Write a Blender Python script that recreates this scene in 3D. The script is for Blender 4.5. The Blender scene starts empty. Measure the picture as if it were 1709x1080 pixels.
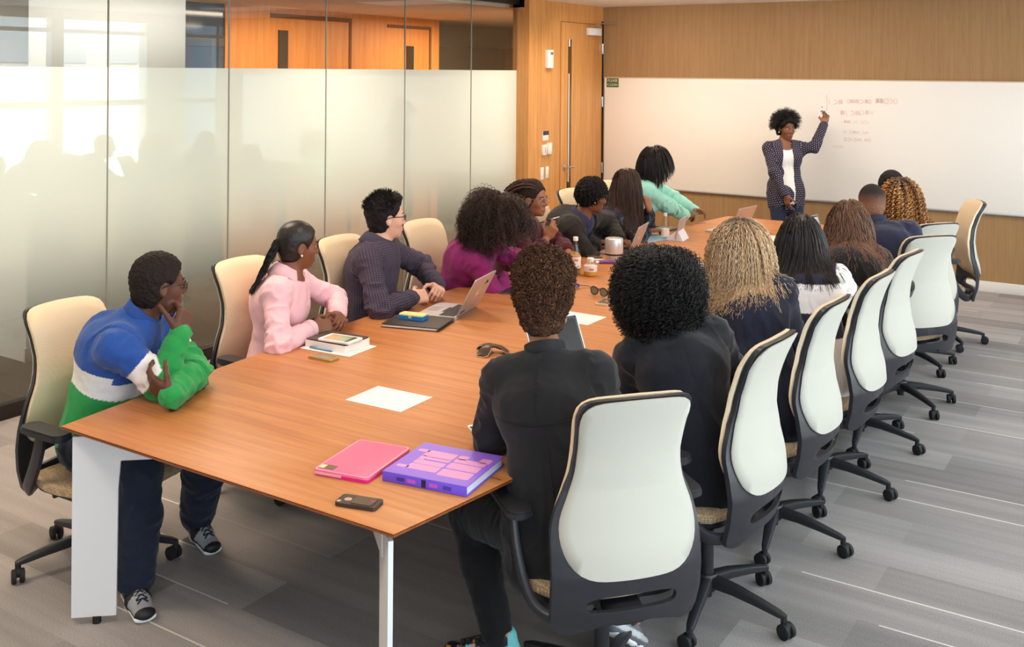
import bpy, bmesh, math, random, os
import numpy as np
from mathutils import Vector, Matrix
random.seed(7); RNG = np.random.default_rng(7)
C = bpy.context.scene.collection
SC = bpy.context.scene
PI = math.pi

# ---------------------------------------------------------------- camera
cam_d = bpy.data.cameras.new('camera')
cam = bpy.data.objects.new('camera', cam_d); C.objects.link(cam)
YAW = math.radians(32.87); ROLL = math.radians(0.44)
cam_d.sensor_width = 36.0; cam_d.lens = 1710.0 / 1709.0 * 36.0
cam_d.shift_y = -422.5 / 1709.0
cam_d.clip_start = 0.05; cam_d.clip_end = 200
cam.matrix_world = (Matrix.Translation((0, 0, 2.08)) @ Matrix.Rotation(YAW, 4, 'Z')
                    @ Matrix.Rotation(PI / 2, 4, 'X') @ Matrix.Rotation(ROLL, 4, 'Z'))
SC.camera = cam

# ---------------------------------------------------------------- world, lights, exposure
SC.view_settings.view_transform = 'Standard'; SC.view_settings.look = 'None'
SC.view_settings.exposure = 0.14; SC.view_settings.gamma = 1.0
SC.view_settings.use_curve_mapping = False
cy = SC.cycles
cy.use_denoising = True
cy.max_bounces = 7; cy.diffuse_bounces = 4; cy.glossy_bounces = 4; cy.transmission_bounces = 6
cy.transparent_max_bounces = 14; cy.caustics_reflective = False; cy.caustics_refractive = False
cy.sample_clamp_indirect = 6.0
wd = bpy.data.worlds.new('world'); SC.world = wd; wd.use_nodes = True
bg = wd.node_tree.nodes['Background']
bg.inputs[0].default_value = (0.70, 0.86, 1.0, 1); bg.inputs[1].default_value = 4.4

def area_lamp(name, loc, size, power, color, rot=(0, 0, 0), portal=False, spread=140):
    l = bpy.data.lights.new(name, 'AREA'); l.shape = 'RECTANGLE'
    l.size, l.size_y = size; l.spread = math.radians(spread); l.energy = power; l.color = color
    o = bpy.data.objects.new(name, l); C.objects.link(o)
    o.location = loc; o.rotation_euler = rot
    if portal: l.cycles.is_portal = True
    return o
sun_d = bpy.data.lights.new('sun', 'SUN'); sun_d.energy = 16.0; sun_d.angle = math.radians(0.6); sun_d.color = (1, 0.95, 0.88)
sun = bpy.data.objects.new('sun', sun_d); C.objects.link(sun)      # lights the street front across from the windows, from behind this building
sun.rotation_euler = (0, math.radians(-52), math.radians(12))
# daylight enters through the long window band on the right: a portal guides it
area_lamp('window_portal', (0.62, 4.35, 1.6), (12.6, 2.6), 1, (1, 1, 1), (0, PI / 2, 0), True).rotation_euler = (PI/2, 0, PI/2)
WARM = (1.0, 0.89, 0.76)
CEIL_LAMPS = [(-4.7, 1.2), (-4.7, 3.7), (-4.7, 6.2), (-4.7, 8.7), (-2.2, 1.2), (-2.2, 3.7), (-2.2, 6.2), (-2.2, 8.7)]
for (x, y) in CEIL_LAMPS:
    area_lamp('ceiling_lamp', (x, y, 2.785), (1.15, 0.55), 27 if x < -3 else 12, (1.0, 0.82, 0.62) if x < -3 else WARM)
for x, p_ in ((-4.7, 11), (-3.0, 7), (-1.2, 2)):      # added unseen lamps without fixtures, brighten the end wall and whiteboard
    area_lamp('board_fill_lamp', (x, 9.35, 2.79), (1.1, 0.16), p_, WARM, (math.radians(32), 0, 0))
for (x, y, p_, c_) in [(-7.9, 2.0, 55, (1, 0.95, 0.88)), (-6.3, 4.9, 11, (1, 0.95, 0.88)), (-7.2, 7.6, 46, (1.0, 0.80, 0.58)), (-7.2, 10.4, 60, (1.0, 0.82, 0.62))]:  # first two are added fill, brightening the far wall and the white stub
    area_lamp('corridor_lamp_and_fill', (x, y, 2.70), (0.5, 1.6), p_, c_, spread=180)
# ---------------------------------------------------------------- helpers
def srgb(r, g, b):
    f = lambda c: (c / 255 / 12.92) if c / 255 <= 0.04045 else ((c / 255 + 0.055) / 1.055) ** 2.4
    return (f(r), f(g), f(b), 1.0)

def new_mat(name):
    m = bpy.data.materials.new(name); m.use_nodes = True
    nt = m.node_tree; return m, nt, nt.nodes['Principled BSDF']

def pmat(name, col, rough=0.5, metal=0.0, spec=0.5, bump=None, var=None, coat=0.0):
    m, nt, b = new_mat(name)
    b.inputs['Base Color'].default_value = col; b.inputs['Roughness'].default_value = rough
    b.inputs['Metallic'].default_value = metal; b.inputs['Specular IOR Level'].default_value = spec
    b.inputs['Coat Weight'].default_value = coat
    if bump or var:
        tc = nt.nodes.new('ShaderNodeTexCoord')
    if var:      # (scale, amount): the surface's own mottling
        n = nt.nodes.new('ShaderNodeTexNoise'); n.inputs['Scale'].default_value = var[0]; n.inputs['Detail'].default_value = 4
        nt.links.new(tc.outputs['Object'], n.inputs['Vector'])
        mx = nt.nodes.new('ShaderNodeMix'); mx.data_type = 'RGBA'
        mx.inputs[6].default_value = tuple(c * (1 - var[1]) for c in col[:3]) + (1,)
        mx.inputs[7].default_value = tuple(min(1, c * (1 + var[1])) for c in col[:3]) + (1,)
        nt.links.new(n.outputs[0], mx.inputs[0]); nt.links.new(mx.outputs[2], b.inputs['Base Color'])
    if bump:     # (scale, strength, distance)
        n2 = nt.nodes.new('ShaderNodeTexNoise'); n2.inputs['Scale'].default_value = bump[0]; n2.inputs['Detail'].default_value = 3
        nt.links.new(tc.outputs['Object'], n2.inputs['Vector'])
        bp = nt.nodes.new('ShaderNodeBump'); bp.inputs['Strength'].default_value = bump[1]; bp.inputs['Distance'].default_value = bump[2]
        nt.links.new(n2.outputs[0], bp.inputs['Height']); nt.links.new(bp.outputs[0], b.inputs['Normal'])
    return m

def attr_mat(name, rough=0.6, spec=0.4, bump=None, sheen=0.0, sss=0.0):
    m, nt, b = new_mat(name)
    a = nt.nodes.new('ShaderNodeAttribute'); a.attribute_name = 'Col'
    nt.links.new(a.outputs['Color'], b.inputs['Base Color'])
    b.inputs['Roughness'].default_value = rough; b.inputs['Specular IOR Level'].default_value = spec
    b.inputs['Sheen Weight'].default_value = sheen
    if sss:
        b.inputs['Subsurface Weight'].default_value = sss; b.inputs['Subsurface Radius'].default_value = (0.012, 0.005, 0.003)
        b.inputs['Subsurface Scale'].default_value = 1.0
    if bump:
        tc = nt.nodes.new('ShaderNodeTexCoord')
        n2 = nt.nodes.new('ShaderNodeTexNoise'); n2.inputs['Scale'].default_value = bump[0]; n2.inputs['Detail'].default_value = 2
        nt.links.new(tc.outputs['Object'], n2.inputs['Vector'])
        bp = nt.nodes.new('ShaderNodeBump'); bp.inputs['Strength'].default_value = bump[1]; bp.inputs['Distance'].default_value = bump[2]
        nt.links.new(n2.outputs[0], bp.inputs['Height']); nt.links.new(bp.outputs[0], b.inputs['Normal'])
    return m

def tag(o, label=None, cat=None, group=None, kind=None):
    if label: o['label'] = label
    if cat: o['category'] = cat
    if group: o['group'] = group
    if kind: o['kind'] = kind
    return o

def thing(name, label, cat, loc=(0, 0, 0), rz=0.0, group=None):
    o = bpy.data.objects.new(name, None); C.objects.link(o); o.empty_display_size = 0.1
    o.location = loc; o.rotation_euler = (0, 0, rz)
    return tag(o, label, cat, group)

def copy_tree(o, parent=None):
    c = o.copy(); C.objects.link(c)
    if parent is not None: c.parent = parent
    for ch in list(o.children): copy_tree(ch, c)
    return c

class MB:
    """collects shapes and links them as ONE mesh object"""
    def __init__(s): s.v = []; s.f = []; s.mi = []; s.cur = 0
    def add(s, vs, fs, M=None):
        o = len(s.v)
        for p in vs:
            q = Vector(p)
            if M is not None: q = M @ q
            s.v.append(tuple(q))
        for f in fs: s.f.append(tuple(i + o for i in f)); s.mi.append(s.cur)
        return s
    def box(s, c, size, M=None, bev=0.0, seg=2):
        bm = bmesh.new(); bmesh.ops.create_cube(bm, size=1.0)
        for v in bm.verts: v.co = Vector((v.co.x * size[0], v.co.y * size[1], v.co.z * size[2]))
        if bev > 0:
            bmesh.ops.bevel(bm, geom=bm.edges[:] , offset=bev, segments=seg, affect='EDGES', profile=0.5)
        vs = [v.co + Vector(c) for v in bm.verts]
        for i, v in enumerate(bm.verts): v.index = i
        fs = [[v.index for v in f.verts] for f in bm.faces]; bm.free()
        return s.add(vs, fs, M)
    def tube(s, path, r, n=12, M=None, cap=True, flat=None, up=None):
        """swept tube; r number or list; flat=(a,b) elliptical factor along side/normal"""
        P = [Vector(p) for p in path]; m = len(P)
        R = r if isinstance(r, (list, tuple)) else [r] * m
        vs, fs = [], []; nprev = Vector(up) if up else None
        for i in range(m):
            t = (P[min(i + 1, m - 1)] - P[max(i - 1, 0)]).normalized()
            if nprev is None:
                nprev = Vector((0, 0, 1)) if abs(t.z) < 0.9 else Vector((1, 0, 0))
            nn = (nprev - t * nprev.dot(t)).normalized(); nprev = nn
            b = t.cross(nn); fa, fb = flat if flat else (1, 1)
            for k in range(n):
                a = 2 * PI * k / n
                ca, sa = math.cos(a), math.sin(a)
                if flat and flat[0] != flat[1]:      # superellipse for flattened bars
                    ca = math.copysign(abs(ca) ** 0.6, ca); sa = math.copysign(abs(sa) ** 0.6, sa)
                vs.append(P[i] + (b * ca * fa + nn * sa * fb) * R[i])
        for i in range(m - 1):
            for k in range(n):
                k2 = (k + 1) % n
                fs.append((i * n + k, i * n + k2, (i + 1) * n + k2, (i + 1) * n + k))
        if cap:
            fs.append(tuple(range(n))[::-1]); fs.append(tuple((m - 1) * n + k for k in range(n)))
        return s.add(vs, fs, M)
    def lathe(s, prof, c=(0, 0, 0), n=24, M=None):
        vs, fs = [], []
        for (r, z) in prof:
            for k in range(n):
                a = 2 * PI * k / n; vs.append((c[0] + r * math.cos(a), c[1] + r * math.sin(a), c[2] + z))
        m = len(prof)
        for i in range(m - 1):
            for k in range(n):
                k2 = (k + 1) % n; fs.append((i * n + k, i * n + k2, (i + 1) * n + k2, (i + 1) * n + k))
        if prof[0][0] > 1e-6: fs.append(tuple(range(n))[::-1])
        if prof[-1][0] > 1e-6: fs.append(tuple((m - 1) * n + k for k in range(n)))
        return s.add(vs, fs, M)
    def cyl(s, a, b, r, n=20, M=None): return s.tube([a, b], r, n, M)
    def prism(s, pts, z0, z1, M=None):
        n = len(pts); vs = [(x, y, z0) for x, y in pts] + [(x, y, z1) for x, y in pts]
        fs = [tuple(range(n))[::-1], tuple(range(n, 2 * n))]
        for i in range(n): fs.append((i, (i + 1) % n, n + (i + 1) % n, n + i))
        return s.add(vs, fs, M)
    def sphere(s, c, r, M=None, n=16, m=10, sc=(1, 1, 1)):
        prof = [(math.sin(PI * i / m), -math.cos(PI * i / m)) for i in range(m + 1)]
        vs, fs = [], []
        for (rr, z) in prof:
            for k in range(n):
                a = 2 * PI * k / n
                vs.append((c[0] + rr * r * math.cos(a) * sc[0], c[1] + rr * r * math.sin(a) * sc[1], c[2] + z * r * sc[2]))
        for i in range(m):
            for k in range(n):
                k2 = (k + 1) % n; fs.append((i * n + k, i * n + k2, (i + 1) * n + k2, (i + 1) * n + k))
        return s.add(vs, fs, M)
    def build(s, name, mats, parent=None, smooth=True, auto=35, loc=None, recalc=True):
        me = bpy.data.meshes.new(name); me.from_pydata(s.v, [], s.f)
        mats = mats if isinstance(mats, (list, tuple)) else [mats]
        for m in mats: me.materials.append(m)
        if len(mats) > 1: me.polygons.foreach_set('material_index', s.mi)
        bm = bmesh.new(); bm.from_mesh(me)
        bmesh.ops.remove_doubles(bm, verts=bm.verts, dist=1e-6)
        if recalc: bmesh.ops.recalc_face_normals(bm, faces=bm.faces)
        if smooth:
            lim = math.radians(auto)
            for f in bm.faces: f.smooth = True
            for e in bm.edges:
                if len(e.link_faces) == 2 and e.calc_face_angle(0) > lim: e.smooth = False
        bm.to_mesh(me); bm.free(); me.update()
        o = bpy.data.objects.new(name, me); C.objects.link(o)
        if parent is not None: o.parent = parent
        if loc: o.location = loc
        return o

def np_obj(name, V, Q, mat, parent=None, col=None, loc=(0, 0, 0), uvw=None):
    """fast mesh from numpy quads, smooth shaded, optional colour attribute"""
    me = bpy.data.meshes.new(name); k = Q.shape[1]
    me.vertices.add(len(V)); me.vertices.foreach_set('co', np.ascontiguousarray(V - np.array(loc), np.float32).ravel())
    me.loops.add(Q.size); me.loops.foreach_set('vertex_index', np.ascontiguousarray(Q, np.int32).ravel())
    me.polygons.add(len(Q)); me.polygons.foreach_set('loop_start', np.arange(0, Q.size, k, dtype=np.int32))
    me.polygons.foreach_set('use_smooth', np.ones(len(Q), bool))
    me.update(calc_edges=True)
    if col is not None:
        a = me.attributes.new('Col', 'FLOAT_COLOR', 'POINT')
        c4 = np.ones((len(V), 4), np.float32); c4[:, :3] = col; a.data.foreach_set('color', c4.ravel())
    if uvw is not None:
        a = me.attributes.new('uvw', 'FLOAT_VECTOR', 'POINT'); a.data.foreach_set('vector', np.ascontiguousarray(uvw, np.float32).ravel())
    me.materials.append(mat)
    o = bpy.data.objects.new(name, me); C.objects.link(o)
    if parent is not None: o.parent = parent
    return o

def rounded_poly(w, h, r, n=5):
    pts = []
    for (cx, cy, a0) in [(w/2 - r, h/2 - r, 0), (-w/2 + r, h/2 - r, 90), (-w/2 + r, -h/2 + r, 180), (w/2 - r, -h/2 + r, 270)]:
        for i in range(n + 1):
            a = math.radians(a0 + 90 * i / n); pts.append((cx + r * math.cos(a), cy + r * math.sin(a)))
    return pts

def Mloc(loc, rz=0, rx=0, ry=0):
    return Matrix.Translation(loc) @ Matrix.Rotation(rz, 4, 'Z') @ Matrix.Rotation(ry, 4, 'Y') @ Matrix.Rotation(rx, 4, 'X')

def text_obj(name, body, size, mat, parent, M, extr=0.0004, align='CENTER'):
    cu = bpy.data.curves.new(name, 'FONT'); cu.body = body; cu.size = size; cu.extrude = extr
    cu.align_x = align; cu.align_y = 'CENTER'
    tmp = bpy.data.objects.new(name + '_t', cu); C.objects.link(tmp)
    dg = bpy.context.evaluated_depsgraph_get(); me = bpy.data.meshes.new_from_object(tmp.evaluated_get(dg))
    bpy.data.objects.remove(tmp)
    me.materials.append(mat); o = bpy.data.objects.new(name, me); C.objects.link(o)
    o.parent = parent; o.matrix_local = M
    return o

# ---------------------------------------------------------------- materials
def wood_mat(name, c1, c2, grain='X', scale=1.0, rough=0.35, coat=0.0, contrast=1.0):
    m, nt, b = new_mat(name); N = nt.nodes; L = nt.links
    tc = N.new('ShaderNodeTexCoord'); mp = N.new('ShaderNodeMapping')
    s = {'X': (0.9, 22, 22), 'Z': (22, 22, 0.9), 'Y': (22, 0.9, 22)}[grain]
    mp.inputs['Scale'].default_value = tuple(q * scale for q in s)
    L.new(tc.outputs['Object'], mp.inputs['Vector'])
    n1 = N.new('ShaderNodeTexNoise'); n1.inputs['Scale'].default_value = 1.0; n1.inputs['Detail'].default_value = 5; n1.inputs['Roughness'].default_value = 0.62
    n1.inputs['Distortion'].default_value = 0.6
    L.new(mp.outputs[0], n1.inputs['Vector'])
    mp2 = N.new('ShaderNodeMapping'); mp2.inputs['Scale'].default_value = tuple(q * scale * 5 for q in s)
    L.new(tc.outputs['Object'], mp2.inputs['Vector'])
    n2 = N.new('ShaderNodeTexNoise'); n2.inputs['Scale'].default_value = 1.0; n2.inputs['Detail'].default_value = 3
    L.new(mp2.outputs[0], n2.inputs['Vector'])
    ad = N.new('ShaderNodeMath'); ad.operation = 'MULTIPLY_ADD'; ad.inputs[1].default_value = 0.45
    L.new(n2.outputs[0], ad.inputs[0]); L.new(n1.outputs[0], ad.inputs[2])
    cr = N.new('ShaderNodeValToRGB'); w = 0.22 / contrast
    cr.color_ramp.elements[0].position = 0.72 - w; cr.color_ramp.elements[0].color = c1
    cr.color_ramp.elements[1].position = 0.72 + w; cr.color_ramp.elements[1].color = c2
    L.new(ad.outputs[0], cr.inputs[0]); L.new(cr.outputs[0], b.inputs['Base Color'])
    b.inputs['Roughness'].default_value = rough; b.inputs['Coat Weight'].default_value = coat; b.inputs['Coat Roughness'].default_value = 0.15
    return m

M_TABLE = wood_mat('table_veneer', srgb(180, 108, 58), srgb(210, 140, 80), 'X', 1.0, 0.42, contrast=0.9)
M_TEDGE = wood_mat('table_edge', srgb(120, 62, 32), srgb(165, 95, 52), 'X', 1.0, 0.4)
M_DOORW = wood_mat('door_veneer', srgb(196, 132, 70), srgb(224, 164, 98), 'Z', 1.0, 0.45)
M_CORW = wood_mat('corridor_veneer', srgb(214, 128, 52), srgb(236, 156, 78), 'Z', 0.8, 0.5)
M_BLACK = pmat('black_plastic', srgb(38, 38, 42), 0.42, 0, 0.5, bump=(400, 0.08, 0.001))
M_FRAMEB = pmat('black_frame_plastic', srgb(44, 44, 50), 0.36)
M_DARKMET = pmat('dark_metal', srgb(40, 34, 30), 0.45, 0.3)
M_GREYMET = pmat('silver_paint', srgb(236, 234, 235), 0.5, 0.0, bump=(900, 0.1, 0.0005))
M_CHROME = pmat('brushed_steel', srgb(205, 203, 200), 0.28, 1.0)
M_ALU = pmat('aluminium', srgb(210, 210, 214), 0.36, 0.75)
M_WHITE = pmat('white_paint', srgb(240, 238, 232), 0.55)
M_WPLASTIC = pmat('white_plastic', srgb(242, 240, 236), 0.35)
M_PAPER = pmat('paper', srgb(246, 242, 236), 0.8)
M_SCREEN = pmat('dark_glass_screen', srgb(26, 26, 30), 0.2, 0, 0.25)
M_RUBBER = pmat('rubber', srgb(24, 24, 25), 0.7)

def fabric_mat(name, c1, c2, scale, rough=0.85):
    m, nt, b = new_mat(name); N = nt.nodes; L = nt.links
    tc = N.new('ShaderNodeTexCoord')
    ck = N.new('ShaderNodeTexVoronoi'); ck.inputs['Scale'].default_value = scale; ck.inputs['Randomness'].default_value = 0.35
    L.new(tc.outputs['Object'], ck.inputs['Vector'])
    cr = N.new('ShaderNodeValToRGB'); cr.color_ramp.elements[0].color = c2; cr.color_ramp.elements[1].color = c1
    cr.color_ramp.elements[0].position = 0.15; cr.color_ramp.elements[1].position = 0.7
    L.new(ck.outputs['Distance'], cr.inputs[0]); L.new(cr.outputs[0], b.inputs['Base Color'])
    b.inputs['Roughness'].default_value = rough; b.inputs['Sheen Weight'].default_value = 0.15
    bp = N.new('ShaderNodeBump'); bp.inputs['Strength'].default_value = 0.2; bp.inputs['Distance'].default_value = 0.001
    L.new(ck.outputs['Distance'], bp.inputs['Height']); L.new(bp.outputs[0], b.inputs['Normal'])
    return m
M_REAR = pmat('pale_back_fabric', srgb(194, 189, 177), 0.85, 0, 0.25, var=(500, 0.04))
M_FRONT = fabric_mat('cream_front_fabric', srgb(232, 206, 168), srgb(242, 216, 180), 260)
M_SEAT = fabric_mat('tan_weave', srgb(200, 172, 134), srgb(120, 96, 70), 130)

def carpet_mat():
    m, nt, b = new_mat('carpet_planks'); N = nt.nodes; L = nt.links
    tc = N.new('ShaderNodeTexCoord')
    br = N.new('ShaderNodeTexBrick'); br.offset = 0.37; br.inputs['Scale'].default_value = 1.0
    br.inputs['Brick Width'].default_value = 1.0; br.inputs['Row Height'].default_value = 0.25
    br.inputs['Mortar Size'].default_value = 0.0; br.inputs['Bias'].default_value = 0.0
    br.inputs['Color1'].default_value = srgb(138, 130, 127); br.inputs['Color2'].default_value = srgb(166, 158, 154)
    L.new(tc.outputs['Object'], br.inputs['Vector'])
    # bands inside a plank
    mp = N.new('ShaderNodeMapping'); mp.inputs['Scale'].default_value = (0.35, 9.0, 1.0); L.new(tc.outputs['Object'], mp.inputs['Vector'])
    nb = N.new('ShaderNodeTexNoise'); nb.inputs['Scale'].default_value = 1.3; nb.inputs['Detail'].default_value = 3; L.new(mp.outputs[0], nb.inputs['Vector'])
    mx = N.new('ShaderNodeMix'); mx.data_type = 'RGBA'; mx.blend_type = 'OVERLAY'; mx.inputs[0].default_value = 0.3
    L.new(br.outputs['Color'], mx.inputs[6]); L.new(nb.outputs[0], mx.inputs[7])
    # pile
    npile = N.new('ShaderNodeTexNoise'); npile.inputs['Scale'].default_value = 240; npile.inputs['Detail'].default_value = 2
    L.new(tc.outputs['Object'], npile.inputs['Vector'])
    mx2 = N.new('ShaderNodeMix'); mx2.data_type = 'RGBA'; mx2.blend_type = 'OVERLAY'; mx2.inputs[0].default_value = 0.6
    L.new(mx.outputs[2], mx2.inputs[6]); L.new(npile.outputs[0], mx2.inputs[7])
    # thin pale yarn lines along some plank edges
    sx = N.new('ShaderNodeSeparateXYZ'); L.new(tc.outputs['Object'], sx.inputs[0])
    def math_(op, a, bb=None, c=None):
        n = N.new('ShaderNodeMath'); n.operation = op
        for i, q in enumerate((a, bb, c)):
            if q is None: continue
            if isinstance(q, (int, float)): n.inputs[i].default_value = q
            else: L.new(q, n.inputs[i])
        return n.outputs[0]
    row = math_('MULTIPLY', sx.outputs['Y'], 4.0)
    fr = math_('FRACT', row); dist = math_('ABSOLUTE', math_('SUBTRACT', fr, 0.5))
    near = math_('GREATER_THAN', dist, 0.484)
    rid = math_('ROUND', row)
    seg = math_('FLOOR', math_('MULTIPLY_ADD', sx.outputs['X'], 1.0, math_('MULTIPLY', rid, 0.37)))
    wn = N.new('ShaderNodeTexWhiteNoise'); wn.noise_dimensions = '2D'
    cb = N.new('ShaderNodeCombineXYZ'); L.new(rid, cb.inputs[0]); L.new(seg, cb.inputs[1]); L.new(cb.outputs[0], wn.inputs['Vector'])
    on = math_('GREATER_THAN', wn.outputs['Value'], 0.66)
    fac = math_('MULTIPLY', math_('MULTIPLY', near, on), 0.75)
    mx3 = N.new('ShaderNodeMix'); mx3.data_type = 'RGBA'
    L.new(fac, mx3.inputs[0]); L.new(mx2.outputs[2], mx3.inputs[6]); mx3.inputs[7].default_value = srgb(232, 226, 214)
    L.new(mx3.outputs[2], b.inputs['Base Color'])
    b.inputs['Roughness'].default_value = 0.95; b.inputs['Specular IOR Level'].default_value = 0.15
    bp = N.new('ShaderNodeBump'); bp.inputs['Strength'].default_value = 0.35; bp.inputs['Distance'].default_value = 0.003
    L.new(npile.outputs[0], bp.inputs['Height']); L.new(bp.outputs[0], b.inputs['Normal'])
    return m

def glass_wall_mat():
    """clear pane carrying a white dot-gradient film: solid from z 2.08 down, thinning out towards the floor"""
    m, nt, b = new_mat('glass_with_white_film'); N = nt.nodes; L = nt.links
    N.remove(b); out = N['Material Output']
    tc = N.new('ShaderNodeNewGeometry'); sx = N.new('ShaderNodeSeparateXYZ'); L.new(tc.outputs['Position'], sx.inputs[0])
    mr = N.new('ShaderNodeMapRange'); mr.interpolation_type = 'SMOOTHSTEP'
    mr.inputs['From Min'].default_value = 0.20; mr.inputs['From Max'].default_value = 1.28
    mr.inputs['To Min'].default_value = 0.03; mr.inputs['To Max'].default_value = 0.97
    L.new(sx.outputs['Z'], mr.inputs['Value'])
    lt = N.new('ShaderNodeMath'); lt.operation = 'LESS_THAN'; lt.inputs[1].default_value = 2.08; L.new(sx.outputs['Z'], lt.inputs[0])
    fac = N.new('ShaderNodeMath'); fac.operation = 'MULTIPLY'; L.new(mr.outputs[0], fac.inputs[0]); L.new(lt.outputs[0], fac.inputs[1])
    tr = N.new('ShaderNodeBsdfTransparent'); tr.inputs[0].default_value = (0.93, 0.955, 0.945, 1)
    df = N.new('ShaderNodeBsdfDiffuse'); df.inputs[0].default_value = srgb(232, 241, 231)
    tl = N.new('ShaderNodeBsdfTranslucent'); tl.inputs[0].default_value = srgb(236, 239, 230)
    fm = N.new('ShaderNodeMixShader'); fm.inputs[0].default_value = 0.10; L.new(df.outputs[0], fm.inputs[1]); L.new(tl.outputs[0], fm.inputs[2])
    m1 = N.new('ShaderNodeMixShader'); L.new(fac.outputs[0], m1.inputs[0]); L.new(tr.outputs[0], m1.inputs[1]); L.new(fm.outputs[0], m1.inputs[2])
    gl = N.new('ShaderNodeBsdfGlossy'); gl.inputs['Roughness'].default_value = 0.0
    fr = N.new('ShaderNodeFresnel'); fr.inputs['IOR'].default_value = 2.0
    m2 = N.new('ShaderNodeMixShader'); L.new(fr.outputs[0], m2.inputs[0]); L.new(m1.outputs[0], m2.inputs[1]); L.new(gl.outputs[0], m2.inputs[2])
    L.new(m2.outputs[0], out.inputs[0])
    return m

def clear_glass(name, tint=(0.95, 0.97, 0.97, 1), ior=1.45, body=0.0, body_col=None):
    m, nt, b = new_mat(name); N = nt.nodes; L = nt.links
    N.remove(b); out = N['Material Output']
    tr = N.new('ShaderNodeBsdfTransparent'); tr.inputs[0].default_value = tint
    gl = N.new('ShaderNodeBsdfGlossy'); gl.inputs['Roughness'].default_value = 0.02
    m2 = N.new('ShaderNodeMixShader'); m2.inputs[0].default_value = 0.07; L.new(tr.outputs[0], m2.inputs[1]); L.new(gl.outputs[0], m2.inputs[2])
    L.new(m2.outputs[0], out.inputs[0])
    return m
# ---------------------------------------------------------------- the room
XG, XW, YW, ZC = -5.79, 0.45, 10.70, 2.83        # glass wall, window wall, whiteboard wall, ceiling
YB = -2.4
def struct(o): o['kind'] = 'structure'; return o
M_CARPET = carpet_mat()
def slab(name, lo, hi, mat, bev=0.0):
    b = MB(); c = [(lo[i] + hi[i]) / 2 for i in range(3)]; s = [hi[i] - lo[i] for i in range(3)]
    return struct(b.box(c, s, None, bev).build(name, mat))
slab('floor', (XG - 0.02, YB - 0.1, -0.1), (XW + 0.2, YW + 0.1, 0.0), M_CARPET)
slab('floor_corridor', (-9.2, YB - 0.1, -0.1), (XG - 0.02, 14.2, 0.0), pmat('corridor_carpet', srgb(92, 76, 56), 0.95, 0, 0.1, bump=(240, 0.3, 0.003), var=(3, 0.25)))
M_CEIL = pmat('ceiling_paint', srgb(236, 226, 214), 0.8)
slab('ceiling', (XG - 0.1, YB - 0.1, ZC), (XW + 0.3, YW + 0.2, ZC + 0.1), M_CEIL)
M_CORCEIL = pmat('corridor_ceiling_paint', srgb(238, 216, 190), 0.85)
slab('ceiling_corridor', (-9.2, YB - 0.1, 2.74), (XG - 0.1, 14.2, 2.84), M_CORCEIL)
M_WPAPER = wood_mat('brown_vinyl_wallcovering', srgb(154, 116, 76), srgb(176, 138, 94), 'Z', 1.3, 0.75, contrast=0.7)
slab('wall_back', (-5.64, YW, 0), (XW + 0.2, YW + 0.1, ZC), M_WPAPER)
slab('wall_front', (XG, YB - 0.1, 0), (XW + 0.2, YB, ZC), pmat('front_wall_paint', srgb(214, 200, 180), 0.8))
# baseboard
slab('baseboard_back', (-5.62, YW - 0.014, 0.0), (XW, YW, 0.10), pmat('baseboard_paint', srgb(236, 228, 218), 0.5), 0.003)

# whiteboard across the wall
wb = thing('whiteboard', 'wide white dry-erase board across the brown end wall', 'whiteboard', (-2.75, YW, 1.38))
m_wb = pmat('whiteboard_enamel', srgb(250, 243, 234), 0.22, 0, 0.5, coat=0.2)
MB().box((0, -0.012, 0), (5.72, 0.02, 1.245), None, 0.003).build('panel', m_wb, wb)
MB().box((0, -0.016, -0.63), (5.74, 0.028, 0.018), None, 0.003).build('lower_rail', M_ALU, wb)
MB().box((0, -0.014, 0.627), (5.74, 0.024, 0.012), None, 0.003).build('upper_rail', pmat('tan_rail', srgb(214, 186, 150), 0.5), wb)
# red handwriting
m_ink = pmat('red_marker_ink', srgb(240, 208, 196), 0.6)
m_ink2 = pmat('red_marker_ink_strong', srgb(236, 178, 168), 0.6)
def scribble(x, z, w, h, seed, mat, name='handwriting'):
    x = (x - 0.36) * 0.92 - 0.245; w *= 0.90
    r = random.Random(seed); b = MB(); xx = x
    while xx < x + w:
        cw = h * r.uniform(0.55, 0.95)
        kind = r.randrange(5); p = []
        for i in range(9):
            t = i / 8
            if kind == 0: p.append((xx + cw * (0.5 - 0.5 * math.cos(t * PI * 2)), z + h * 0.5 * math.sin(t * 2 * PI)))
            elif kind == 1: p.append((xx + cw * t, z + h * (0.5 if i % 2 else -0.4)))
            elif kind == 2: p.append((xx + cw * 0.4 * t, z + h * (0.5 - t)))
            elif kind == 3: p.append((xx + cw * t, z - h * 0.4 * math.cos(t * 3 * PI)))
            else: p.append((xx + cw * math.sin(t * PI), z + h * (0.5 - t)))
        b.tube([(q[0], -0.0235, q[1]) for q in p], 0.0017, 5)
        xx += cw * 1.25
    return b
for k, (x, z, w, h, mm) in enumerate([(0.36, 0.40, 0.14, 0.05, m_ink2), (0.56, 0.41, 0.27, 0.045, m_ink2), (0.87, 0.42, 0.22, 0.055, m_ink2),
        (0.49, 0.29, 0.18, 0.05, m_ink2), (0.71, 0.30, 0.10, 0.05, m_ink), (0.53, 0.20, 0.26, 0.032, m_ink), (0.52, 0.095, 0.30, 0.032, m_ink),
        (0.53, 0.02, 0.27, 0.034, m_ink2), (0.41, -0.06, 0.13, 0.032, m_ink)]):
    o = scribble(x, z, w, h, 30 + k, mm).build('handwriting', mm, wb)
    if k == 0: o['label'] = 'red marker handwriting'
b = MB(); b.tube([(-0.268, -0.0235, 0.47), (-0.262, -0.0235, 0.36), (-0.270, -0.0235, 0.31)], 0.0022, 5)
b.build('handwriting', m_ink2, wb)

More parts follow.
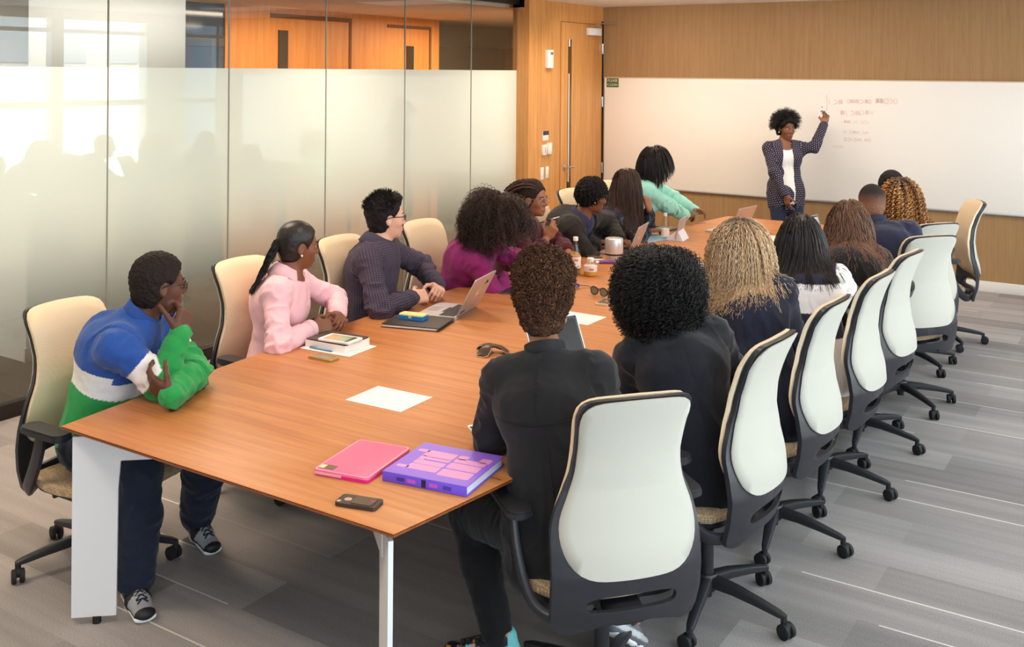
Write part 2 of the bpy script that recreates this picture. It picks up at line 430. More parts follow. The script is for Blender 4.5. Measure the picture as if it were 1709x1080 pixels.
# PLEASE CLEAN sign on the board's upper left corner
sg = thing('sign', 'small green PLEASE CLEAN sign at the upper left corner of the whiteboard', 'sign', (-5.50, YW - 0.0225, 1.945))
m_sgr = pmat('sign_green', srgb(64, 96, 66), 0.5); m_scr = pmat('sign_cream', srgb(238, 230, 196), 0.5)
MB().box((0, -0.0015, 0), (0.155, 0.003, 0.105), None, 0.001).build('sign_plate', m_sgr, sg)
RX = Matrix.Rotation(PI / 2, 4, 'X')
text_obj('sign_lettering', 'PLEASE', 0.042, m_scr, sg, Matrix.Translation((0, -0.0036, 0.024)) @ RX)
text_obj('sign_lettering', 'CLEAN', 0.042, m_scr, sg, Matrix.Translation((0, -0.0036, -0.024)) @ RX)

# wood wall with the door (left, beyond the glass)
YD0 = 9.05
slab('wall_left', (-5.84, YD0, 0), (-5.64, YW + 0.1, ZC), M_DOORW)
b = MB()
for (y0, y1, z0, z1) in [(9.70, 9.704, 0, 2.62), (9.70, 10.66, 2.618, 2.623), (9.955, 9.957, 0, 2.61)]:
    b.box((-5.6395, (y0 + y1) / 2, (z0 + z1) / 2), (0.002, y1 - y0, z1 - z0))
struct(b.build('trim_1', pmat('shadow_gap', srgb(96, 58, 28), 0.8), smooth=False))
slab('trim_2', (-5.645, 10.655, 0), (-5.634, 10.70, 2.66), M_DARKMET)
dr = thing('door_1', 'tall wooden door with a narrow vertical glass slot beside the whiteboard', 'door', (-5.64, 10.18, 0)); struct(dr)
b = MB(); b.box((0.004, 0, 1.31), (0.012, 0.945, 2.60), None, 0.002); b.build('door_leaf', M_DOORW, dr)
b = MB(); b.box((0.011, -0.29, 1.42), (0.004, 0.075, 2.02), None, 0.001)
b.build('door_glass', pmat('dark_slot_glass', srgb(92, 70, 40), 0.15, 0, 0.6), dr)
b = MB(); b.box((0.0135, -0.31, 1.45), (0.002, 0.022, 1.2))
b.build('glass_film', pmat('slot_film', srgb(240, 226, 206), 0.5), dr)
b = MB(); b.box((0.0135, -0.305, 2.39), (0.003, 0.03, 0.08)); b.build('door_bolt', M_WPLASTIC, dr)
b = MB(); b.cyl((0.01, -0.40, 1.02), (0.07, -0.40, 1.02), 0.011); b.tube([(0.065, -0.415, 1.02), (0.07, -0.32, 1.02), (0.068, -0.27, 1.018)], 0.010, 12)
b.box((0.014, -0.40, 1.02), (0.008, 0.05, 0.05), None, 0.003); b.build('door_handle', M_CHROME, dr)
b = MB(); b.box((0.012, -0.33, 0.80), (0.006, 0.02, 0.12), None, 0.002); b.build('lock', M_DARKMET, dr)
for z in (2.34, 1.72, 0.95, 0.3):
    b = MB(); b.cyl((0.018, 0.478, z - 0.06), (0.018, 0.478, z + 0.06), 0.009); b.box((0.012, 0.466, z), (0.006, 0.02, 0.12), None, 0.002)
    b.build('hinge', M_CHROME, dr)
b = MB(); b.box((0.04, 0.22, 2.53), (0.06, 0.26, 0.085), None, 0.008); b.build('closer_body', M_GREYMET, dr)
b = MB(); b.tube([(0.06, 0.10, 2.59), (0.14, 0.35, 2.64), (0.20, 0.47, 2.635)], 0.007, 8); b.build('closer_arm', M_CHROME, dr)

# plates on the wood wall
def plate(name, label, y, z, w, h, d, mat, extra=None, cat='switch'):
    t = thing(name, label, cat, (-5.64, y, z))
    MB().box((d / 2, 0, 0), (d, w, h), None, min(0.004, d / 3)).build('cover', mat, t)
    if extra: extra(t)
    return t
def ex_alarm(t):
    MB().box((0.042, 0.02, 0.06), (0.003, 0.05, 0.03), None, 0.001).build('badge', pmat('grey_print', srgb(120, 110, 104), 0.6), t)
    MB().box((0.042, 0.005, -0.02), (0.004, 0.045, 0.10), None, 0.002).build('lens', pmat('lens_white', srgb(250, 246, 240), 0.15), t)
plate('wall_strobe', 'white wall mounted alarm strobe high on the wood panel', 9.43, 2.205, 0.115, 0.195, 0.042, M_WPLASTIC, ex_alarm, 'alarm')
def ex_room(t):
    MB().box((0.011, 0, 0.030), (0.003, 0.118, 0.045), None, 0.001).build('name_strip', pmat('navy_strip', srgb(52, 50, 70), 0.5), t)
plate('room_sign', 'small sign with a navy strip above the white wall boxes', 9.39, 1.385, 0.118, 0.105, 0.01, M_WPLASTIC, ex_room, 'sign')
def ex_therm(t):
    MB().box((0.026, 0, 0.0), (0.002, 0.03, 0.06), None, 0.0005).build('dial', pmat('dial_grey', srgb(206, 196, 186), 0.4), t)
plate('thermostat', 'white wall box left of its twin under the room sign', 9.355, 1.235, 0.075, 0.11, 0.024, M_WPLASTIC, ex_therm, 'thermostat')
plate('wall_controller', 'white control box with grey face, right of its twin under the room sign', 9.455, 1.245, 0.075, 0.12, 0.03, M_WPLASTIC, ex_therm, 'controller')
def ex_sw(t):
    MB().box((0.009, 0, 0), (0.006, 0.03, 0.06), None, 0.002).build('rocker', M_WPLASTIC, t)
plate('light_switch', 'narrow white light switch nearest the glass wall', 9.325, 0.985, 0.06, 0.13, 0.008, M_WPLASTIC, ex_sw)
plate('light_switch', 'narrow white light switch nearer the door', 9.43, 0.99, 0.06, 0.125, 0.008, M_WPLASTIC, ex_sw)

# glass wall: panes about a metre wide, dark base and head channel, end post
M_GW = glass_wall_mat()
edges = [-2.35, -0.93, 0.09, 1.11, 2.13, 3.14, 4.147, 5.156, 6.174, 7.19, 8.22, 9.235]
for i in range(len(edges) - 1):
    y0, y1 = edges[i] + 0.004, edges[i + 1] - 0.004
    o = MB().add([(XG, y0, 0.06), (XG, y1, 0.06), (XG, y1, 2.78), (XG, y0, 2.78)], [(0, 1, 2, 3)]).build('window_%d' % (i + 1), M_GW, smooth=False, recalc=False)
    struct(o)
b = MB()
for y in edges[1:-1]: b.box((XG, y, 1.42), (0.012, 0.007, 2.72))
struct(b.build('trim_3', pmat('grey_silicone', srgb(150, 150, 138), 0.5), smooth=False))
b = MB(); b.box((XG, 3.4, 0.045), (0.06, 11.7, 0.09), None, 0.004); b.box((XG, 3.4, 2.80), (0.06, 11.7, 0.06), None, 0.004)
b.box((XG + 0.02, 9.235, 1.4), (0.11, 0.07, 2.8), None, 0.004); b.box((XG - 0.0, YB + 0.03, 1.4), (0.08, 0.06, 2.8))
struct(b.build('trim_4', M_DARKMET))

# corridor behind the glass
m_corwhite = pmat('corridor_white_paint', srgb(238, 234, 224), 0.7)
slab('wall_corridor_stub', (-8.2, 4.2, 0), (-6.76, 5.56, 2.74), m_corwhite)
slab('baseboard_corridor', (-6.775, 4.19, 0.0), (-6.755, 5.565, 0.10), pmat('cream_baseboard', srgb(230, 214, 184), 0.6))
slab('wall_corridor', (-8.3, 7.25, 0), (-8.2, 10.9, 2.74), M_CORW)
b = MB()
for (y0, y1, z0, z1) in [(7.87, 9.17, 2.63, 2.68), (9.13, 9.17, 0, 2.63), (9.83, 10.72, 2.60, 2.64), (10.68, 10.72, 0, 2.60)]:
    b.box((-8.196, (y0 + y1) / 2, (z0 + z1) / 2), (0.012, y1 - y0, z1 - z0))
struct(b.build('trim_5', pmat('door_gap_brown', srgb(120, 70, 34), 0.7), smooth=False))
for k, (y, zt) in enumerate([(8.06, 2.50), (10.28, 2.38)]):
    b = MB(); b.box((-8.193, y, zt / 2 + 0.1), (0.012, 0.14, zt - 0.2)); struct(b.build('window_%d' % (21 + k), pmat('slot_dark_%d' % k, srgb(58, 46, 36), 0.3), smooth=False))
slab('wall_corridor_glazing', (-8.3, 10.9, 0), (-8.22, 14.0, 2.40), pmat('dark_office_glazing', srgb(72, 66, 56), 0.12, 0, 0.6))
slab('wall_corridor_end', (-9.2, 14.0, 0), (XG - 0.1, 14.1, 2.74), pmat('corridor_end_paint', srgb(214, 220, 216), 0.7))
slab('wall_corridor_office', (-8.3, 5.56, 0), (-8.22, 7.25, 2.74), pmat('blue_office_glazing', srgb(62, 84, 104), 0.08, 0, 0.7))
b = MB()
for (y0, y1, z0, z1) in [(5.6, 7.25, 2.30, 2.42), (6.1, 6.13, 0, 2.74), (6.7, 6.73, 0, 2.74)]:
    b.box((-8.215, (y0 + y1) / 2, (z0 + z1) / 2), (0.02, y1 - y0, z1 - z0))
struct(b.build('trim_6', pmat('mullion_dark', srgb(52, 56, 60), 0.5), smooth=False))
slab('wall_corridor_far', (-9.2, YB - 0.1, 0), (-9.1, 14.1, 2.74), pmat('corridor_wall_tan', srgb(222, 216, 200), 0.8))
slab('wall_corridor_near', (-9.2, YB - 0.1, 0), (XG, YB, 2.74), pmat('corridor_wall_tan2', srgb(206, 190, 160), 0.8))
slab('wall_above_door', (-5.84, YD0, 2.74), (-5.70, YW + 0.1, 2.9), M_CEIL)
slab('wall_left_return', (-5.95, 9.27, 0), (-5.84, 14.0, 2.74), m_corwhite)

# ceiling fixtures: flush panels
m_em, nt_, b_ = new_mat('lit_diffuser'); b_.inputs['Emission Color'].default_value = (1, 0.86, 0.68, 1); b_.inputs['Emission Strength'].default_value = 0.7
for i, (x, y) in enumerate(CEIL_LAMPS):
    t = thing('ceiling_light', 'flush ceiling panel lamp over the meeting room', 'lamp', (x, y, ZC), 0, 'ceiling panel lamps')
    f = MB(); f.box((0, 0, -0.012), (1.22, 0.62, 0.024), None, 0.004); f.build('frame', M_WHITE, t)
    f = MB(); f.box((0, 0, -0.027), (1.16, 0.56, 0.006)); f.build('diffuser', m_em, t)

# window wall on the right, just outside the picture: sill, mullions, column, panes
M_MULL = pmat('window_mullion', srgb(206, 204, 198), 0.5)
slab('wall_right_sill', (XW, YB - 0.1, 0), (XW + 0.16, YW + 0.1, 0.42), M_WHITE)
slab('wall_right_head', (XW, YB - 0.1, 2.70), (XW + 0.16, YW + 0.1, ZC), M_WHITE)
slab('wall_right_column', (XW - 0.02, 9.22, 0.42), (XW + 0.16, 9.88, 2.70), M_WHITE)
b = MB()
for y in (-2.2, -0.6, 1.0, 2.7, 4.4, 6.1, 7.89): b.box((XW + 0.08, y, 1.56), (0.12, 0.17, 2.28))
b.box((XW + 0.08, 10.52, 1.56), (0.10, 0.05, 2.28))
b.box((XW + 0.08, 4.2, 1.60), (0.09, 13.0, 0.075)); b.box((XW + 0.08, 4.2, 2.55), (0.09, 13.0, 0.05))
struct(b.build('trim_7', M_MULL, smooth=False))
m_wg = clear_glass('window_glass', (0.97, 0.985, 0.98, 1), 1.3)
struct(MB().add([(XW + 0.1, YB, 0.42), (XW + 0.1, YW, 0.42), (XW + 0.1, YW, 2.7), (XW + 0.1, YB, 2.7)], [(3, 2, 1, 0)]).build('window_30', m_wg, smooth=False, recalc=False))
# street outside, seen only as a reflection in the glass wall
b = MB(); b.box((16, 12, 4), (4, 16, 18))
o = b.build('exterior_building', pmat('facade_pale', srgb(226, 220, 208), 0.8), smooth=False); tag(o, 'pale office building across the street outside the windows', 'building')
fb = MB()
for iy in range(9):
    for iz in range(8):
        fb.box((13.98, 5.2 + iy * 1.7, -3.5 + iz * 2.1), (0.06, 1.0, 1.2))
fb.build('facade_glazing', pmat('facade_windows', srgb(176, 188, 194), 0.2), o, smooth=False)
b = MB(); b.box((14, 24.5, 2), (6, 7, 26))
tag(b.build('exterior_building', pmat('facade_dark', srgb(120, 136, 150), 0.6), smooth=False), 'grey blue building behind the pale one outside', 'building')
# ---------------------------------------------------------------- conference table
TX, TY, TL, TZ = -2.68, 5.70, 3.40, 0.74
def t_half(y):
    t = (y - TY) / TL; return 0.80 + 0.23 * (1 - t * t)
tb = thing('conference_table', 'long boat-shaped wooden conference table on grey blade legs', 'table', (TX, TY, 0))
def boat(inset, n=40):
    pts = []
    for i in range(n + 1):
        y = -TL + inset + (2 * TL - 2 * inset) * i / n; pts.append((t_half(TY + y) - inset, y))
    return pts + [(-x, y) for x, y in reversed(pts)]
def loop_solid(layers):
    """stack of equal-count outlines [(pts, z), ...] closed top and bottom"""
    b = MB(); n = len(layers[0][0]); vs = []; fs = []
    for pts, z in layers: vs += [(x, y, z) for x, y in pts]
    for i in range(len(layers) - 1):
        for k in range(n): fs.append((i * n + k, i * n + (k + 1) % n, (i + 1) * n + (k + 1) % n, (i + 1) * n + k))
    fs.append(tuple(range(n))[::-1]); fs.append(tuple((len(layers) - 1) * n + k for k in range(n)))
    return b.add(vs, fs)
loop_solid([(boat(0.004), TZ - 0.004), (boat(0.0015), TZ - 0.001), (boat(0.003), TZ)]).build('tabletop', M_TABLE, tb, auto=60)
loop_solid([(boat(0.05), TZ - 0.036), (boat(0.003), TZ - 0.012), (boat(0.0005), TZ - 0.0041)]).build('table_edge', M_TEDGE, tb)
# flap seams in the top
m_seam = pmat('seam_dark_brown', srgb(88, 48, 26), 0.7)  # dark brown joint lines
b = MB()
b.box((0.74, -2.90, 0.74), (0.20, 0.004, 0.0012)); b.box((0.64, -2.83, 0.74), (0.004, 0.14, 0.0012))
b.build('flap_seam', m_seam, tb, smooth=False)
# blade legs, splayed 50 degrees at the corners; two pairs further along
def leg_blade(x, y, ang):
    """blade reaching inward from the corner (x, y) along ang; slightly flared at the top"""
    b = MB(); d = Vector((math.cos(ang), math.sin(ang), 0)); s = Vector((-d.y, d.x, 0)) * 0.0075
    prof = [(0.0, 0.025), (0.0, 0.70), (0.185, 0.70), (0.172, 0.60), (0.164, 0.50), (0.160, 0.025)]
    p0 = Vector((x, y, 0)); vs = []
    for sg_ in (-1, 1): vs += [p0 + d * u + s * sg_ + Vector((0, 0, z)) for u, z in prof]
    n = len(prof); fs = [tuple(range(n))[::-1], tuple(range(n, 2 * n))] + [(i, (i + 1) % n, n + (i + 1) % n, n + i) for i in range(n)]
    b.add(vs, fs)
    return b
for (sx, sy) in [(-1, -1), (1, -1), (1, 1), (-1, 1)]:
    x = sx * 0.765; y = sy * (TL - 0.03)
    ang = math.atan2(-sy * 0.66, -sx * 0.75)
    lg = leg_blade(x, y, ang).build('leg', M_GREYMET, tb, smooth=False)
    f = MB(); f.cyl((x + 0.09 * math.cos(ang), y + 0.09 * math.sin(ang), 0.0), (x + 0.09 * math.cos(ang), y + 0.09 * math.sin(ang), 0.026), 0.016, 14)
    f.build('glide', M_RUBBER, lg)
    c = MB(); d = Vector((math.cos(ang), math.sin(ang), 0))
    M_ = Matrix.Translation((x, y, 0)) @ Matrix.Rotation(ang, 4, 'Z')
    c.box((0.205, 0, 0.650), (0.20, 0.022, 0.090), M_, 0.001); c.build('leg_bracket', M_GREYMET, lg, smooth=False)
b = MB(); b.box((0, 0, 0.675), (0.12, 5.9, 0.05), None, 0.003)
for yy in (-3.1, -1.0, 1.0, 3.1): b.box((0, yy, 0.675), (1.1, 0.06, 0.045), None, 0.003)
b.build('under_frame', M_GREYMET, tb)
for yy in (-1.1, 1.1):
    b = MB(); b.box((0, yy, 0.335), (0.50, 0.16, 0.63), None, 0.004); b.build('pedestal', M_GREYMET, tb)

# ---------------------------------------------------------------- task chair
def hour_outline(n=72, grow=0.0, top=1.10, bottom=0.535):
    """hourglass back outline in (x, z), counter-clockwise from the right; z measured with the seat at 0.47"""
    key = [(bottom, 0.135), (bottom + 0.006, 0.165), (0.575, 0.205), (0.62, 0.228), (0.67, 0.236), (0.72, 0.229), (0.78, 0.203), (0.84, 0.184),
           (0.90, 0.178), (0.97, 0.181), (1.03, 0.187), (1.065, 0.187), (1.085, 0.178), (1.096, 0.155), (1.10, 0.11)]
    right = [(x + grow, z + (grow if z > 1.0 else (-grow if z < 0.56 else 0))) for z, x in key]
    pts = [(0.0, right[0][1])] + right + [(0.0, right[-1][1] + 0.004)] + [(-x, z) for x, z in reversed(right)]
    # resample evenly
    P = pts + [pts[0]]; L = [0]
    for i in range(len(P) - 1): L.append(L[-1] + math.dist(P[i], P[i + 1]))
    out = []; j = 0
    for k in range(n):
        s = L[-1] * k / n
        while L[j + 1] < s: j += 1
        t = (s - L[j]) / max(1e-9, L[j + 1] - L[j]); out.append((P[j][0] * (1 - t) + P[j + 1][0] * t, P[j][1] * (1 - t) + P[j + 1][1] * t))
    for _ in range(2): out = [tuple((out[i - 1][a] + 2 * out[i][a] + out[(i + 1) % n][a]) / 4 for a in (0, 1)) for i in range(n)]
    return out
def spine_y(x, z):
    """how the shell curves: forward at the lumbar, reclined above, edges wrapped forward"""
    zs = [0.38, 0.46, 0.54, 0.62, 0.70, 0.80, 0.90, 1.00, 1.10]
    ys = [-0.225, -0.250, -0.258, -0.245, -0.222, -0.208, -0.216, -0.246, -0.300]
    z = min(max(z, zs[0]), zs[-1] + 0.02)
    y = float(np.interp(z, zs, ys))
    w = 0.9 if z < 0.85 else 0.9 - 0.9 * (z - 0.85)
    return y + w * x * x
def sheet(outline, cen, off_front, off_back, rim, rings=7, hole=None, crown=0.0):
    """closed padded sheet over a star-shaped outline; front is +y; rim = half thickness at the edge"""
    n = len(outline); b = MB(); vs = []; fs = []
    def P(r, k, side):
        ox, oz = outline[k]
        if hole: hx, hz = hole[k]; x = hx + (ox - hx) * r; z = hz + (oz - hz) * r
        else: x = cen[0] + (ox - cen[0]) * r; z = cen[1] + (oz - cen[1]) * r
        e = 1 - r ** 6 if not hole else 1 - abs(2 * r - 1) ** 8
        th = rim + ((off_front if side > 0 else off_back) - rim) * e + (crown * (1 - r * r) if side > 0 else 0)
        return (x, spine_y(x, z) + side * th, z)
    rs = [i / rings for i in range(1 if not hole else 0, rings + 1)]
    idx = {}
    for side in (1, -1):
        if not hole:
            idx[(side, 'c')] = len(vs); vs.append((cen[0], spine_y(*cen) + side * (off_front + crown if side > 0 else off_back), cen[1]))
        for ri, r in enumerate(rs):
            for k in range(n): idx[(side, ri, k)] = len(vs); vs.append(P(r, k, side))
    for side in (1, -1):
        for k in range(n):
            k2 = (k + 1) % n
            if not hole: fs.append((idx[(side, 'c')], idx[(side, 0, k)], idx[(side, 0, k2)]))
            for ri in range(len(rs) - 1): fs.append((idx[(side, ri, k)], idx[(side, ri, k2)], idx[(side, ri + 1, k2)], idx[(side, ri + 1, k)]))
    last = len(rs) - 1
    for k in range(n):
        k2 = (k + 1) % n
        fs.append((idx[(1, last, k)], idx[(1, last, k2)], idx[(-1, last, k2)], idx[(-1, last, k)]))
        if hole: fs.append((idx[(1, 0, k)], idx[(1, 0, k2)], idx[(-1, 0, k2)], idx[(-1, 0, k)]))
    return b.add(vs, fs)
def offset_y(b, dy): b.v = [(x, y + dy, z) for x, y, z in b.v]; return b

def make_chair():
    root = thing('office_chair', '', 'chair')
    # five-star base
    hub = MB(); hub.lathe([(0.0, 0.075), (0.034, 0.075), (0.042, 0.09), (0.044, 0.125), (0.036, 0.14), (0.0, 0.142)], n=24)
    hub.cyl((0, 0, 0.05), (0, 0, 0.08), 0.02, 16); hub.build('base_hub', M_BLACK, root)
    for k in range(5):
        a = math.radians(50 + 72 * k); d = Vector((math.cos(a), math.sin(a), 0))
        l = MB(); path = [d * 0.03 + Vector((0, 0, 0.112)), d * 0.12 + Vector((0, 0, 0.108)), d * 0.22 + Vector((0, 0, 0.094)), d * 0.30 + Vector((0, 0, 0.080)), d * 0.325 + Vector((0, 0, 0.074))]
        l.tube(path, [0.030, 0.026, 0.021, 0.017, 0.012], 12, flat=(0.95, 0.75), up=(0, 0, 1))
        l.cyl(d * 0.318 + Vector((0, 0, 0.050)), d * 0.318 + Vector((0, 0, 0.082)), 0.012, 12)
        lo = l.build('leg', M_BLACK, root)
        ca = a + 0.9 + 1.7 * k; e = Vector((math.cos(ca), math.sin(ca), 0)); sd = Vector((-e.y, e.x, 0))
        c = MB(); cc = d * 0.318 + e * 0.012 + Vector((0, 0, 0.028))
        for s in (-1, 1):
            c.tube([cc + sd * s * 0.006, cc + sd * s * 0.008, cc + sd * s * 0.022, cc + sd * s * 0.025], [0.024, 0.028, 0.028, 0.022], 18)
        c.tube([cc - sd * 0.007 + Vector((0, 0, 0.012)), cc + sd * 0.007 + Vector((0, 0, 0.012))], 0.018, 12)
        c.build('caster', M_RUBBER, lo)
    g = MB(); g.cyl((0, 0, 0.13), (0, 0, 0.30), 0.025, 20); g.cyl((0, 0, 0.29), (0, 0, 0.42), 0.014, 16); g.lathe([(0.027, 0.27), (0.031, 0.275), (0.031, 0.305), (0.027, 0.31)], n=20)
    g.build('gas_lift', M_BLACK, root)
    m = MB(); m.box((0, -0.02, 0.405), (0.15, 0.24, 0.05), None, 0.012); m.tube([(0.07, 0.02, 0.40), (0.20, 0.03, 0.395), (0.24, 0.03, 0.40)], [0.007, 0.007, 0.011], 10)
    m.tube([(-0.07, -0.02, 0.40), (-0.19, -0.02, 0.385)], [0.007, 0.012], 10)
    m.tube([(0, -0.10, 0.405), (0, -0.225, 0.395)], 0.04, 12, flat=(1.6, 0.5)); m.build('tilt_mechanism', M_BLACK, root)
    # seat
    s = MB(); nx, ny = 18, 18; vs = []; fs = []
    def sp(u, v):     # square to rounded seat outline
        x = u * math.sqrt(1 - v * v / 2.6); y = v * math.sqrt(1 - u * u / 2.6)
        return x * 0.285, 0.075 + y * 0.245
    for side in (1, -1):
        for i in range(nx + 1):
            for j in range(ny + 1):
                u, v = -1 + 2 * i / nx, -1 + 2 * j / ny; x, y = sp(u, v)
                edge = max(abs(u), abs(v)) ** 8; dish = -0.010 * (1 - u * u) + 0.008 * u * u
                fall = -0.035 * max(0, v - 0.3) ** 2
                z = (0.468 + dish + fall - 0.022 * edge) if side > 0 else (0.424 + fall + 0.010 * edge)
                vs.append((x, y, z))
    o2 = (nx + 1) * (ny + 1); I = lambda i, j, o=0: o + i * (ny + 1) + j
    for o in (0, o2):
        for i in range(nx):
            for j in range(ny): fs.append((I(i, j, o), I(i + 1, j, o), I(i + 1, j + 1, o), I(i, j + 1, o)))
    ring = [(i, 0) for i in range(nx)] + [(nx, j) for j in range(ny)] + [(i, ny) for i in range(nx, 0, -1)] + [(0, j) for j in range(ny, 0, -1)]
    for q in range(len(ring)):
        a_, b_2 = ring[q], ring[(q + 1) % len(ring)]; fs.append((I(*a_), I(*b_2), I(*b_2, o2), I(*a_, o2)))
    s.add(vs, fs).build('seat_cushion', M_SEAT, root, auto=70)
    sp_ = MB(); sp_.prism(rounded_poly(0.50, 0.43, 0.12, 8), 0.408, 0.428, Matrix.Translation((0, 0.075, 0))); sp_.build('seat_pan', M_BLACK, root)
    # back: cream front pad, black frame with slot, pale rear pad
    out = hour_outline()
    cen = (0.0, 0.80)
    offset_y(sheet(out, cen, 0.017, 0.010, 0.008, crown=0.006), 0.020).build('back_cushion', M_FRONT, root, auto=80)
    offset_y(sheet(hour_outline(grow=-0.007), cen, 0.010, 0.010, 0.004), -0.020).build('back_panel', M_REAR, root, auto=80)
    # frame outline: the hourglass carried on down to a cross bar, arched underneath
    n = 72
    fo = []
    kr = [(0.0, 0.392), (0.07, 0.388), (0.13, 0.376), (0.18, 0.362), (0.222, 0.362), (0.243, 0.385), (0.250, 0.45), (0.250, 0.55), (0.250, 0.62), (0.246, 0.68),
          (0.233, 0.73), (0.205, 0.79), (0.184, 0.85), (0.177, 0.91), (0.180, 0.98), (0.186, 1.03), (0.186, 1.062), (0.177, 1.083), (0.154, 1.094), (0.10, 1.098), (0.0, 1.10)]
    full = kr + [(-x, z) for x, z in reversed(kr[1:-1])]
    P = full + [full[0]]
    # sample by angle around the slot so that the ring stays star-shaped
    sc = (0.0, 0.455)
    def ray_hit(a):
        best = None; dx, dz = math.cos(a), math.sin(a)
        for i in range(len(P) - 1):
            x1, z1 = P[i][0] - sc[0], P[i][1] - sc[1]; x2, z2 = P[i + 1][0] - sc[0], P[i + 1][1] - sc[1]
            den = dx * (z2 - z1) - dz * (x2 - x1)
            if abs(den) < 1e-12: continue
            t = (x1 * (z2 - z1) - z1 * (x2 - x1)) / den; u = (x1 * dz - z1 * dx) / den
            if t > 0 and -1e-9 <= u <= 1 + 1e-9 and (best is None or t < best): best = t
        return (sc[0] + dx * best, sc[1] + dz * best)
    nf = 120
    angs = []
    for k in range(nf):
        ox = 2 * PI * k / nf; angs.append(ox)
    # denser sampling upward (long thin part)
    angs = sorted(set([round(a, 6) for a in angs] + [round(PI / 2 + s_ * q, 6) for q in np.linspace(0.0, 0.55, 26) for s_ in (-1, 1)]))
    oo = [ray_hit(a) for a in angs]
    hh = []
    for a in angs:
        c_, s_ = math.cos(a), math.sin(a)
        r = (abs(c_ / 0.150) ** 4 + abs(s_ / 0.026) ** 4) ** -0.25; hh.append((sc[0] + r * c_, sc[1] + r * s_ + 0.008 * (1 - (r * c_ / 0.15) ** 2)))
    offset_y(sheet(oo, sc, 0.011, 0.011, 0.009, rings=9, hole=hh), -0.002).build('back_frame', M_FRAMEB, root, auto=50)
    # arms: pad on a post that sweeps down and back into the frame
    for sx in (-1, 1):
        a = MB()
        path = [(sx * 0.300, 0.035, 0.665), (sx * 0.300, 0.025, 0.62), (sx * 0.298, 0.0, 0.55), (sx * 0.290, -0.045, 0.47), (sx * 0.275, -0.09, 0.415), (sx * 0.245, -0.13, 0.390), (sx * 0.19, -0.18, 0.388), (sx * 0.12, -0.20, 0.392)]
        # smooth
        for _ in range(2):
            q = [path[0]]
            for i in range(len(path) - 1):
                A, B = Vector(path[i]), Vector(path[i + 1]); q += [tuple(A * 0.75 + B * 0.25), tuple(A * 0.25 + B * 0.75)]
            q.append(path[-1]); path = q
        a.tube(path, 0.026, 12, flat=(1.15, 0.52), up=(1, 0, 0)) if False else a.tube(path, 0.026, 12, flat=(0.52, 1.05), up=(0, 1, 0))
        ar = a.build('armrest', M_FRAMEB, root)
        pd = MB(); pts = rounded_poly(0.088, 0.255, 0.04, 6)
        M_ = Matrix.Translation((sx * 0.298, 0.06, 0))
        pd.prism(pts, 0.668, 0.684, M_); pd.prism([(x * 0.93, y * 0.97) for x, y in pts], 0.684, 0.692, M_); pd.prism([(x * 0.8, y * 0.9) for x, y in pts], 0.660, 0.668, M_)
        pd.build('arm_pad', M_BLACK, ar)
    return root

def place_chair(src, x, y, face_deg, dz, label, group):
    c = copy_tree(src)
    c.location = (x, y, 0); c.rotation_euler = (0, 0, math.radians(face_deg - 90))
    c['label'] = label; c['group'] = group
    for ch in c.children:
        nm = ch.name.split('.')[0]
        if nm in ('seat_cushion', 'seat_pan', 'back_cushion', 'back_panel', 'back_frame', 'armrest', 'tilt_mechanism'): ch.location.z += dz
    return c
chair0 = make_chair()
GW, GR = 'task chairs on the glass wall side', 'task chairs on the window side'
CH = [
 (-1.57, 3.00, 140, 0.0, 'nearest black and white task chair, its pale back square to the camera in the foreground', GR),
 (-1.51, 3.76, 177, 0.0, 'pale-backed task chair second in the window-side row, behind the curly black haired woman', GR),
 (-1.50, 4.52, 178, 0.0, 'pale-backed task chair third in the window-side row, behind the woman with grey blonde hair', GR),
 (-1.475, 5.24, 178, 0.0, 'pale-backed task chair fourth in the window-side row, behind the striped pullover', GR),
 (-1.48, 5.97, 174, 0.0, 'pale-backed task chair fifth in the window-side row, behind the woman with long brown hair', GR),
 (-1.44, 6.78, 142, 0.0, 'turned pale-backed task chair sixth in the window-side row, behind the man in navy', GR),
 (-1.58, 7.70, 145, -0.05, 'lower pale-backed task chair just showing behind the turned sixth chair of the window side', GR),
 (-1.52, 8.50, 205, 0.0, 'cream task chair at the far end by the whiteboard, seen from its front edge', GR),
 (-3.80, 2.70, 2, -0.04, 'cream-fronted task chair of the man in the green, white and blue pullover', GW),
 (-3.82, 3.72, 0, -0.01, 'cream-fronted task chair behind the woman in the pink shirt', GW),
 (-3.85, 4.50, 0, 0.0, 'cream-fronted task chair of the man in the dark checked shirt, left of his back', GW),
 (-3.86, 5.28, -2, 0.0, 'cream-fronted task chair between the checked shirt and the purple shirt', GW),
 (-3.90, 6.03, -4, 0.0, 'cream task chair of the woman in maroon, mostly hidden by the big brown curls', GW),
 (-3.93, 6.72, -4, 0.0, 'task chair hidden under the woman in the black blazer', GW),
 (-3.95, 7.40, 0, 0.0, 'task chair hidden under the woman in the flannel shirt', GW),
 (-4.00, 8.16, 6, 0.0, 'task chair hidden under the woman in the mint blazer', GW),
]
CHAIRS = [place_chair(chair0, *a) for a in CH]
def kill(o):
    for ch in list(o.children): kill(ch)
    bpy.data.objects.remove(o)
kill(chair0)
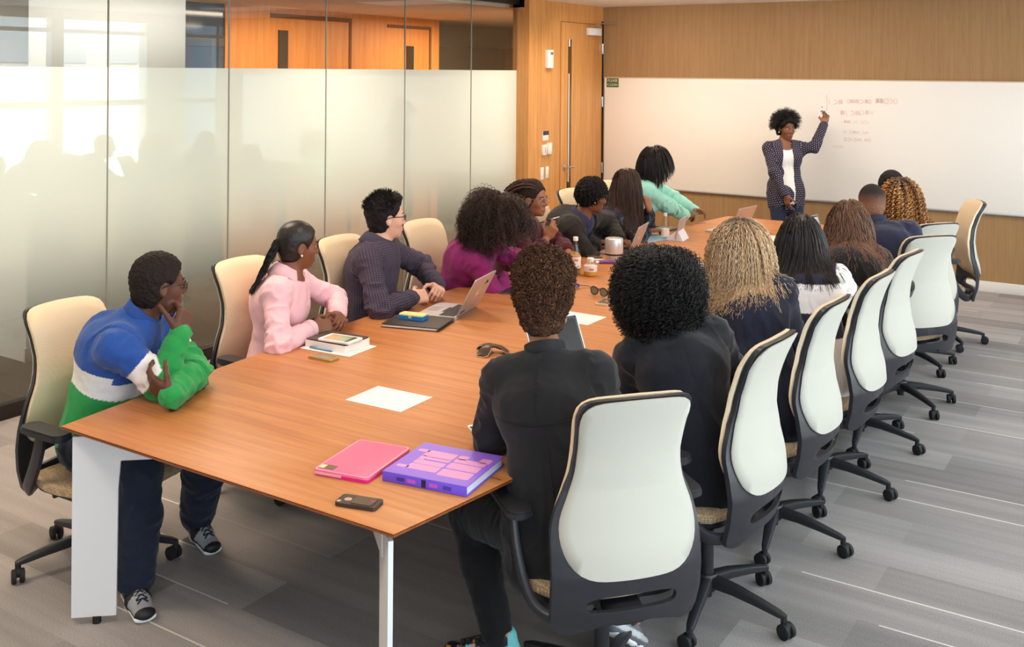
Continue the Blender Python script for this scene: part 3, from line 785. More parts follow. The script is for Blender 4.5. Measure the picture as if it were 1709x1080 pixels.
# ---------------------------------------------------------------- things on the table
TT = TZ + 0.0006
deg = math.radians
def flat_box(t, name, w, d, h, mat, z=0.0, r=0.004, bev=None, M=None):
    b = MB(); b.prism(rounded_poly(w, d, r, 4), z, z + h, M); return b.build(name, mat, t)
def sheet_of_paper(label, x, y, w, d, rz, printed=False, z=TT):
    o = thing('paper_sheet', label, 'paper', (x, y, z), deg(rz))
    flat_box(o, 'page', w, d, 0.0012, M_PAPER, r=0.001)
    if printed:
        b = MB()
        b.box((0, d * 0.41, 0.0014), (w * 0.9, 0.002, 0.0004))
        b.build('printed_line', pmat('print_grey', srgb(190, 180, 170), 0.8), o, smooth=False)
    return o
sheet_of_paper('white paper sheet alone on the table, nearest the pink case', -2.673, 3.234, 0.215, 0.280, 92, True)
sheet_of_paper('white paper sheet beyond the tall brown afro hair', -2.725, 4.860, 0.28, 0.215, 0)
sheet_of_paper('white paper sheet between the round black curls and the grey blonde hair', -2.790, 6.640, 0.22, 0.27, 18)

# pink case and purple book
t = thing('laptop_case', 'glossy pink hard case with a dark sticker, lying left of the purple book', 'case', (-2.306, 2.657, TT), deg(10.5))
m_pink = pmat('pink_gloss_shell', srgb(240, 120, 160), 0.16, 0, 0.5, coat=0.6); m_pinkd = pmat('pink_shell_side', srgb(226, 30, 130), 0.3)
flat_box(t, 'lower_shell', 0.207, 0.298, 0.011, m_pinkd, r=0.016); flat_box(t, 'upper_shell', 0.209, 0.300, 0.007, m_pink, 0.011, r=0.016)
flat_box(t, 'rim', 0.203, 0.294, 0.0006, pmat('pink_rim', srgb(250, 168, 196), 0.2), 0.018, r=0.014); flat_box(t, 'lid_panel', 0.193, 0.284, 0.0006, m_pink, 0.0186, r=0.012)
b = MB(); b.box((-0.062, -0.118, 0.0196), (0.05, 0.034, 0.0008)); b.build('sticker', pmat('sticker_olive', srgb(122, 96, 66), 0.5), t)
b = MB(); b.box((-0.083, -0.120, 0.0203), (0.020, 0.026, 0.0008)); b.build('sticker', pmat('sticker_cream', srgb(240, 222, 170), 0.5), t)
b = MB(); b.box((-0.045, -0.1505, 0.0085), (0.10, 0.0015, 0.008)); b.build('label_strip', pmat('strip_pale', srgb(240, 170, 190), 0.5), t)
t = thing('book', 'thick purple hardcover with big pink lettering at the table edge', 'book', (-2.027, 2.742, TT), deg(8.8))
m_pur = pmat('purple_cover', srgb(150, 106, 226), 0.35); m_purd = pmat('purple_spine', srgb(112, 84, 224), 0.4); m_plet = pmat('pink_print', srgb(236, 160, 214), 0.4)
flat_box(t, 'page_block', 0.296, 0.272, 0.026, pmat('page_edges', srgb(226, 226, 238), 0.8), 0.003, r=0.002)
flat_box(t, 'cover', 0.307, 0.283, 0.003, m_pur, 0.029, r=0.003); flat_box(t, 'cover', 0.307, 0.283, 0.003, m_purd, 0.0, r=0.003)
b = MB(); b.box((0, -0.1405, 0.016), (0.307, 0.004, 0.032), None, 0.0012); b.build('spine', m_purd, t)
def uvb(b, u0, v0, u1, v1, r=0.008, z=0.032):
    w, d = (u1 - u0) * 0.307, (v1 - v0) * 0.283
    b.prism(rounded_poly(w, d, min(r, w / 2.05, d / 2.05), 4), z, z + 0.0006, Matrix.Translation(((u0 + u1 - 1) / 2 * 0.307, (v0 + v1 - 1) / 2 * 0.283, 0)))
for rc in [[(0.05, 0.20, 0.19, 0.275), (0.17, 0.20, 0.535, 0.36), (0.17, 0.37, 0.535, 0.49), (0.05, 0.72, 0.19, 0.80), (0.17, 0.60, 0.535, 0.80), (0.17, 0.48, 0.24, 0.62), (0.24, 0.525, 0.535, 0.61)],
           [(0.56, 0.16, 0.93, 0.36), (0.56, 0.385, 0.93, 0.56), (0.56, 0.58, 0.93, 0.70), (0.56, 0.68, 0.68, 0.80), (0.82, 0.68, 0.95, 0.82)]]:
    for (u0, v0, u1, v1) in rc:
        b = MB(); uvb(b, u0, v0, u1, v1); b.build('cover_print', m_plet, t)
for u, w, c in [(-0.085, 0.03, (70, 46, 150)), (-0.045, 0.03, (190, 90, 220)), (0.0, 0.016, (36, 24, 70)), (0.035, 0.03, (190, 90, 220)), (0.085, 0.03, (80, 60, 180))]:
    b = MB(); b.box((u, -0.1428, 0.016), (w, 0.0008, 0.012 if w > 0.02 else 0.024)); b.build('spine_print', pmat('spine_ink', srgb(*c), 0.5), t)

def phone(label, x, y, rz, w, d, h, body, face, extra=None, z=TT):
    t = thing('phone', label, 'phone', (x, y, z), deg(rz))
    flat_box(t, 'phone_body', w, d, h, body, r=0.011)
    if face is not None: flat_box(t, 'screen', w * 0.90, d * 0.76, 0.0006, face, h, r=0.002)
    if extra: extra(t, w, d, h)
    return t
def ex_case(t, w, d, h):
    b = MB(); b.prism(rounded_poly(w * 0.78, d * 0.52, 0.008), h, h + 0.0022, Matrix.Translation((0, -d * 0.12, 0))); b.build('back_pad', pmat('case_pad', srgb(92, 72, 56), 0.55), t)
    b = MB(); b.lathe([(0.0, h + 0.0006), (0.011, h + 0.0006), (0.012, h + 0.0001)], (0, d * 0.27, 0), 20); b.build('logo_window', pmat('rose_gold', srgb(226, 176, 146), 0.3, 0.7), t)
    b = MB(); b.lathe([(0.0, h + 0.0006), (0.006, h + 0.0006), (0.007, h + 0.0001)], (-w * 0.28, d * 0.43, 0), 16, Matrix.Scale(1.0, 4)); b.build('camera_window', pmat('rose_gold2', srgb(220, 176, 150), 0.3, 0.6), t)
    b = MB(); b.box((w * 0.05, -d * 0.33, h + 0.0025), (0.008, 0.016, 0.0005)); b.build('red_mark', pmat('red_mark', srgb(180, 60, 40), 0.5), t)
phone('phone in a dark brown case lying face down at the near edge of the table', -2.097, 2.398, 105, 0.068, 0.138, 0.012, pmat('case_dark', srgb(58, 48, 44), 0.5), None, ex_case)
def ex_home(t, w, d, h):
    b = MB(); b.lathe([(0.0045, h + 0.0002), (0.0055, h + 0.0004)], (0, -d * 0.44, 0), 16); b.build('home_button', pmat('grey_ring', srgb(200, 198, 196), 0.4), t)
phone('white phone with a dark screen next to the black shirted elbow', -2.138, 3.125, 55, 0.070, 0.145, 0.008, M_WPLASTIC, pmat('screen_grey', srgb(88, 82, 76), 0.12), ex_home)
phone('gold phone beside the stack of books in front of the pink shirt', -3.294, 3.512, 92, 0.067, 0.140, 0.009, pmat('gold_shell', srgb(196, 160, 96), 0.35, 0.6), pmat('screen_olive', srgb(140, 124, 84), 0.12))
phone('grey phone lying on the sunglasses in the middle of the table', -2.750, 5.275, 4, 0.078, 0.158, 0.009, pmat('phone_rim_gold', srgb(230, 206, 176), 0.35, 0.3), pmat('phone_back_grey', srgb(112, 92, 66), 0.3, 0.3), lambda t, w, d, h: MB().lathe([(0.0, h + 0.0012), (0.006, h + 0.0012), (0.007, h + 0.0004)], (0, 0.01, 0), 14).build('logo', pmat('logo_silver', srgb(236, 226, 206), 0.3), t))
phone('dark phone left of the silver cylinder, by the black blazer', -3.494, 6.497, 62, 0.075, 0.155, 0.009, pmat('phone_dark', srgb(44, 38, 36), 0.3), pmat('phone_dark_face', srgb(120, 96, 74), 0.15))

# stack in front of the pink shirt
sheet_of_paper('white cardboard sleeve under the book stack by the pink shirt', -3.372, 3.694, 0.300, 0.214, 4)
t = thing('book', 'white-paged book with a dark cover under the white tablet', 'book', (-3.395, 3.715, TT + 0.0014), deg(3))
flat_box(t, 'page_block', 0.246, 0.186, 0.030, M_PAPER, 0.002, r=0.002); flat_box(t, 'cover', 0.250, 0.190, 0.002, pmat('book_back_white', srgb(230, 226, 220), 0.5), 0, r=0.003)
flat_box(t, 'cover', 0.240, 0.180, 0.006, pmat('book_cover_dark', srgb(70, 56, 50), 0.5), 0.032, r=0.004)
t = thing('tablet', 'white tablet lying on top of the book stack', 'tablet', (-3.352, 3.688, TT + 0.0402), deg(6))
flat_box(t, 'tablet_body', 0.186, 0.118, 0.008, M_WPLASTIC, r=0.010); m_scr, nt_, b_ = new_mat('tablet_screen')
b_.inputs['Roughness'].default_value = 0.12; tc_ = nt_.nodes.new('ShaderNodeTexCoord'); sx_ = nt_.nodes.new('ShaderNodeSeparateXYZ'); nt_.links.new(tc_.outputs['Object'], sx_.inputs[0])
cr_ = nt_.nodes.new('ShaderNodeValToRGB'); mr_ = nt_.nodes.new('ShaderNodeMapRange'); mr_.inputs[1].default_value = -0.07; mr_.inputs[2].default_value = 0.07
nt_.links.new(sx_.outputs[0], mr_.inputs[0]); nt_.links.new(mr_.outputs[0], cr_.inputs[0]); nt_.links.new(cr_.outputs[0], b_.inputs['Base Color'])
cr_.color_ramp.interpolation = 'CONSTANT'; cr_.color_ramp.elements[0].color = srgb(206, 166, 122); cr_.color_ramp.elements[1].position = 0.48; cr_.color_ramp.elements[1].color = srgb(160, 178, 150)
e_ = cr_.color_ramp.elements.new(0.86); e_.color = srgb(84, 90, 70)
flat_box(t, 'screen', 0.144, 0.092, 0.0006, m_scr, 0.008, r=0.002)
t = thing('pen', 'blue pen lying along the book stack on the white sleeve', 'pen', (-3.395, 3.607, TT + 0.0062), deg(2))
b = MB(); b.tube([(-0.075, 0, 0), (0.055, 0, 0), (0.068, 0, 0)], [0.0048, 0.0048, 0.0015], 10); b.build('pen_barrel', pmat('pen_blue', srgb(84, 132, 178), 0.35), t)
b = MB(); b.box((-0.052, 0, 0.006), (0.04, 0.003, 0.0016)); b.build('pen_clip', M_CHROME, t)

# folder and case box in front of the checked shirt
t = thing('folder', 'black folder with papers in front of the checked shirt', 'folder', (-3.332, 4.265, TT), deg(16))
m_fold = pmat('folder_black', srgb(52, 44, 40), 0.4)
flat_box(t, 'cover', 0.322, 0.238, 0.004, m_fold, 0.0, r=0.006); flat_box(t, 'papers', 0.300, 0.222, 0.010, M_PAPER, 0.004, r=0.002, M=Matrix.Translation((-0.006, -0.002, 0)))
flat_box(t, 'cover', 0.318, 0.232, 0.004, m_fold, 0.014, r=0.006)
t = thing('pencil_case', 'small blue case with a white and yellow top lying on the black folder', 'case', (-3.385, 4.290, TT + 0.0182), deg(10))
flat_box(t, 'case_base', 0.150, 0.072, 0.020, pmat('case_blue', srgb(34, 122, 196), 0.35), r=0.014); flat_box(t, 'lid', 0.144, 0.066, 0.006, pmat('case_cream', srgb(244, 226, 150), 0.4), 0.020, r=0.012)
b = MB(); b.box((0.0, -0.037, 0.014), (0.018, 0.003, 0.014), None, 0.001); b.build('latch', pmat('case_latch', srgb(190, 214, 150), 0.4), t)

# laptops
m_key = pmat('key_black', srgb(52, 46, 44), 0.5); m_logo = pmat('logo_white', srgb(246, 244, 244), 0.3); m_bezel = pmat('bezel_black', srgb(20, 20, 22), 0.2)
def laptop(label, hx, hy, rz, w=0.305, d=0.215, lid=112, screen=M_SCREEN, shell=M_ALU, extra=None):
    """local frame: hinge along y at x = 0, base towards -x, lid leaning to +x"""
    t = thing('laptop', label, 'laptop', (hx, hy, TT), deg(rz))
    b = MB(); b.prism(rounded_poly(d, w, 0.010, 4), 0.001, 0.013, Matrix.Translation((-d / 2, 0, 0))); b.prism(rounded_poly(d * 0.97, w * 0.98, 0.010, 4), 0.0, 0.001, Matrix.Translation((-d / 2, 0, 0)))
    base = b.build('laptop_base', shell, t)
    b = MB()
    for i in range(5):
        for k in range(13): b.box((-0.028 - i * 0.0182, (k - 6) * w * 0.068, 0.0138), (0.0150, w * 0.057, 0.0016))
    b.box((-0.028 - 5 * 0.0182, 0, 0.0138), (0.0150, w * 0.34, 0.0016)); b.build('keyboard', m_key, base, smooth=False)
    b = MB(); b.prism(rounded_poly(0.062, 0.10, 0.004), 0.0131, 0.0136, Matrix.Translation((-d + 0.045, 0, 0))); b.build('trackpad', pmat('trackpad_grey', srgb(190, 190, 194), 0.3, 0.5), base)
    M_ = Matrix.Translation((0.002, 0, 0.010)) @ Matrix.Rotation(-deg(lid - 180), 4, 'Y')
    # lid plane: extends along its own -x before the rotation
    b = MB(); b.prism(rounded_poly(d, w, 0.010, 4), 0.0, 0.006, M_ @ Matrix.Translation((d / 2, 0, -0.006)) if False else Matrix.Translation((0.004, 0, 0.012)) @ Matrix.Rotation(-deg(180 - lid), 4, 'Y') @ Matrix.Translation((d / 2, 0, 0)))
    lo = b.build('lid', shell, t)
    ML = Matrix.Translation((0.004, 0, 0.012)) @ Matrix.Rotation(-deg(180 - lid), 4, 'Y') @ Matrix.Translation((d / 2, 0, 0))
    b = MB(); b.prism(rounded_poly(d * 0.95, w * 0.97, 0.006), 0.006, 0.0064, ML); b.build('screen_bezel', m_bezel, lo)
    b = MB(); b.prism(rounded_poly(d * 0.84, w * 0.90, 0.003), 0.0064, 0.0068, ML); b.build('screen', screen, lo)
    b = MB(); b.cyl((0.0, -w * 0.42, 0.011), (0.0, w * 0.42, 0.011), 0.005, 10); b.build('hinge', m_bezel, t)
    # fruit-shaped emblem with a leaf
    pts = []
    for k in range(40):
        a = 2 * PI * k / 40; r = 0.016 * (1 + 0.10 * math.cos(2 * a)) * (1 - 0.16 * math.exp(-((a - PI / 2) / 0.35) ** 2) - 0.10 * math.exp(-((a - 3 * PI / 2) / 0.3) ** 2) - 0.30 * math.exp(-((min(a, 2 * PI - a)) / 0.30) ** 2))
        pts.append((r * math.sin(a) * 1.0, r * math.cos(a)))
    b = MB(); b.prism(pts, -0.0006, 0.0, ML); b.prism([(0.016 + 0.012 * s_ , 0.004 * math.sin(PI * s_) + 0.003) for s_ in np.linspace(0, 1, 7)] + [(0.016 + 0.012 * s_, -0.004 * math.sin(PI * s_) + 0.003) for s_ in np.linspace(0.85, 0.15, 5)], -0.0006, 0.0, ML)
    b.build('emblem', m_logo, lo)
    if extra: extra(lo, ML, w, d)
    return t
def stickers(lo, ML, w, d):
    m_r = pmat('sticker_red', srgb(238, 120, 116), 0.5); m_k = pmat('sticker_black', srgb(40, 36, 40), 0.5); m_b = pmat('sticker_navy', srgb(90, 92, 120), 0.5)
    b = MB(); b.tube([ML @ Vector((0.050, 0.055 + 0.03 * t, -0.0006)) + ML.to_3x3() @ Vector((0.022 * math.sin(3.0 * t), 0, 0)) for t in np.linspace(0, 1, 8)], [0.0015, 0.003, 0.004, 0.005, 0.005, 0.004, 0.003, 0.0015], 6); b.build('sticker', m_k, lo)
    for (x, y, w_, h_) in [(-0.040, 0.045, 0.055, 0.010), (-0.055, 0.060, 0.008, 0.050), (-0.025, 0.058, 0.010, 0.044), (-0.072, 0.050, 0.040, 0.012)]:
        b = MB(); b.box((x, y, -0.0005), (w_ * 0.8, h_, 0.0008), ML); b.build('sticker', m_r, lo)
    b = MB()
    for k in range(6): b.box((-0.090, -0.135 + k * 0.011, -0.0005), (0.014, 0.007, 0.0008), ML)
    b.build('sticker_lettering', m_b, lo, smooth=False)
laptop('silver laptop with red and black stickers open in front of the checked shirt', -3.254, 4.598, 13, w=0.31, d=0.235, lid=118, extra=stickers)
laptop('open silver laptop behind the silver cylinder, in front of the black blazer', -3.345, 6.840, 12, w=0.31, d=0.215, lid=112)
laptop('open silver laptop at the far left corner of the table by the mint blazer', -3.055, 8.230, -6, w=0.33, d=0.225, lid=114)
laptop('open laptop with its dark screen towards the round black curls', -2.315, 4.020, 158, w=0.30, d=0.21, lid=116)
laptop('open laptop with a white screen in front of the golden curls', -2.330, 8.020, 172, w=0.30, d=0.21, lid=110, screen=pmat('white_page_screen', srgb(232, 236, 240), 0.2))

# conference microphone pod: three drooping wings on small feet
t = thing('microphone_pod', 'small three-winged dark table microphone between paper sheet and afro hair', 'microphone', (-2.715, 4.03, TT), deg(25))
m_pod = pmat('pod_dark', srgb(74, 58, 44), 0.3, 0.3); m_podr = pmat('pod_rim', srgb(226, 190, 150), 0.3, 0.5)
for k, a in enumerate((5, 128, 250)):
    M_ = Matrix.Rotation(deg(a), 4, 'Z'); vs, fs = [], []
    prof = [(0.0, 0.018, 0.036), (0.025, 0.022, 0.036), (0.05, 0.028, 0.029), (0.075, 0.030, 0.014), (0.088, 0.020, 0.006)]
    b = MB()
    for (x, hw, z) in prof:
        for s_ in (-1, -0.5, 0, 0.5, 1): vs.append((x, s_ * hw, z + 0.004 * (1 - s_ * s_)))
        for s_ in (1, 0.5, 0, -0.5, -1): vs.append((x, s_ * hw, z - 0.007))
    n = 10
    for i in range(len(prof) - 1):
        for j in range(n): fs.append((i * n + j, i * n + (j + 1) % n, (i + 1) * n + (j + 1) % n, (i + 1) * n + j))
    fs += [tuple(range(n))[::-1], tuple((len(prof) - 1) * n + j for j in range(n))]
    b.add(vs, fs, M_); w_ = b.build('wing', m_pod, t)
    b = MB(); b.tube([M_ @ Vector(p) for p in [(0.03, 0.025, 0.032), (0.055, 0.031, 0.022), (0.078, 0.031, 0.008), (0.091, 0.018, 0.002), (0.092, -0.018, 0.002), (0.078, -0.031, 0.008), (0.055, -0.031, 0.022)]], 0.0022, 6); b.build('rim', m_podr, w_)
b = MB(); b.cyl((0, 0, 0.0), (0, 0, 0.034), 0.008, 14); b.lathe([(0.018, 0.0), (0.018, 0.003), (0.008, 0.006)], n=18); b.build('stand_foot', pmat('pod_foot', srgb(150, 130, 112), 0.3, 0.6), t)

# sunglasses under the grey phone, blue earphone cable
t = thing('sunglasses', 'dark sunglasses with folded arms beside the grey phone', 'sunglasses', (-2.865, 5.400, TT), deg(-12))
m_sgf = pmat('sunglass_frame', srgb(46, 36, 30), 0.25); m_sgl = pmat('sunglass_lens', srgb(120, 126, 112), 0.08, 0, 0.6)
for sx in (-1, 1):
    ring = [(sx * 0.036 + 0.029 * math.cos(a), 0.006 * math.cos(a) ** 2, 0.030 + 0.024 * math.sin(a)) for a in np.linspace(0, 2 * PI, 21)]
    b = MB(); b.tube(ring, 0.0028, 6, cap=False); fo_ = b.build('rim', m_sgf, t)
    b = MB(); b.add(ring[:-1], [tuple(range(20))]); b.build('lens', m_sgl, fo_)
    b = MB(); b.tube([(sx * 0.066, 0.006, 0.036), (sx * 0.067, 0.05, 0.030), (sx * 0.060, 0.11, 0.016), (sx * 0.056, 0.135, 0.004)], 0.0026, 6); b.build('temple', m_sgf, t)
b = MB(); b.tube([(-0.008, 0, 0.036), (0, -0.002, 0.040), (0.008, 0, 0.036)], 0.0026, 6); b.build('bridge', m_sgf, t)
t = thing('charging_cable', 'coiled blue cable with a white plug beside the sunglasses', 'cable', (-3.075, 5.530, TT + 0.003))
pts = []
for i in range(90):
    a = i * 0.33; r = 0.032 + 0.006 * math.sin(i * 0.9); pts.append((r * math.cos(a) * 0.9 - 0.02, r * math.sin(a) - 0.02, 0.002 + 0.006 * (1 + math.sin(i * 0.61)) + i * 0.0002))
pts += [(0.03, 0.06, 0.006), (0.055, 0.055, 0.003), (0.085, 0.02, 0.002), (0.100, -0.005, 0.002)]
b = MB(); b.tube(pts, 0.0024, 6); b.build('cord', pmat('cable_blue', srgb(62, 62, 140), 0.4), t)
b = MB(); b.box((0.112, -0.020, 0.003), (0.030, 0.012, 0.007), Matrix.Identity(4), 0.002); b.build('plug', pmat('plug_violet', srgb(120, 112, 190), 0.4), t)
b = MB(); b.box((0.136, -0.020, 0.003), (0.018, 0.010, 0.006), None, 0.0015); b.build('plug_tip', M_WPLASTIC, t)

# bottles
m_gl = clear_glass('bottle_glass', (0.93, 0.95, 0.93, 1)); m_juice = pmat('amber_juice', srgb(238, 170, 66), 0.15, 0, 0.5); m_lab = pmat('bottle_label', srgb(246, 236, 230), 0.5)
def bottle(label, x, y, prof, fill, lab, cap, capcol=(246, 244, 240), liquid=m_juice):
    t = thing('bottle', label, 'bottle', (x, y, TT))
    b = MB(); b.lathe(prof, n=28); b.build('glass', m_gl, t)
    inner = [(max(0.0, r - 0.002), z + (0.003 if i == 0 else 0)) for i, (r, z) in enumerate(prof) if z <= fill]; rl_ = float(np.interp(fill, [z for r, z in prof], [r for r, z in prof])) - 0.002
    if liquid:
        b = MB(); b.lathe(inner + [(rl_, fill), (0.0, fill)], n=28); b.build('liquid', liquid, t)
    if lab:
        r = float(np.interp((lab[0] + lab[1]) / 2, [z for r_, z in prof], [r_ for r_, z in prof])) + 0.0006
        b = MB(); b.lathe([(r, lab[0]), (r, lab[1])], n=32); lo = b.build('label_wrap', m_lab, t)
        if len(lab) > 2:
            b = MB(); a0 = math.radians(-70); zz = lab[1] - 0.02
            for k in range(7):
                a = a0 + k * 0.10; b.box((0, 0, 0), (0.004, 0.0006, 0.010 + 0.004 * (k % 2)), Matrix.Translation(((r + 0.0004) * math.cos(a), (r + 0.0004) * math.sin(a), zz)) @ Matrix.Rotation(a + PI / 2, 4, 'Z'))
            b.build('label_lettering', pmat('label_pink', srgb(226, 120, 130), 0.5), lo, smooth=False)
    top = prof[-1]
    b = MB(); b.lathe([(0, top[1] + 0.004), (cap, top[1] + 0.003), (cap + 0.0008, top[1]), (cap + 0.0008, top[1] - 0.020), (cap, top[1] - 0.022)], n=24); b.build('cap', pmat('cap_white', srgb(*capcol), 0.4), t)
    return t
bottle('tall glass bottle of amber drink with a white cap', -3.302, 5.898, [(0.0, 0.0), (0.034, 0.0), (0.036, 0.006), (0.036, 0.125), (0.033, 0.145), (0.021, 0.185), (0.015, 0.215), (0.0145, 0.243)], 0.125, (0.045, 0.118, 1), 0.0155)
bottle('short squat bottle of amber juice beside the tall bottle', -3.202, 5.920, [(0.0, 0.0), (0.038, 0.0), (0.043, 0.006), (0.043, 0.062), (0.036, 0.080), (0.024, 0.096), (0.021, 0.112)], 0.058, (0.030, 0.066, 1), 0.022)
bottle('clear empty water bottle by the white tablet stand', -3.395, 7.520, [(0.0, 0.0), (0.030, 0.0), (0.032, 0.006), (0.032, 0.11), (0.028, 0.14), (0.014, 0.185), (0.0125, 0.21)], 0.02, (0.03, 0.09), 0.0135, (236, 236, 236), None)

# silver cylinder device
t = thing('speaker', 'silver cylinder speaker with a black band in the middle of the far table', 'speaker', (-3.298, 6.443, TT))
b = MB(); b.lathe([(0.0, 0.0), (0.048, 0.0), (0.054, 0.012), (0.060, 0.040), (0.062, 0.050)], n=36); b.build('base_bowl', pmat('speaker_base', srgb(206, 196, 196), 0.4, 0.3), t)
b = MB(); b.lathe([(0.0625, 0.050), (0.0625, 0.062)], n=36); b.build('band', pmat('speaker_band', srgb(40, 40, 42), 0.4), t)
b = MB(); b.lathe([(0.0635, 0.062), (0.064, 0.064), (0.064, 0.160), (0.061, 0.166), (0.054, 0.168), (0.0, 0.166)], n=36); b.build('shell', pmat('speaker_silver', srgb(222, 218, 216), 0.3, 0.6), t)
t = thing('marker', 'purple whiteboard marker lying in front of the silver cylinder', 'marker', (-3.315, 6.345, TT + 0.009), deg(35))
b = MB(); b.cyl((-0.055, 0, 0), (0.055, 0, 0), 0.009, 14); b.build('barrel', pmat('marker_purple', srgb(104, 58, 160), 0.4), t); b = MB(); b.cyl((-0.066, 0, 0), (-0.045, 0, 0), 0.0096, 14); b.build('cap', M_WPLASTIC, t)
t = thing('marker', 'white capped marker lying left of the purple marker', 'marker', (-3.415, 6.390, TT + 0.008), deg(40))
b = MB(); b.cyl((-0.05, 0, 0), (0.05, 0, 0), 0.008, 14); b.build('barrel', M_WPLASTIC, t); b = MB(); b.cyl((0.03, 0, 0), (0.058, 0, 0), 0.0086, 14); b.build('cap', pmat('marker_cream', srgb(240, 214, 180), 0.4), t)

# towards the far end
t = thing('folder', 'pale blue folder in front of the plaid flannel shirt', 'folder', (-3.500, 7.500, TT), deg(70)); m_bf = pmat('folder_blue', srgb(160, 196, 216), 0.5)
flat_box(t, 'cover', 0.31, 0.23, 0.003, m_bf, 0.0, r=0.004); flat_box(t, 'papers', 0.295, 0.215, 0.006, M_PAPER, 0.003, r=0.002); flat_box(t, 'cover', 0.31, 0.23, 0.003, m_bf, 0.009, r=0.004)
t = thing('tablet', 'dark tablet lying flat in front of the mint blazer', 'tablet', (-3.62, 8.03, TT), deg(80))
flat_box(t, 'tablet_body', 0.24, 0.17, 0.008, m_bezel, r=0.01); flat_box(t, 'screen', 0.22, 0.15, 0.0006, M_SCREEN, 0.008, r=0.003)
t = thing('tablet', 'tablet propped on a white folded stand beyond the black curls', 'tablet', (-3.335, 7.610, TT), deg(10))
b = MB(); b.prism([(-0.085, 0.0), (0.075, 0.0), (0.030, 0.080), (0.022, 0.080)], -0.10, 0.10, Matrix.Rotation(PI / 2, 4, 'X')); b.build('folded_stand', pmat('stand_white', srgb(238, 236, 244), 0.5), t)
b = MB(); b.box((0.010, 0, 0.098), (0.008, 0.24, 0.165), Matrix.Rotation(deg(14), 4, 'Y'), 0.003); lo = b.build('tablet_body', M_ALU, t)
b = MB(); b.box((0.005, 0, 0.098), (0.001, 0.215, 0.145), Matrix.Rotation(deg(14), 4, 'Y')); b.build('screen', M_SCREEN, lo)
t = thing('notebook', 'white notebook on the table left of the straight dark hair', 'notebook', (-2.715, 8.020, TT), deg(12))
flat_box(t, 'page_block', 0.20, 0.26, 0.012, M_PAPER, 0.0, r=0.003); flat_box(t, 'cover', 0.205, 0.265, 0.002, pmat('note_cover', srgb(244, 234, 220), 0.6), 0.012, r=0.004)
t = thing('pouch', 'oval brown leather pouch behind the grey blonde hair', 'pouch', (-2.600, 7.700, TT))
b = MB(); b.lathe([(0.0, 0.0), (0.10, 0.0), (0.115, 0.010), (0.112, 0.022), (0.09, 0.028), (0.0, 0.030)], n=36, M=Matrix.Scale(0.62, 4, (0, 1, 0))); b.build('pouch_body', pmat('brown_leather', srgb(140, 96, 66), 0.45), t)
b = MB(); b.tube([(0.113 * math.cos(a), 0.07 * math.sin(a), 0.017) for a in np.linspace(0, 2 * PI, 31)], 0.002, 6, cap=False); b.build('zip', M_CHROME, t)
t = thing('tablet', 'black tablet standing upright between blonde hair and dark straight hair', 'tablet', (-2.215, 6.640, TT), deg(152))
b = MB(); b.box((0, 0, 0.098), (0.010, 0.25, 0.18), Matrix.Rotation(deg(-16), 4, 'Y'), 0.003); lo = b.build('tablet_body', m_bezel, t)
b = MB(); b.box((0.0055, 0, 0.098), (0.001, 0.225, 0.155), Matrix.Rotation(deg(-16), 4, 'Y')); b.build('screen', M_SCREEN, lo)
b = MB(); b.prism([(-0.09, 0.0), (0.01, 0.0), (-0.016, 0.09)], -0.06, 0.06, Matrix.Rotation(PI / 2, 4, 'X')); b.build('kickstand', m_bezel, t)
t = thing('tablet', 'dark tablet under the purple sleeve beside the big brown curls', 'tablet', (-3.325, 5.250, TT), deg(30))
flat_box(t, 'tablet_body', 0.24, 0.17, 0.007, pmat('tablet_grey', srgb(96, 88, 84), 0.4, 0.4), r=0.01); flat_box(t, 'screen', 0.22, 0.15, 0.0006, M_SCREEN, 0.007, r=0.003)
# ---------------------------------------------------------------- people kit: bodies grown as one implicit surface
def A(*v): return np.array(v, float)
def unit(v): v = np.asarray(v, float); return v / max(1e-9, np.linalg.norm(v))

def vnoise(p, seed=0):
    """smooth 3-D value noise in [-1, 1] for an (N, 3) array"""
    pi = np.floor(p).astype(np.int64); f = p - pi; f = f * f * (3 - 2 * f)
    def h(ix, iy, iz):
        n = (ix * 374761393 + iy * 668265263 + iz * 2147483647 + seed * 1274126177) & 0xFFFFFFFF
        n = ((n ^ (n >> 13)) * 1274126177) & 0xFFFFFFFF
        return ((n ^ (n >> 16)) & 0xFFFF) / 32767.5 - 1.0
    r = 0
    for dx in (0, 1):
        for dy in (0, 1):
            for dz in (0, 1):
                w = (f[:, 0] if dx else 1 - f[:, 0]) * (f[:, 1] if dy else 1 - f[:, 1]) * (f[:, 2] if dz else 1 - f[:, 2])
                r = r + w * h(pi[:, 0] + dx, pi[:, 1] + dy, pi[:, 2] + dz)
    return r

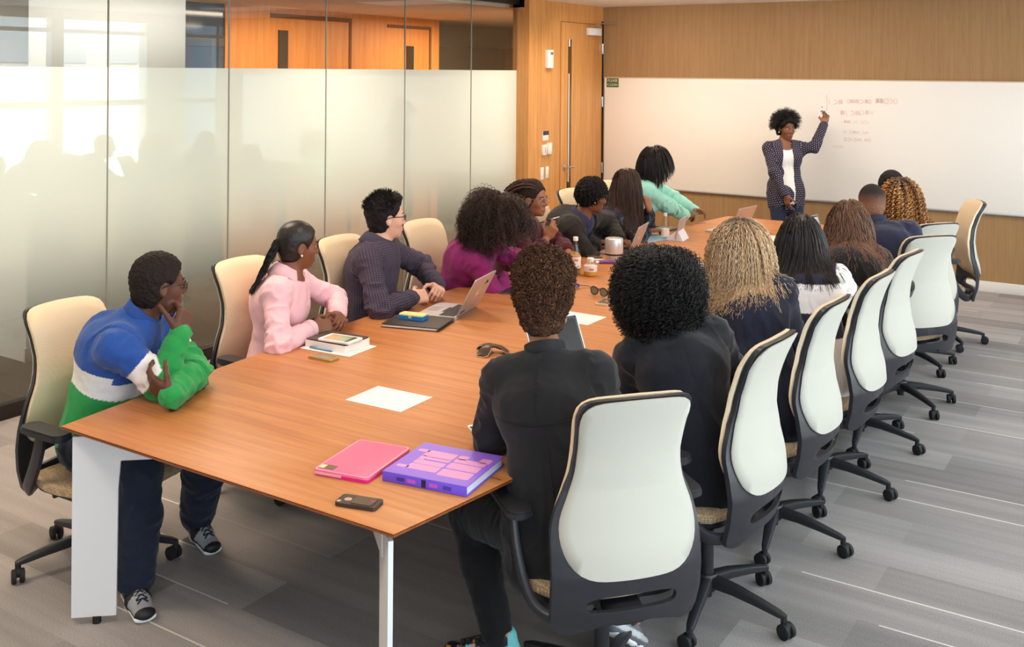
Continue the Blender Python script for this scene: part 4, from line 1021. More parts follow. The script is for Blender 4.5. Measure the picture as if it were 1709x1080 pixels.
class SDF:
    def __init__(s): s.prims = []
    def cap(s, a, b, ra, rb, k=0.02): s.prims.append(('cap', np.asarray(a, float), np.asarray(b, float), ra, rb, k)); return s
    def ecap(s, a, b, la, da, lb, db, lat, k=0.03):
        s.prims.append(('ecap', np.asarray(a, float), np.asarray(b, float), (la, da, lb, db), unit(lat), k)); return s
    def ell(s, c, R, r, k=0.02, sub=False): s.prims.append(('ell', np.asarray(c, float), np.asarray(R, float), np.asarray(r, float), sub, k)); return s
    def box(s, c, R, h, rr, k=0.01): s.prims.append(('box', np.asarray(c, float), np.asarray(R, float), np.asarray(h, float), rr, k)); return s
    def clip(s, n, c, k=0.004): s.prims.append(('clip', np.asarray(n, float), c, k)); return s       # keep n.p < c
    def fn(s, f): s.prims.append(('fn', f)); return s
    @staticmethod
    def bbox(p):
        if p[0] == 'cap': m = max(p[3], p[4]); return np.minimum(p[1], p[2]) - m, np.maximum(p[1], p[2]) + m
        if p[0] == 'ecap': m = max(p[3]); return np.minimum(p[1], p[2]) - m, np.maximum(p[1], p[2]) + m
        if p[0] == 'ell': e = np.sqrt(((p[2] * p[3][None, :]) ** 2).sum(1)); return p[1] - e, p[1] + e
        if p[0] == 'box': e = np.abs(p[2]) @ p[3]; return p[1] - e, p[1] + e
    @staticmethod
    def dist(p, X):
        if p[0] == 'cap':
            ba = p[2] - p[1]; v = X - p[1]; t = np.clip(v @ ba / max(1e-12, ba @ ba), 0, 1)
            return np.linalg.norm(v - t[..., None] * ba, axis=-1) - (p[3] + (p[4] - p[3]) * t)
        if p[0] == 'ecap':
            ba = p[2] - p[1]; L = np.linalg.norm(ba); ax = ba / max(1e-9, L); lat = unit(p[4] - ax * (p[4] @ ax)); dep = np.cross(ax, lat)
            v = X - p[1]; s_ = v @ ax; t = np.clip(s_ / max(1e-9, L), 0, 1)
            la, da, lb, db = p[3]; rl = la + (lb - la) * t; rd = da + (db - da) * t; rm = np.minimum(rl, rd)
            over = s_ - t * L
            k0 = np.sqrt(((v @ lat) / rl) ** 2 + ((v @ dep) / rd) ** 2 + (over / rm) ** 2)
            k1 = np.sqrt(((v @ lat) / rl ** 2) ** 2 + ((v @ dep) / rd ** 2) ** 2 + (over / rm ** 2) ** 2)
            return k0 * (k0 - 1) / np.maximum(k1, 1e-6)
        if p[0] == 'ell':
            q = (X - p[1]) @ p[2]; k0 = np.sqrt(((q / p[3]) ** 2).sum(-1)); k1 = np.sqrt(((q / p[3] ** 2) ** 2).sum(-1))
            return k0 * (k0 - 1) / np.maximum(k1, 1e-6)
        if p[0] == 'box':
            q = np.abs((X - p[1]) @ p[2]) - (p[3] - p[4])
            return np.linalg.norm(np.maximum(q, 0), axis=-1) + np.minimum(q.max(-1), 0) - p[4]
    def mesh(s, h):
        lo = np.full(3, 1e9); hi = -lo
        for p in s.prims:
            if p[0] in ('clip', 'fn') or (p[0] == 'ell' and p[4]): continue
            a, b = s.bbox(p); lo = np.minimum(lo, a); hi = np.maximum(hi, b)
        lo -= 3 * h; hi += 3 * h
        n = np.ceil((hi - lo) / h).astype(int) + 1
        D = np.full(n, 0.5, np.float32)
        ax = [lo[i] + h * np.arange(n[i]) for i in range(3)]
        for p in s.prims:
            if p[0] == 'clip':
                g = (ax[0] * p[1][0])[:, None, None] + (ax[1] * p[1][1])[None, :, None] + (ax[2] * p[1][2])[None, None, :] - p[2]
                D = np.maximum(D, g.astype(np.float32)); continue
            if p[0] == 'fn':
                m = np.abs(D) < 0.03; ii = np.argwhere(m); X = lo + ii * h
                D[m] = np.maximum(D[m], p[1](X)).astype(np.float32) if True else D[m]; continue
            k = p[-1]; a, b = s.bbox(p); mg = k + 0.012 + h
            i0 = np.clip(np.floor((a - mg - lo) / h).astype(int), 0, n - 1); i1 = np.clip(np.ceil((b + mg - lo) / h).astype(int) + 1, 1, n)
            if np.any(i1 <= i0): continue
            sl = tuple(slice(i0[i], i1[i]) for i in range(3))
            X = np.stack(np.meshgrid(*[ax[i][sl[i]] for i in range(3)], indexing='ij'), -1)
            d = s.dist(p, X).astype(np.float32); o = D[sl]
            if p[0] == 'ell' and p[4]:
                d = -d; hh = np.maximum(k - np.abs(d - o), 0) / k; D[sl] = np.maximum(d, o) + hh * hh * k * 0.25
            elif k <= 1e-6: D[sl] = np.minimum(d, o)
            else:
                hh = np.maximum(k - np.abs(d - o), 0) / k; D[sl] = np.minimum(d, o) - hh * hh * k * 0.25
        return surfnet(D, lo, h)

def surfnet(D, lo, h):
    S = D < 0
    n = np.array(D.shape) - 1
    cnt = np.zeros(n, np.uint8)
    for c in range(8):
        dx, dy, dz = c & 1, (c >> 1) & 1, (c >> 2) & 1
        cnt += S[dx:dx + n[0], dy:dy + n[1], dz:dz + n[2]]
    act = np.argwhere((cnt > 0) & (cnt < 8)); idx = np.full(n, -1, np.int32); idx[tuple(act.T)] = np.arange(len(act))
    val = np.empty((len(act), 8), np.float32)
    for c in range(8): val[:, c] = D[act[:, 0] + (c & 1), act[:, 1] + ((c >> 1) & 1), act[:, 2] + ((c >> 2) & 1)]
    acc = np.zeros((len(act), 3)); num = np.zeros(len(act))
    for a in range(8):
        for bit in (1, 2, 4):
            if a & bit: continue
            b = a | bit; va, vb = val[:, a], val[:, b]; m = (va < 0) != (vb < 0)
            t = np.where(m, va / np.where(m, va - vb, 1), 0)
            pa = np.array([a & 1, (a >> 1) & 1, (a >> 2) & 1], float); e = np.array([bit == 1, bit == 2, bit == 4], float)
            acc += np.where(m[:, None], pa + t[:, None] * e, 0); num += m
    V = lo + h * (act + acc / num[:, None])
    quads = []
    for axn in range(3):
        o1, o2 = [(1, 2), (2, 0), (0, 1)][axn]
        sa = [slice(None)] * 3; sb = [slice(None)] * 3; sa[axn] = slice(0, -1); sb[axn] = slice(1, None)
        ed = S[tuple(sa)] != S[tuple(sb)]; e = np.argwhere(ed)
        e = e[(e[:, o1] > 0) & (e[:, o2] > 0) & (e[:, o1] < n[o1]) & (e[:, o2] < n[o2])]
        def g(d1, d2): q = e.copy(); q[:, o1] -= d1; q[:, o2] -= d2; return idx[tuple(q.T)]
        Q = np.stack([g(1, 1), g(0, 1), g(0, 0), g(1, 0)], 1)
        flip = ~S[tuple(e.T)]
        Q[flip] = Q[flip][:, ::-1]; quads.append(Q)
    Q = np.concatenate(quads); Q = Q[(Q >= 0).all(1)]
    return V, Q

def vnormals(V, Q):
    d1 = V[Q[:, 2]] - V[Q[:, 0]]; d2 = V[Q[:, 3]] - V[Q[:, 1]]; fn = np.cross(d1, d2); N = np.zeros_like(V)
    for c in range(3):
        for k in range(4): N[:, c] += np.bincount(Q[:, k], fn[:, c], len(V))
    return N / np.maximum(np.linalg.norm(N, axis=1), 1e-12)[:, None]

def relax(V, Q, it=1, w=0.5):
    for _ in range(it):
        S = np.zeros_like(V); n = np.zeros(len(V))
        for k in range(4):
            for c in range(3): S[:, c] += np.bincount(Q[:, k], V[Q[:, (k + 1) % 4], c], len(V)) + np.bincount(Q[:, (k + 1) % 4], V[Q[:, k], c], len(V))
            n += np.bincount(Q[:, k], minlength=len(V)) + np.bincount(Q[:, (k + 1) % 4], minlength=len(V))
        V = V * (1 - w) + w * S / np.maximum(n, 1)[:, None]
    return V

def tubes_mesh(P, R, sides=3):
    """P (n, m, 3) polylines, R (n, m) radii -> verts, quads"""
    n, m, _ = P.shape
    T = np.gradient(P, axis=1); T /= np.maximum(np.linalg.norm(T, axis=2, keepdims=True), 1e-9)
    ref = np.where(np.abs(T[..., 2:3]) < 0.9, A(0, 0, 1), A(1, 0, 0)); U = np.cross(T, ref); U /= np.maximum(np.linalg.norm(U, axis=2, keepdims=True), 1e-9)
    W = np.cross(T, U)
    a = 2 * PI * np.arange(sides) / sides
    V = P[:, :, None, :] + R[:, :, None, None] * (np.cos(a)[:, None] * U[:, :, None, :] + np.sin(a)[:, None] * W[:, :, None, :])
    I = np.arange(n * m * sides).reshape(n, m, sides); J = np.roll(I, -1, axis=2)
    Q = np.stack([I[:, :-1], J[:, :-1], J[:, 1:], I[:, 1:]], -1).reshape(-1, 4)
    return V.reshape(-1, 3), Q

def frame_from(yaw, pitch=0.0, roll=0.0):
    """columns right, forward, up; angles in degrees, pitch positive looks down"""
    y, p = math.radians(yaw), math.radians(pitch)
    f = A(math.cos(y) * math.cos(p), math.sin(y) * math.cos(p), -math.sin(p)); r = unit(np.cross(f, A(0, 0, 1))); u = np.cross(r, f)
    if roll:
        q = math.radians(roll); r, u = r * math.cos(q) + u * math.sin(q), u * math.cos(q) - r * math.sin(q)
    return np.stack([r, f, u], 1)

def ik(a, c, l1, l2, hint):
    d = c - a; L = np.linalg.norm(d); mx = (l1 + l2) * 0.998
    if L > mx: c = a + d * mx / L; d = c - a; L = mx
    ax = d / L; x = (l1 * l1 - l2 * l2 + L * L) / (2 * L); hgt = math.sqrt(max(0, l1 * l1 - x * x))
    hd = hint - ax * (hint @ ax); return a + ax * x + unit(hd) * hgt, c

def rot_about(v, ax, ang):
    c, s = math.cos(ang), math.sin(ang); return v * c + np.cross(ax, v) * s + ax * (ax @ v) * (1 - c)

POSES = {'flat': [(8, 12, 8)] * 4 + [(20, 10)], 'relax': [(22, 30, 18), (26, 34, 20), (30, 38, 22), (34, 40, 24)] + [(25, 20)],
         'fist': [(70, 85, 45), (74, 88, 48), (76, 88, 48), (78, 86, 45)] + [(45, 40)], 'clasp': [(48, 55, 25), (50, 58, 26), (52, 58, 26), (54, 56, 26)] + [(35, 25)],
         'pen': [(40, 55, 20), (52, 70, 30), (70, 85, 45), (75, 88, 48)] + [(48, 30)], 'chin': [(45, 60, 35), (55, 70, 40), (62, 76, 42), (68, 78, 42)] + [(5, 5)],
         'cup': [(25, 30, 20), (28, 34, 22), (30, 36, 24), (34, 38, 26)] + [(8, 8)]}

def add_hand(S, w, f, nrm, side, pose, s=1.0):
    """hand from wrist w, fingers along f, palm facing nrm; side +1 right, -1 left"""
    f = unit(f); nrm = unit(nrm - f * (nrm @ f)); th = np.cross(f, nrm) * side
    R = np.stack([th, f, nrm], 1)
    S.ecap(w - f * 0.005, w + f * 0.03 * s, 0.027 * s, 0.019 * s, 0.036 * s, 0.016 * s, th, 0.015)
    S.box(w + f * 0.058 * s, R, A(0.041, 0.044, 0.0150) * s, 0.0135 * s, 0.014)
    S.ell(w + f * 0.035 * s + th * 0.028 * s + nrm * 0.008 * s, R, A(0.019, 0.03, 0.016) * s, 0.014)
    P = POSES[pose]; lens = [(0.042, 0.027, 0.021), (0.046, 0.030, 0.022), (0.043, 0.028, 0.021), (0.034, 0.021, 0.018)]
    offs = [0.031, 0.0105, -0.0105, -0.030]; fw = [0.094, 0.099, 0.095, 0.085]; rad = [0.0088, 0.0090, 0.0086, 0.0076]
    tips = []
    for i in range(4):
        p = w + f * fw[i] * s + th * offs[i] * s; ang = 0; d0 = unit(f + th * (offs[i] * 1.6))
        axr = np.cross(d0, nrm)
        for j in range(3):
            ang += math.radians(P[i][j]); d = rot_about(d0, axr, ang); q = p + d * lens[i][j] * s
            r0 = rad[i] * s * (1 - 0.08 * j); S.cap(p, q, r0, r0 * 0.93, 0.004 if j else 0.008); p = q
        tips.append(p)
    p = w + f * 0.026 * s + th * 0.033 * s + nrm * 0.006 * s
    d = unit(f * 0.62 + th * 0.75 + nrm * 0.25); axr = np.cross(d, unit(f * 0.3 - th + nrm * 0.8)); ang = 0
    for j, l in enumerate((0.042, 0.033, 0.027)):
        if j: ang += math.radians(P[4][j - 1])
        dd = rot_about(d, axr, ang); q = p + dd * l * s; r0 = (0.0125, 0.0105, 0.0095)[j] * s
        S.cap(p, q, r0, r0 * 0.92, 0.010 if j == 0 else 0.004); p = q
    tips.append(p)
    return tips

def add_head(S, H, R, s=1.0, fem=False):
    g = lambda *v: H + R @ (A(*v) * s)
    E = lambda c, r, k, sub=False: S.ell(g(*c), R, A(*r) * s, k * s, sub)
    Cp = lambda a, b, ra, rb, k: S.cap(g(*a), g(*b), ra * s, rb * s, k * s)
    E((0, -0.012, 0.035), (0.075, 0.096, 0.088), 0.02)
    E((0, 0.026, -0.025), (0.062 if not fem else 0.060, 0.062, 0.085), 0.03)
    E((0, 0.040, -0.080), (0.044 if not fem else 0.039, 0.040, 0.032), 0.03)
    E((0, 0.069, -0.098), (0.018, 0.016, 0.015), 0.022)
    Cp((-0.032, 0.078, 0.022), (0.032, 0.078, 0.022), 0.011, 0.011, 0.018)
    for sx in (-1, 1):
        E((sx * 0.040, 0.058, -0.024), (0.022, 0.022, 0.024), 0.025)
        E((sx * 0.032, 0.096, 0.004), (0.017, 0.014, 0.011), 0.012, True)
        E((sx * 0.074, -0.008, -0.006), (0.010, 0.020, 0.031), 0.008)
        E((sx * 0.085, -0.002, -0.002), (0.007, 0.010, 0.015), 0.008, True)
        E((sx * 0.076, -0.004, -0.030), (0.007, 0.010, 0.010), 0.008)
    Cp((0, 0.084, 0.014), (0, 0.106, -0.028), 0.0075, 0.0115, 0.014)
    for sx in (-1, 1): E((sx * 0.012, 0.095, -0.033), (0.0085, 0.010, 0.0075), 0.008)
    for sx in (-1, 1):
        Cp((sx * 0.021, 0.080, -0.064), (0, 0.0905, -0.0585), 0.0055, 0.0072, 0.007)
        Cp((sx * 0.019, 0.080, -0.069), (0, 0.0895, -0.0725), 0.0058, 0.0085, 0.007)
        E((sx * 0.032, 0.083, 0.0135), (0.017, 0.008, 0.0045), 0.006)
        E((sx * 0.032, 0.083, -0.0055), (0.016, 0.007, 0.0040), 0.006)

class Pose: pass
def solve(hip, yaw, head, hyaw, hpitch=0, hroll=0, syaw=None, fem=False, sc=1.0, R=None, L=None, feet=None, knees=None, stand=False, bow=0.03):
    q = Pose(); q.sc, q.fem = sc, fem
    q.hip = A(*hip); q.yaw = yaw; syaw = yaw if syaw is None else syaw
    q.Hd = A(*head); q.HR = frame_from(hyaw, hpitch, hroll)
    fw = A(math.cos(math.radians(yaw)), math.sin(math.radians(yaw)), 0); sf = A(math.cos(math.radians(syaw)), math.sin(math.radians(syaw)), 0)
    back = q.hip - q.Hd; back[2] = 0; bl = np.linalg.norm(back); bdir = back / max(bl, 1e-6)
    q.N = q.Hd - A(0, 0, 0.150 * sc) - q.HR[:, 1] * A(1, 1, 0) * 0.030 * sc + bdir * min(0.055, bl * 0.25)
    ax = unit(q.N - q.hip); sl = A(-sf[1], sf[0], 0) * -1     # sitter's right
    sl = unit(sl - ax * (sl @ ax)); hl = A(fw[1], -fw[0], 0)
    q.sr, q.hr, q.ax, q.fw, q.sf = sl, hl, ax, fw, np.cross(ax, sl)
    q.sfw = unit(np.cross(sl, ax)) * -1 if (np.cross(sl, ax) @ sf) < 0 else unit(np.cross(sl, ax))
    q.W = q.hip + (q.N - q.hip) * 0.36 - q.sfw * bow * 0.6; q.Ch = q.hip + (q.N - q.hip) * 0.74 - q.sfw * bow
    sw = (0.158 if fem else 0.182) * sc; ua, fa = (0.275 if fem else 0.295) * sc, (0.245 if fem else 0.262) * sc
    q.sh, q.el, q.wr, q.hand = {}, {}, {}, {}
    for sd, spec in ((1, R), (-1, L)):
        spec = spec or {}
        p = q.N - ax * 0.055 * sc + sl * sd * sw + q.sfw * spec.get('shf', 0.0) + A(0, 0, spec.get('shz', 0.0))
        tgt = spec.get('w'); tgt = A(*tgt) if tgt is not None else p + sf * 0.33 - A(0, 0, 0.25)
        hint = A(*spec.get('e', tuple(sl * sd * 0.7 - A(0, 0, 0.6) - sf * 0.3)))
        q.sh[sd] = p; q.el[sd], q.wr[sd] = ik(p, tgt, ua, fa, hint)
        if 'E' in spec: q.el[sd] = A(*spec['E']); q.wr[sd] = tgt
        if 'tbl' in spec:      # forearm laid on the table
            ed, fd = [math.radians(t) for t in spec['tbl']]; hz_ = math.sqrt(max(0.0025, ua * ua - (p[2] - 0.795) ** 2))
            q.el[sd] = A(p[0] + hz_ * math.cos(ed), p[1] + hz_ * math.sin(ed), 0.795); q.wr[sd] = q.el[sd] + A(math.cos(fd), math.sin(fd), 0.01) * fa
            spec = dict(spec); spec.setdefault('f', (math.cos(fd), math.sin(fd), -0.02))
        q.hand[sd] = (A(*spec['f']) if 'f' in spec else unit(q.wr[sd] - q.el[sd]), A(*spec.get('n', (0, 0, -1))), spec.get('p', 'relax'))
    q.hj, q.kn, q.an, q.fy = {}, {}, {}, {}
    th, shn = (0.41 if fem else 0.43) * sc, (0.405 if fem else 0.425) * sc
    for sd in (1, -1):
        q.hj[sd] = q.hip + hl * sd * 0.088 * sc - A(0, 0, 0.01)
        if feet and feet.get(sd): ft = feet[sd]
        else:
            b_ = q.hip + fw * 0.36 + hl * sd * 0.11; ft = (b_[0], b_[1], yaw)
        an = A(ft[0], ft[1], ft[3] if len(ft) > 3 else 0.085)
        kh = A(*knees[sd]) if knees and knees.get(sd) else (fw * 0.8 + A(0, 0, 0.8) + hl * sd * 0.1 if not stand else fw)
        q.kn[sd], q.an[sd] = ik(q.hj[sd], an, th, shn, kh); q.fy[sd] = ft[2]
    return q

def torso_prims(S, q, g=0.0, hem=0.0, neck=True):
    s, fem = q.sc, q.fem
    pel = (0.168, 0.118) if fem else (0.160, 0.115); wa = (0.126, 0.100) if fem else (0.148, 0.112); ch = (0.148, 0.112) if fem else (0.172, 0.125); up = (0.128, 0.085) if fem else (0.150, 0.095)
    pel, wa, ch, up = [(a * s + g, b * s + g) for a, b in (pel, wa, ch, up)]
    S.ecap(q.hip + q.ax * 0.0, q.W, pel[0], pel[1], wa[0], wa[1], (q.hr + q.sr) / 2, 0.05)
    S.ecap(q.W, q.Ch, wa[0], wa[1], ch[0], ch[1], q.sr, 0.05)
    S.ecap(q.Ch, q.N - q.ax * 0.075 * s, ch[0], ch[1], up[0], up[1], q.sr, 0.06)
    if fem:
        for sd in (1, -1): S.ell(q.Ch + q.sfw * (0.075 * s + g * 0.5) + q.sr * sd * 0.066 * s - q.ax * 0.035, np.stack([q.sr, q.sfw, q.ax], 1), A(0.062, 0.052, 0.066) * s + g, 0.04)
    for sd in (1, -1):
        S.cap(q.N - q.ax * 0.030 * s, q.sh[sd] - q.ax * 0.0, 0.048 * s + g, 0.058 * s + g, 0.06)
    if neck: S.cap(q.N - q.ax * 0.06, q.N + (q.Hd - q.N) * 0.12, 0.060 * s + g, 0.056 * s + g, 0.05)
def arm_prims(S, q, g=0.0, cut=1.0, loose=0.0):
    s = q.sc * (0.92 if q.fem else 1.0)
    for sd in (1, -1):
        S.cap(q.sh[sd], q.el[sd], 0.054 * s + g, 0.041 * s + g + loose, 0.035)
        e = q.el[sd] + (q.wr[sd] - q.el[sd]) * cut
        S.cap(q.el[sd], e, 0.042 * s + g + loose, (0.042 + (0.027 - 0.042) * cut) * s + g + loose, 0.02)
def leg_prims(S, q, g=0.0, loose=0.0, cut=1.0):
    s = q.sc * (0.97 if q.fem else 1.0)
    for sd in (1, -1):
        S.cap(q.hj[sd], q.kn[sd], 0.086 * s + g, 0.060 * s + g, 0.05)
        e = q.kn[sd] + (q.an[sd] - q.kn[sd]) * cut
        S.cap(q.kn[sd], q.kn[sd] + (e - q.kn[sd]) * 0.4, 0.058 * s + g, 0.056 * s + g + loose, 0.03)
        S.cap(q.kn[sd] + (e - q.kn[sd]) * 0.4, e, 0.056 * s + g + loose, 0.040 * s + g + loose * 1.2, 0.02)

def limb_coords(q, V):
    """per-vertex cloth coordinates: along the limb, around it (metres)"""
    segs = [(q.hip, q.N, 0.15, q.sr)]
    for sd in (1, -1): segs += [(q.sh[sd], q.el[sd], 0.055, q.ax), (q.el[sd], q.wr[sd], 0.045, q.ax), (q.hj[sd], q.kn[sd], 0.08, A(0, 0, 1)), (q.kn[sd], q.an[sd], 0.06, q.hr)]
    best = np.full(len(V), 1e9); out = np.zeros((len(V), 3)); who = np.zeros(len(V), int)
    base = 0
    for i, (a, b, r, ref) in enumerate(segs):
        ba = b - a; L = np.linalg.norm(ba); ax = ba / L; t = np.clip((V - a) @ ax, 0, L); v = V - a - t[:, None] * ax
        d = np.linalg.norm(v, axis=1) - r; m = d < best
        rr = unit(ref - ax * (ref @ ax)); uu = np.cross(ax, rr); ang = np.arctan2(v @ uu, v @ rr); t = (V - a) @ ax
        out[m] = np.stack([t, ang * r, np.full(len(V), i * 0.0)], 1)[m]; who[m] = i; best[m] = d[m]
    return out, who

def wrinkle(q, V, Q, amp, seed):
    N = vnormals(V, Q); uv, who = limb_coords(q, V); torso = who == 0
    k = np.where(torso, 0.0, 1.0)
    c = np.stack([uv[:, 0] * 26, np.cos(uv[:, 1] / 0.05) * 1.1, np.sin(uv[:, 1] / 0.05) * 1.1 + who * 5.0], 1)
    w1 = 1 - np.abs(vnoise(c, seed)) * 2
    # torso folds run diagonally from the shoulder to the waist
    lat = (V - q.hip) @ q.sr; hgt = (V - q.hip) @ q.ax; dep = (V - q.hip) @ q.sfw
    c2 = np.stack([lat * 13 + hgt * 5 * np.sign(lat), hgt * 4.5 - np.abs(lat) * 5, dep * 7], 1)
    w2 = 1 - np.abs(vnoise(c2, seed + 3)) * 2
    w3 = vnoise(V * 38, seed + 5)
    # creases gather at the elbows and the waist
    el = np.minimum(np.linalg.norm(V - q.el[1], axis=1), np.linalg.norm(V - q.el[-1], axis=1)); gath = 0.55 + 1.1 * np.exp(-(el / 0.10) ** 2)
    amp = amp * 1.35
    return V + N * (amp * np.where(torso, w2 * 0.9, w1 * gath) + amp * 0.18 * w3)[:, None]

SKIN = {'dark': (84, 50, 34), 'deep': (94, 57, 40), 'brown': (128, 78, 52), 'mid': (156, 100, 70), 'light': (232, 178, 150), 'tan': (190, 128, 92)}
def lin(c): return np.array(srgb(*c)[:3])
M_SKIN = attr_mat('skin', 0.48, 0.45, bump=(350, 0.06, 0.001), sss=0.06)
M_CLOTH = attr_mat('woven_cloth', 0.85, 0.25, bump=(700, 0.25, 0.0008), sheen=0.12)
M_KNIT = attr_mat('knit_cloth', 0.92, 0.2, bump=(420, 0.4, 0.0015), sheen=0.2)
M_SHOE = attr_mat('shoe_surface', 0.5, 0.4)
M_HAIR = attr_mat('hair_strands', 0.42, 0.5)
M_HAIRM = attr_mat('hair_matte', 0.75, 0.25)
m_eye, nt_, b_ = new_mat('eye'); b_.inputs['Roughness'].default_value = 0.15
a_ = nt_.nodes.new('ShaderNodeAttribute'); a_.attribute_name = 'Col'; nt_.links.new(a_.outputs['Color'], b_.inputs['Base Color'])
M_GLF = pmat('spectacle_frame', srgb(30, 24, 22), 0.3)
M_LENS = clear_glass('spectacle_lens', (0.97, 0.97, 0.98, 1), 1.35)

def to_root(root, V): return V - np.array(root.location)

def build_body(root, q, skin, h):
    S = SDF(); torso_prims(S, q, 0.0); arm_prims(S, q, -0.001); leg_prims(S, q, -0.004)
    S.cap(q.N - q.ax * 0.02, q.Hd + q.HR @ (A(0, -0.022, -0.055) * q.sc), 0.057 * q.sc if not q.fem else 0.050 * q.sc, 0.053 * q.sc if not q.fem else 0.046 * q.sc, 0.025)
    for sd in (1, -1):
        fy = math.radians(q.fy[sd]); d = A(math.cos(fy), math.sin(fy), 0)
        S.ecap(q.an[sd] - d * 0.005 - A(0, 0, 0.03), q.an[sd] + d * 0.055 * q.sc - A(0, 0, 0.045), 0.028, 0.026, 0.028, 0.014, A(-d[1], d[0], 0), 0.03)
        q.tips = getattr(q, 'tips', {}); f, n, p = q.hand[sd]; q.tips[sd] = add_hand(S, q.wr[sd], f, n, sd, p, q.sc * (0.93 if q.fem else 1.02))
    add_head(S, q.Hd, q.HR, q.sc * (0.97 if q.fem else 1.02), q.fem)
    V, Q = S.mesh(h)
    V = relax(V, Q, 1, 0.25)
    col = np.tile(lin(SKIN[skin] if isinstance(skin, str) else skin), (len(V), 1))
    hs = q.sc * (0.97 if q.fem else 1.02); L = (V - q.Hd) @ q.HR / hs
    lip = np.exp(-((L[:, 0] / 0.021) ** 4 + ((L[:, 2] + 0.066) / 0.010) ** 4)) * (L[:, 1] > 0.074)
    lc = lin(SKIN[skin] if isinstance(skin, str) else skin) * A(1.15, 0.72, 0.72)
    col = col * (1 - lip[:, None]) + lc * lip[:, None]
    # paler palms and nails
    for sd in (1, -1):
        f, n, p = q.hand[sd]; w = V - q.wr[sd]; pm = (np.linalg.norm(w - unit(f) * 0.06, axis=1) < 0.11) & ((vnormals(V, Q) @ unit(n)) > 0.4)
        if sum(lin(SKIN[skin] if isinstance(skin, str) else skin)) < 0.6: col[pm] = col[pm] * 0.5 + lin((196, 140, 110)) * 0.5
    o = np_obj('body', to_root(root, V), Q, M_SKIN, root, col)
    # eyes
    for sx in (-1, 1):
        n = 20; b = MB(); b.sphere((0, 0, 0), 0.0105 * hs, None, n, 16, (1, 1, 1))
        EV = np.array([tuple(p) for p in b.v]); EQ = np.array([f for f in b.f if len(f) == 4])
        # sphere axis to the front: map local z -> forward
        EV = EV[:, [0, 2, 1]] * A(1, 1, -1); r = np.hypot(EV[:, 0], EV[:, 2]) / hs; fr = EV[:, 1] > 0
        c = np.where((fr & (r < 0.0026))[:, None], lin((12, 9, 8)), np.where((fr & (r < 0.0058))[:, None], lin((62, 38, 24)), lin((226, 216, 206))))
        np_obj('eye', to_root(root, q.Hd + (EV + A(sx * 0.032, 0.0755, 0.004) * hs) @ q.HR.T), EQ, m_eye, root, c)
    return o

def eyebrows(root, q, col, w=0.0035):
    hs = q.sc * (0.97 if q.fem else 1.02)
    for sx in (-1, 1):
        P = np.array([[(sx * 0.017, 0.0905, 0.0225), (sx * 0.026, 0.0915, 0.027), (sx * 0.037, 0.087, 0.0285), (sx * 0.048, 0.076, 0.024)]]) * hs
        V, Q = tubes_mesh(q.Hd + P @ q.HR.T, np.array([[w, w * 1.1, w, w * 0.5]]), 6)
        np_obj('eyebrow', to_root(root, V), Q, M_HAIRM, root, np.tile(lin(col), (len(V), 1)))

def add_glasses(root, q, mat=None, rx=0.024, rz=0.017, wire=0.0016, label=None):
    hs = q.sc * (0.97 if q.fem else 1.02); b = MB(); lb = MB()
    g = lambda x, y, z: tuple(q.Hd + q.HR @ (A(x, y, z) * hs) - np.array(root.location))
    for sx in (-1, 1):
        ring = []
        for k in range(25):
            a = 2 * PI * k / 24; x = sx * 0.033 + rx * math.copysign(abs(math.cos(a)) ** 0.75, math.cos(a)); z = 0.001 + rz * math.copysign(abs(math.sin(a)) ** 0.75, math.sin(a))
            ring.append(g(x, 0.1035 - 6.0 * (abs(x) - 0.02) ** 2 if abs(x) > 0.02 else 0.1035, z))
        b.tube(ring, wire, 6, cap=False); lb.add(ring[:-1], [tuple(range(24))])
        b.tube([g(sx * 0.057, 0.095, 0.008), g(sx * 0.070, 0.078, 0.010), g(sx * 0.079, 0.02, 0.009), g(sx * 0.081, -0.01, 0.004), g(sx * 0.078, -0.03, -0.012)], wire * 1.15, 6)
    b.tube([g(-0.010, 0.1035, 0.005), g(0, 0.107, 0.008), g(0.010, 0.1035, 0.005)], wire, 6)
    o = b.build('glasses', mat or M_GLF, root); lb.build('lens', M_LENS, o, smooth=False)
    if label: o['label'] = label

def earring(root, q, sx, col=(246, 240, 230), r=0.006):
    hs = q.sc * (0.97 if q.fem else 1.02); p = q.Hd + q.HR @ (A(sx * 0.083, -0.002, -0.040) * hs) - np.array(root.location)
    MB().sphere(tuple(p), r, None, 10, 8).build('earring', pmat('pearl', srgb(*col), 0.2), root)

def build_top(root, q, name, colf, h=0.007, g=0.012, cut=0.97, loose=0.004, amp=0.0045, seed=1, mat=None, collar=0.0, fn=None, arms=True, hem=None, mesh_relax=1, neckcut=0.035):
    S = SDF(); torso_prims(S, q, g, neck=collar > 0)
    if arms: arm_prims(S, q, g * 0.8, cut, loose)
    if hem:     # shirt tails / jacket skirt below the hip
        S.ecap(q.hip - q.ax * hem, q.hip + q.ax * 0.05, (0.172 if q.fem else 0.168) * q.sc + g, 0.122 * q.sc + g, (0.168 if q.fem else 0.16) * q.sc + g, 0.118 * q.sc + g, q.hr, 0.05)
    up = unit(q.Hd - q.N); build_top.sdf = S
    def neck_cut(X):
        P = X - q.N; r_ = np.linalg.norm(P - (P @ up)[:, None] * up, axis=1); return np.where(r_ < 0.125 * q.sc, P @ up - (neckcut + collar), -1.0)
    S.fn(neck_cut)
    if fn: S.fn(fn)
    V, Q = S.mesh(h); V = relax(V, Q, mesh_relax, 0.5)
    V = wrinkle(q, V, Q, amp, seed)
    col = colf(q, V) if callable(colf) else np.tile(lin(colf), (len(V), 1))
    uv, who = limb_coords(q, V)
    return np_obj(name, to_root(root, V), Q, mat or M_CLOTH, root, col, uvw=uv)

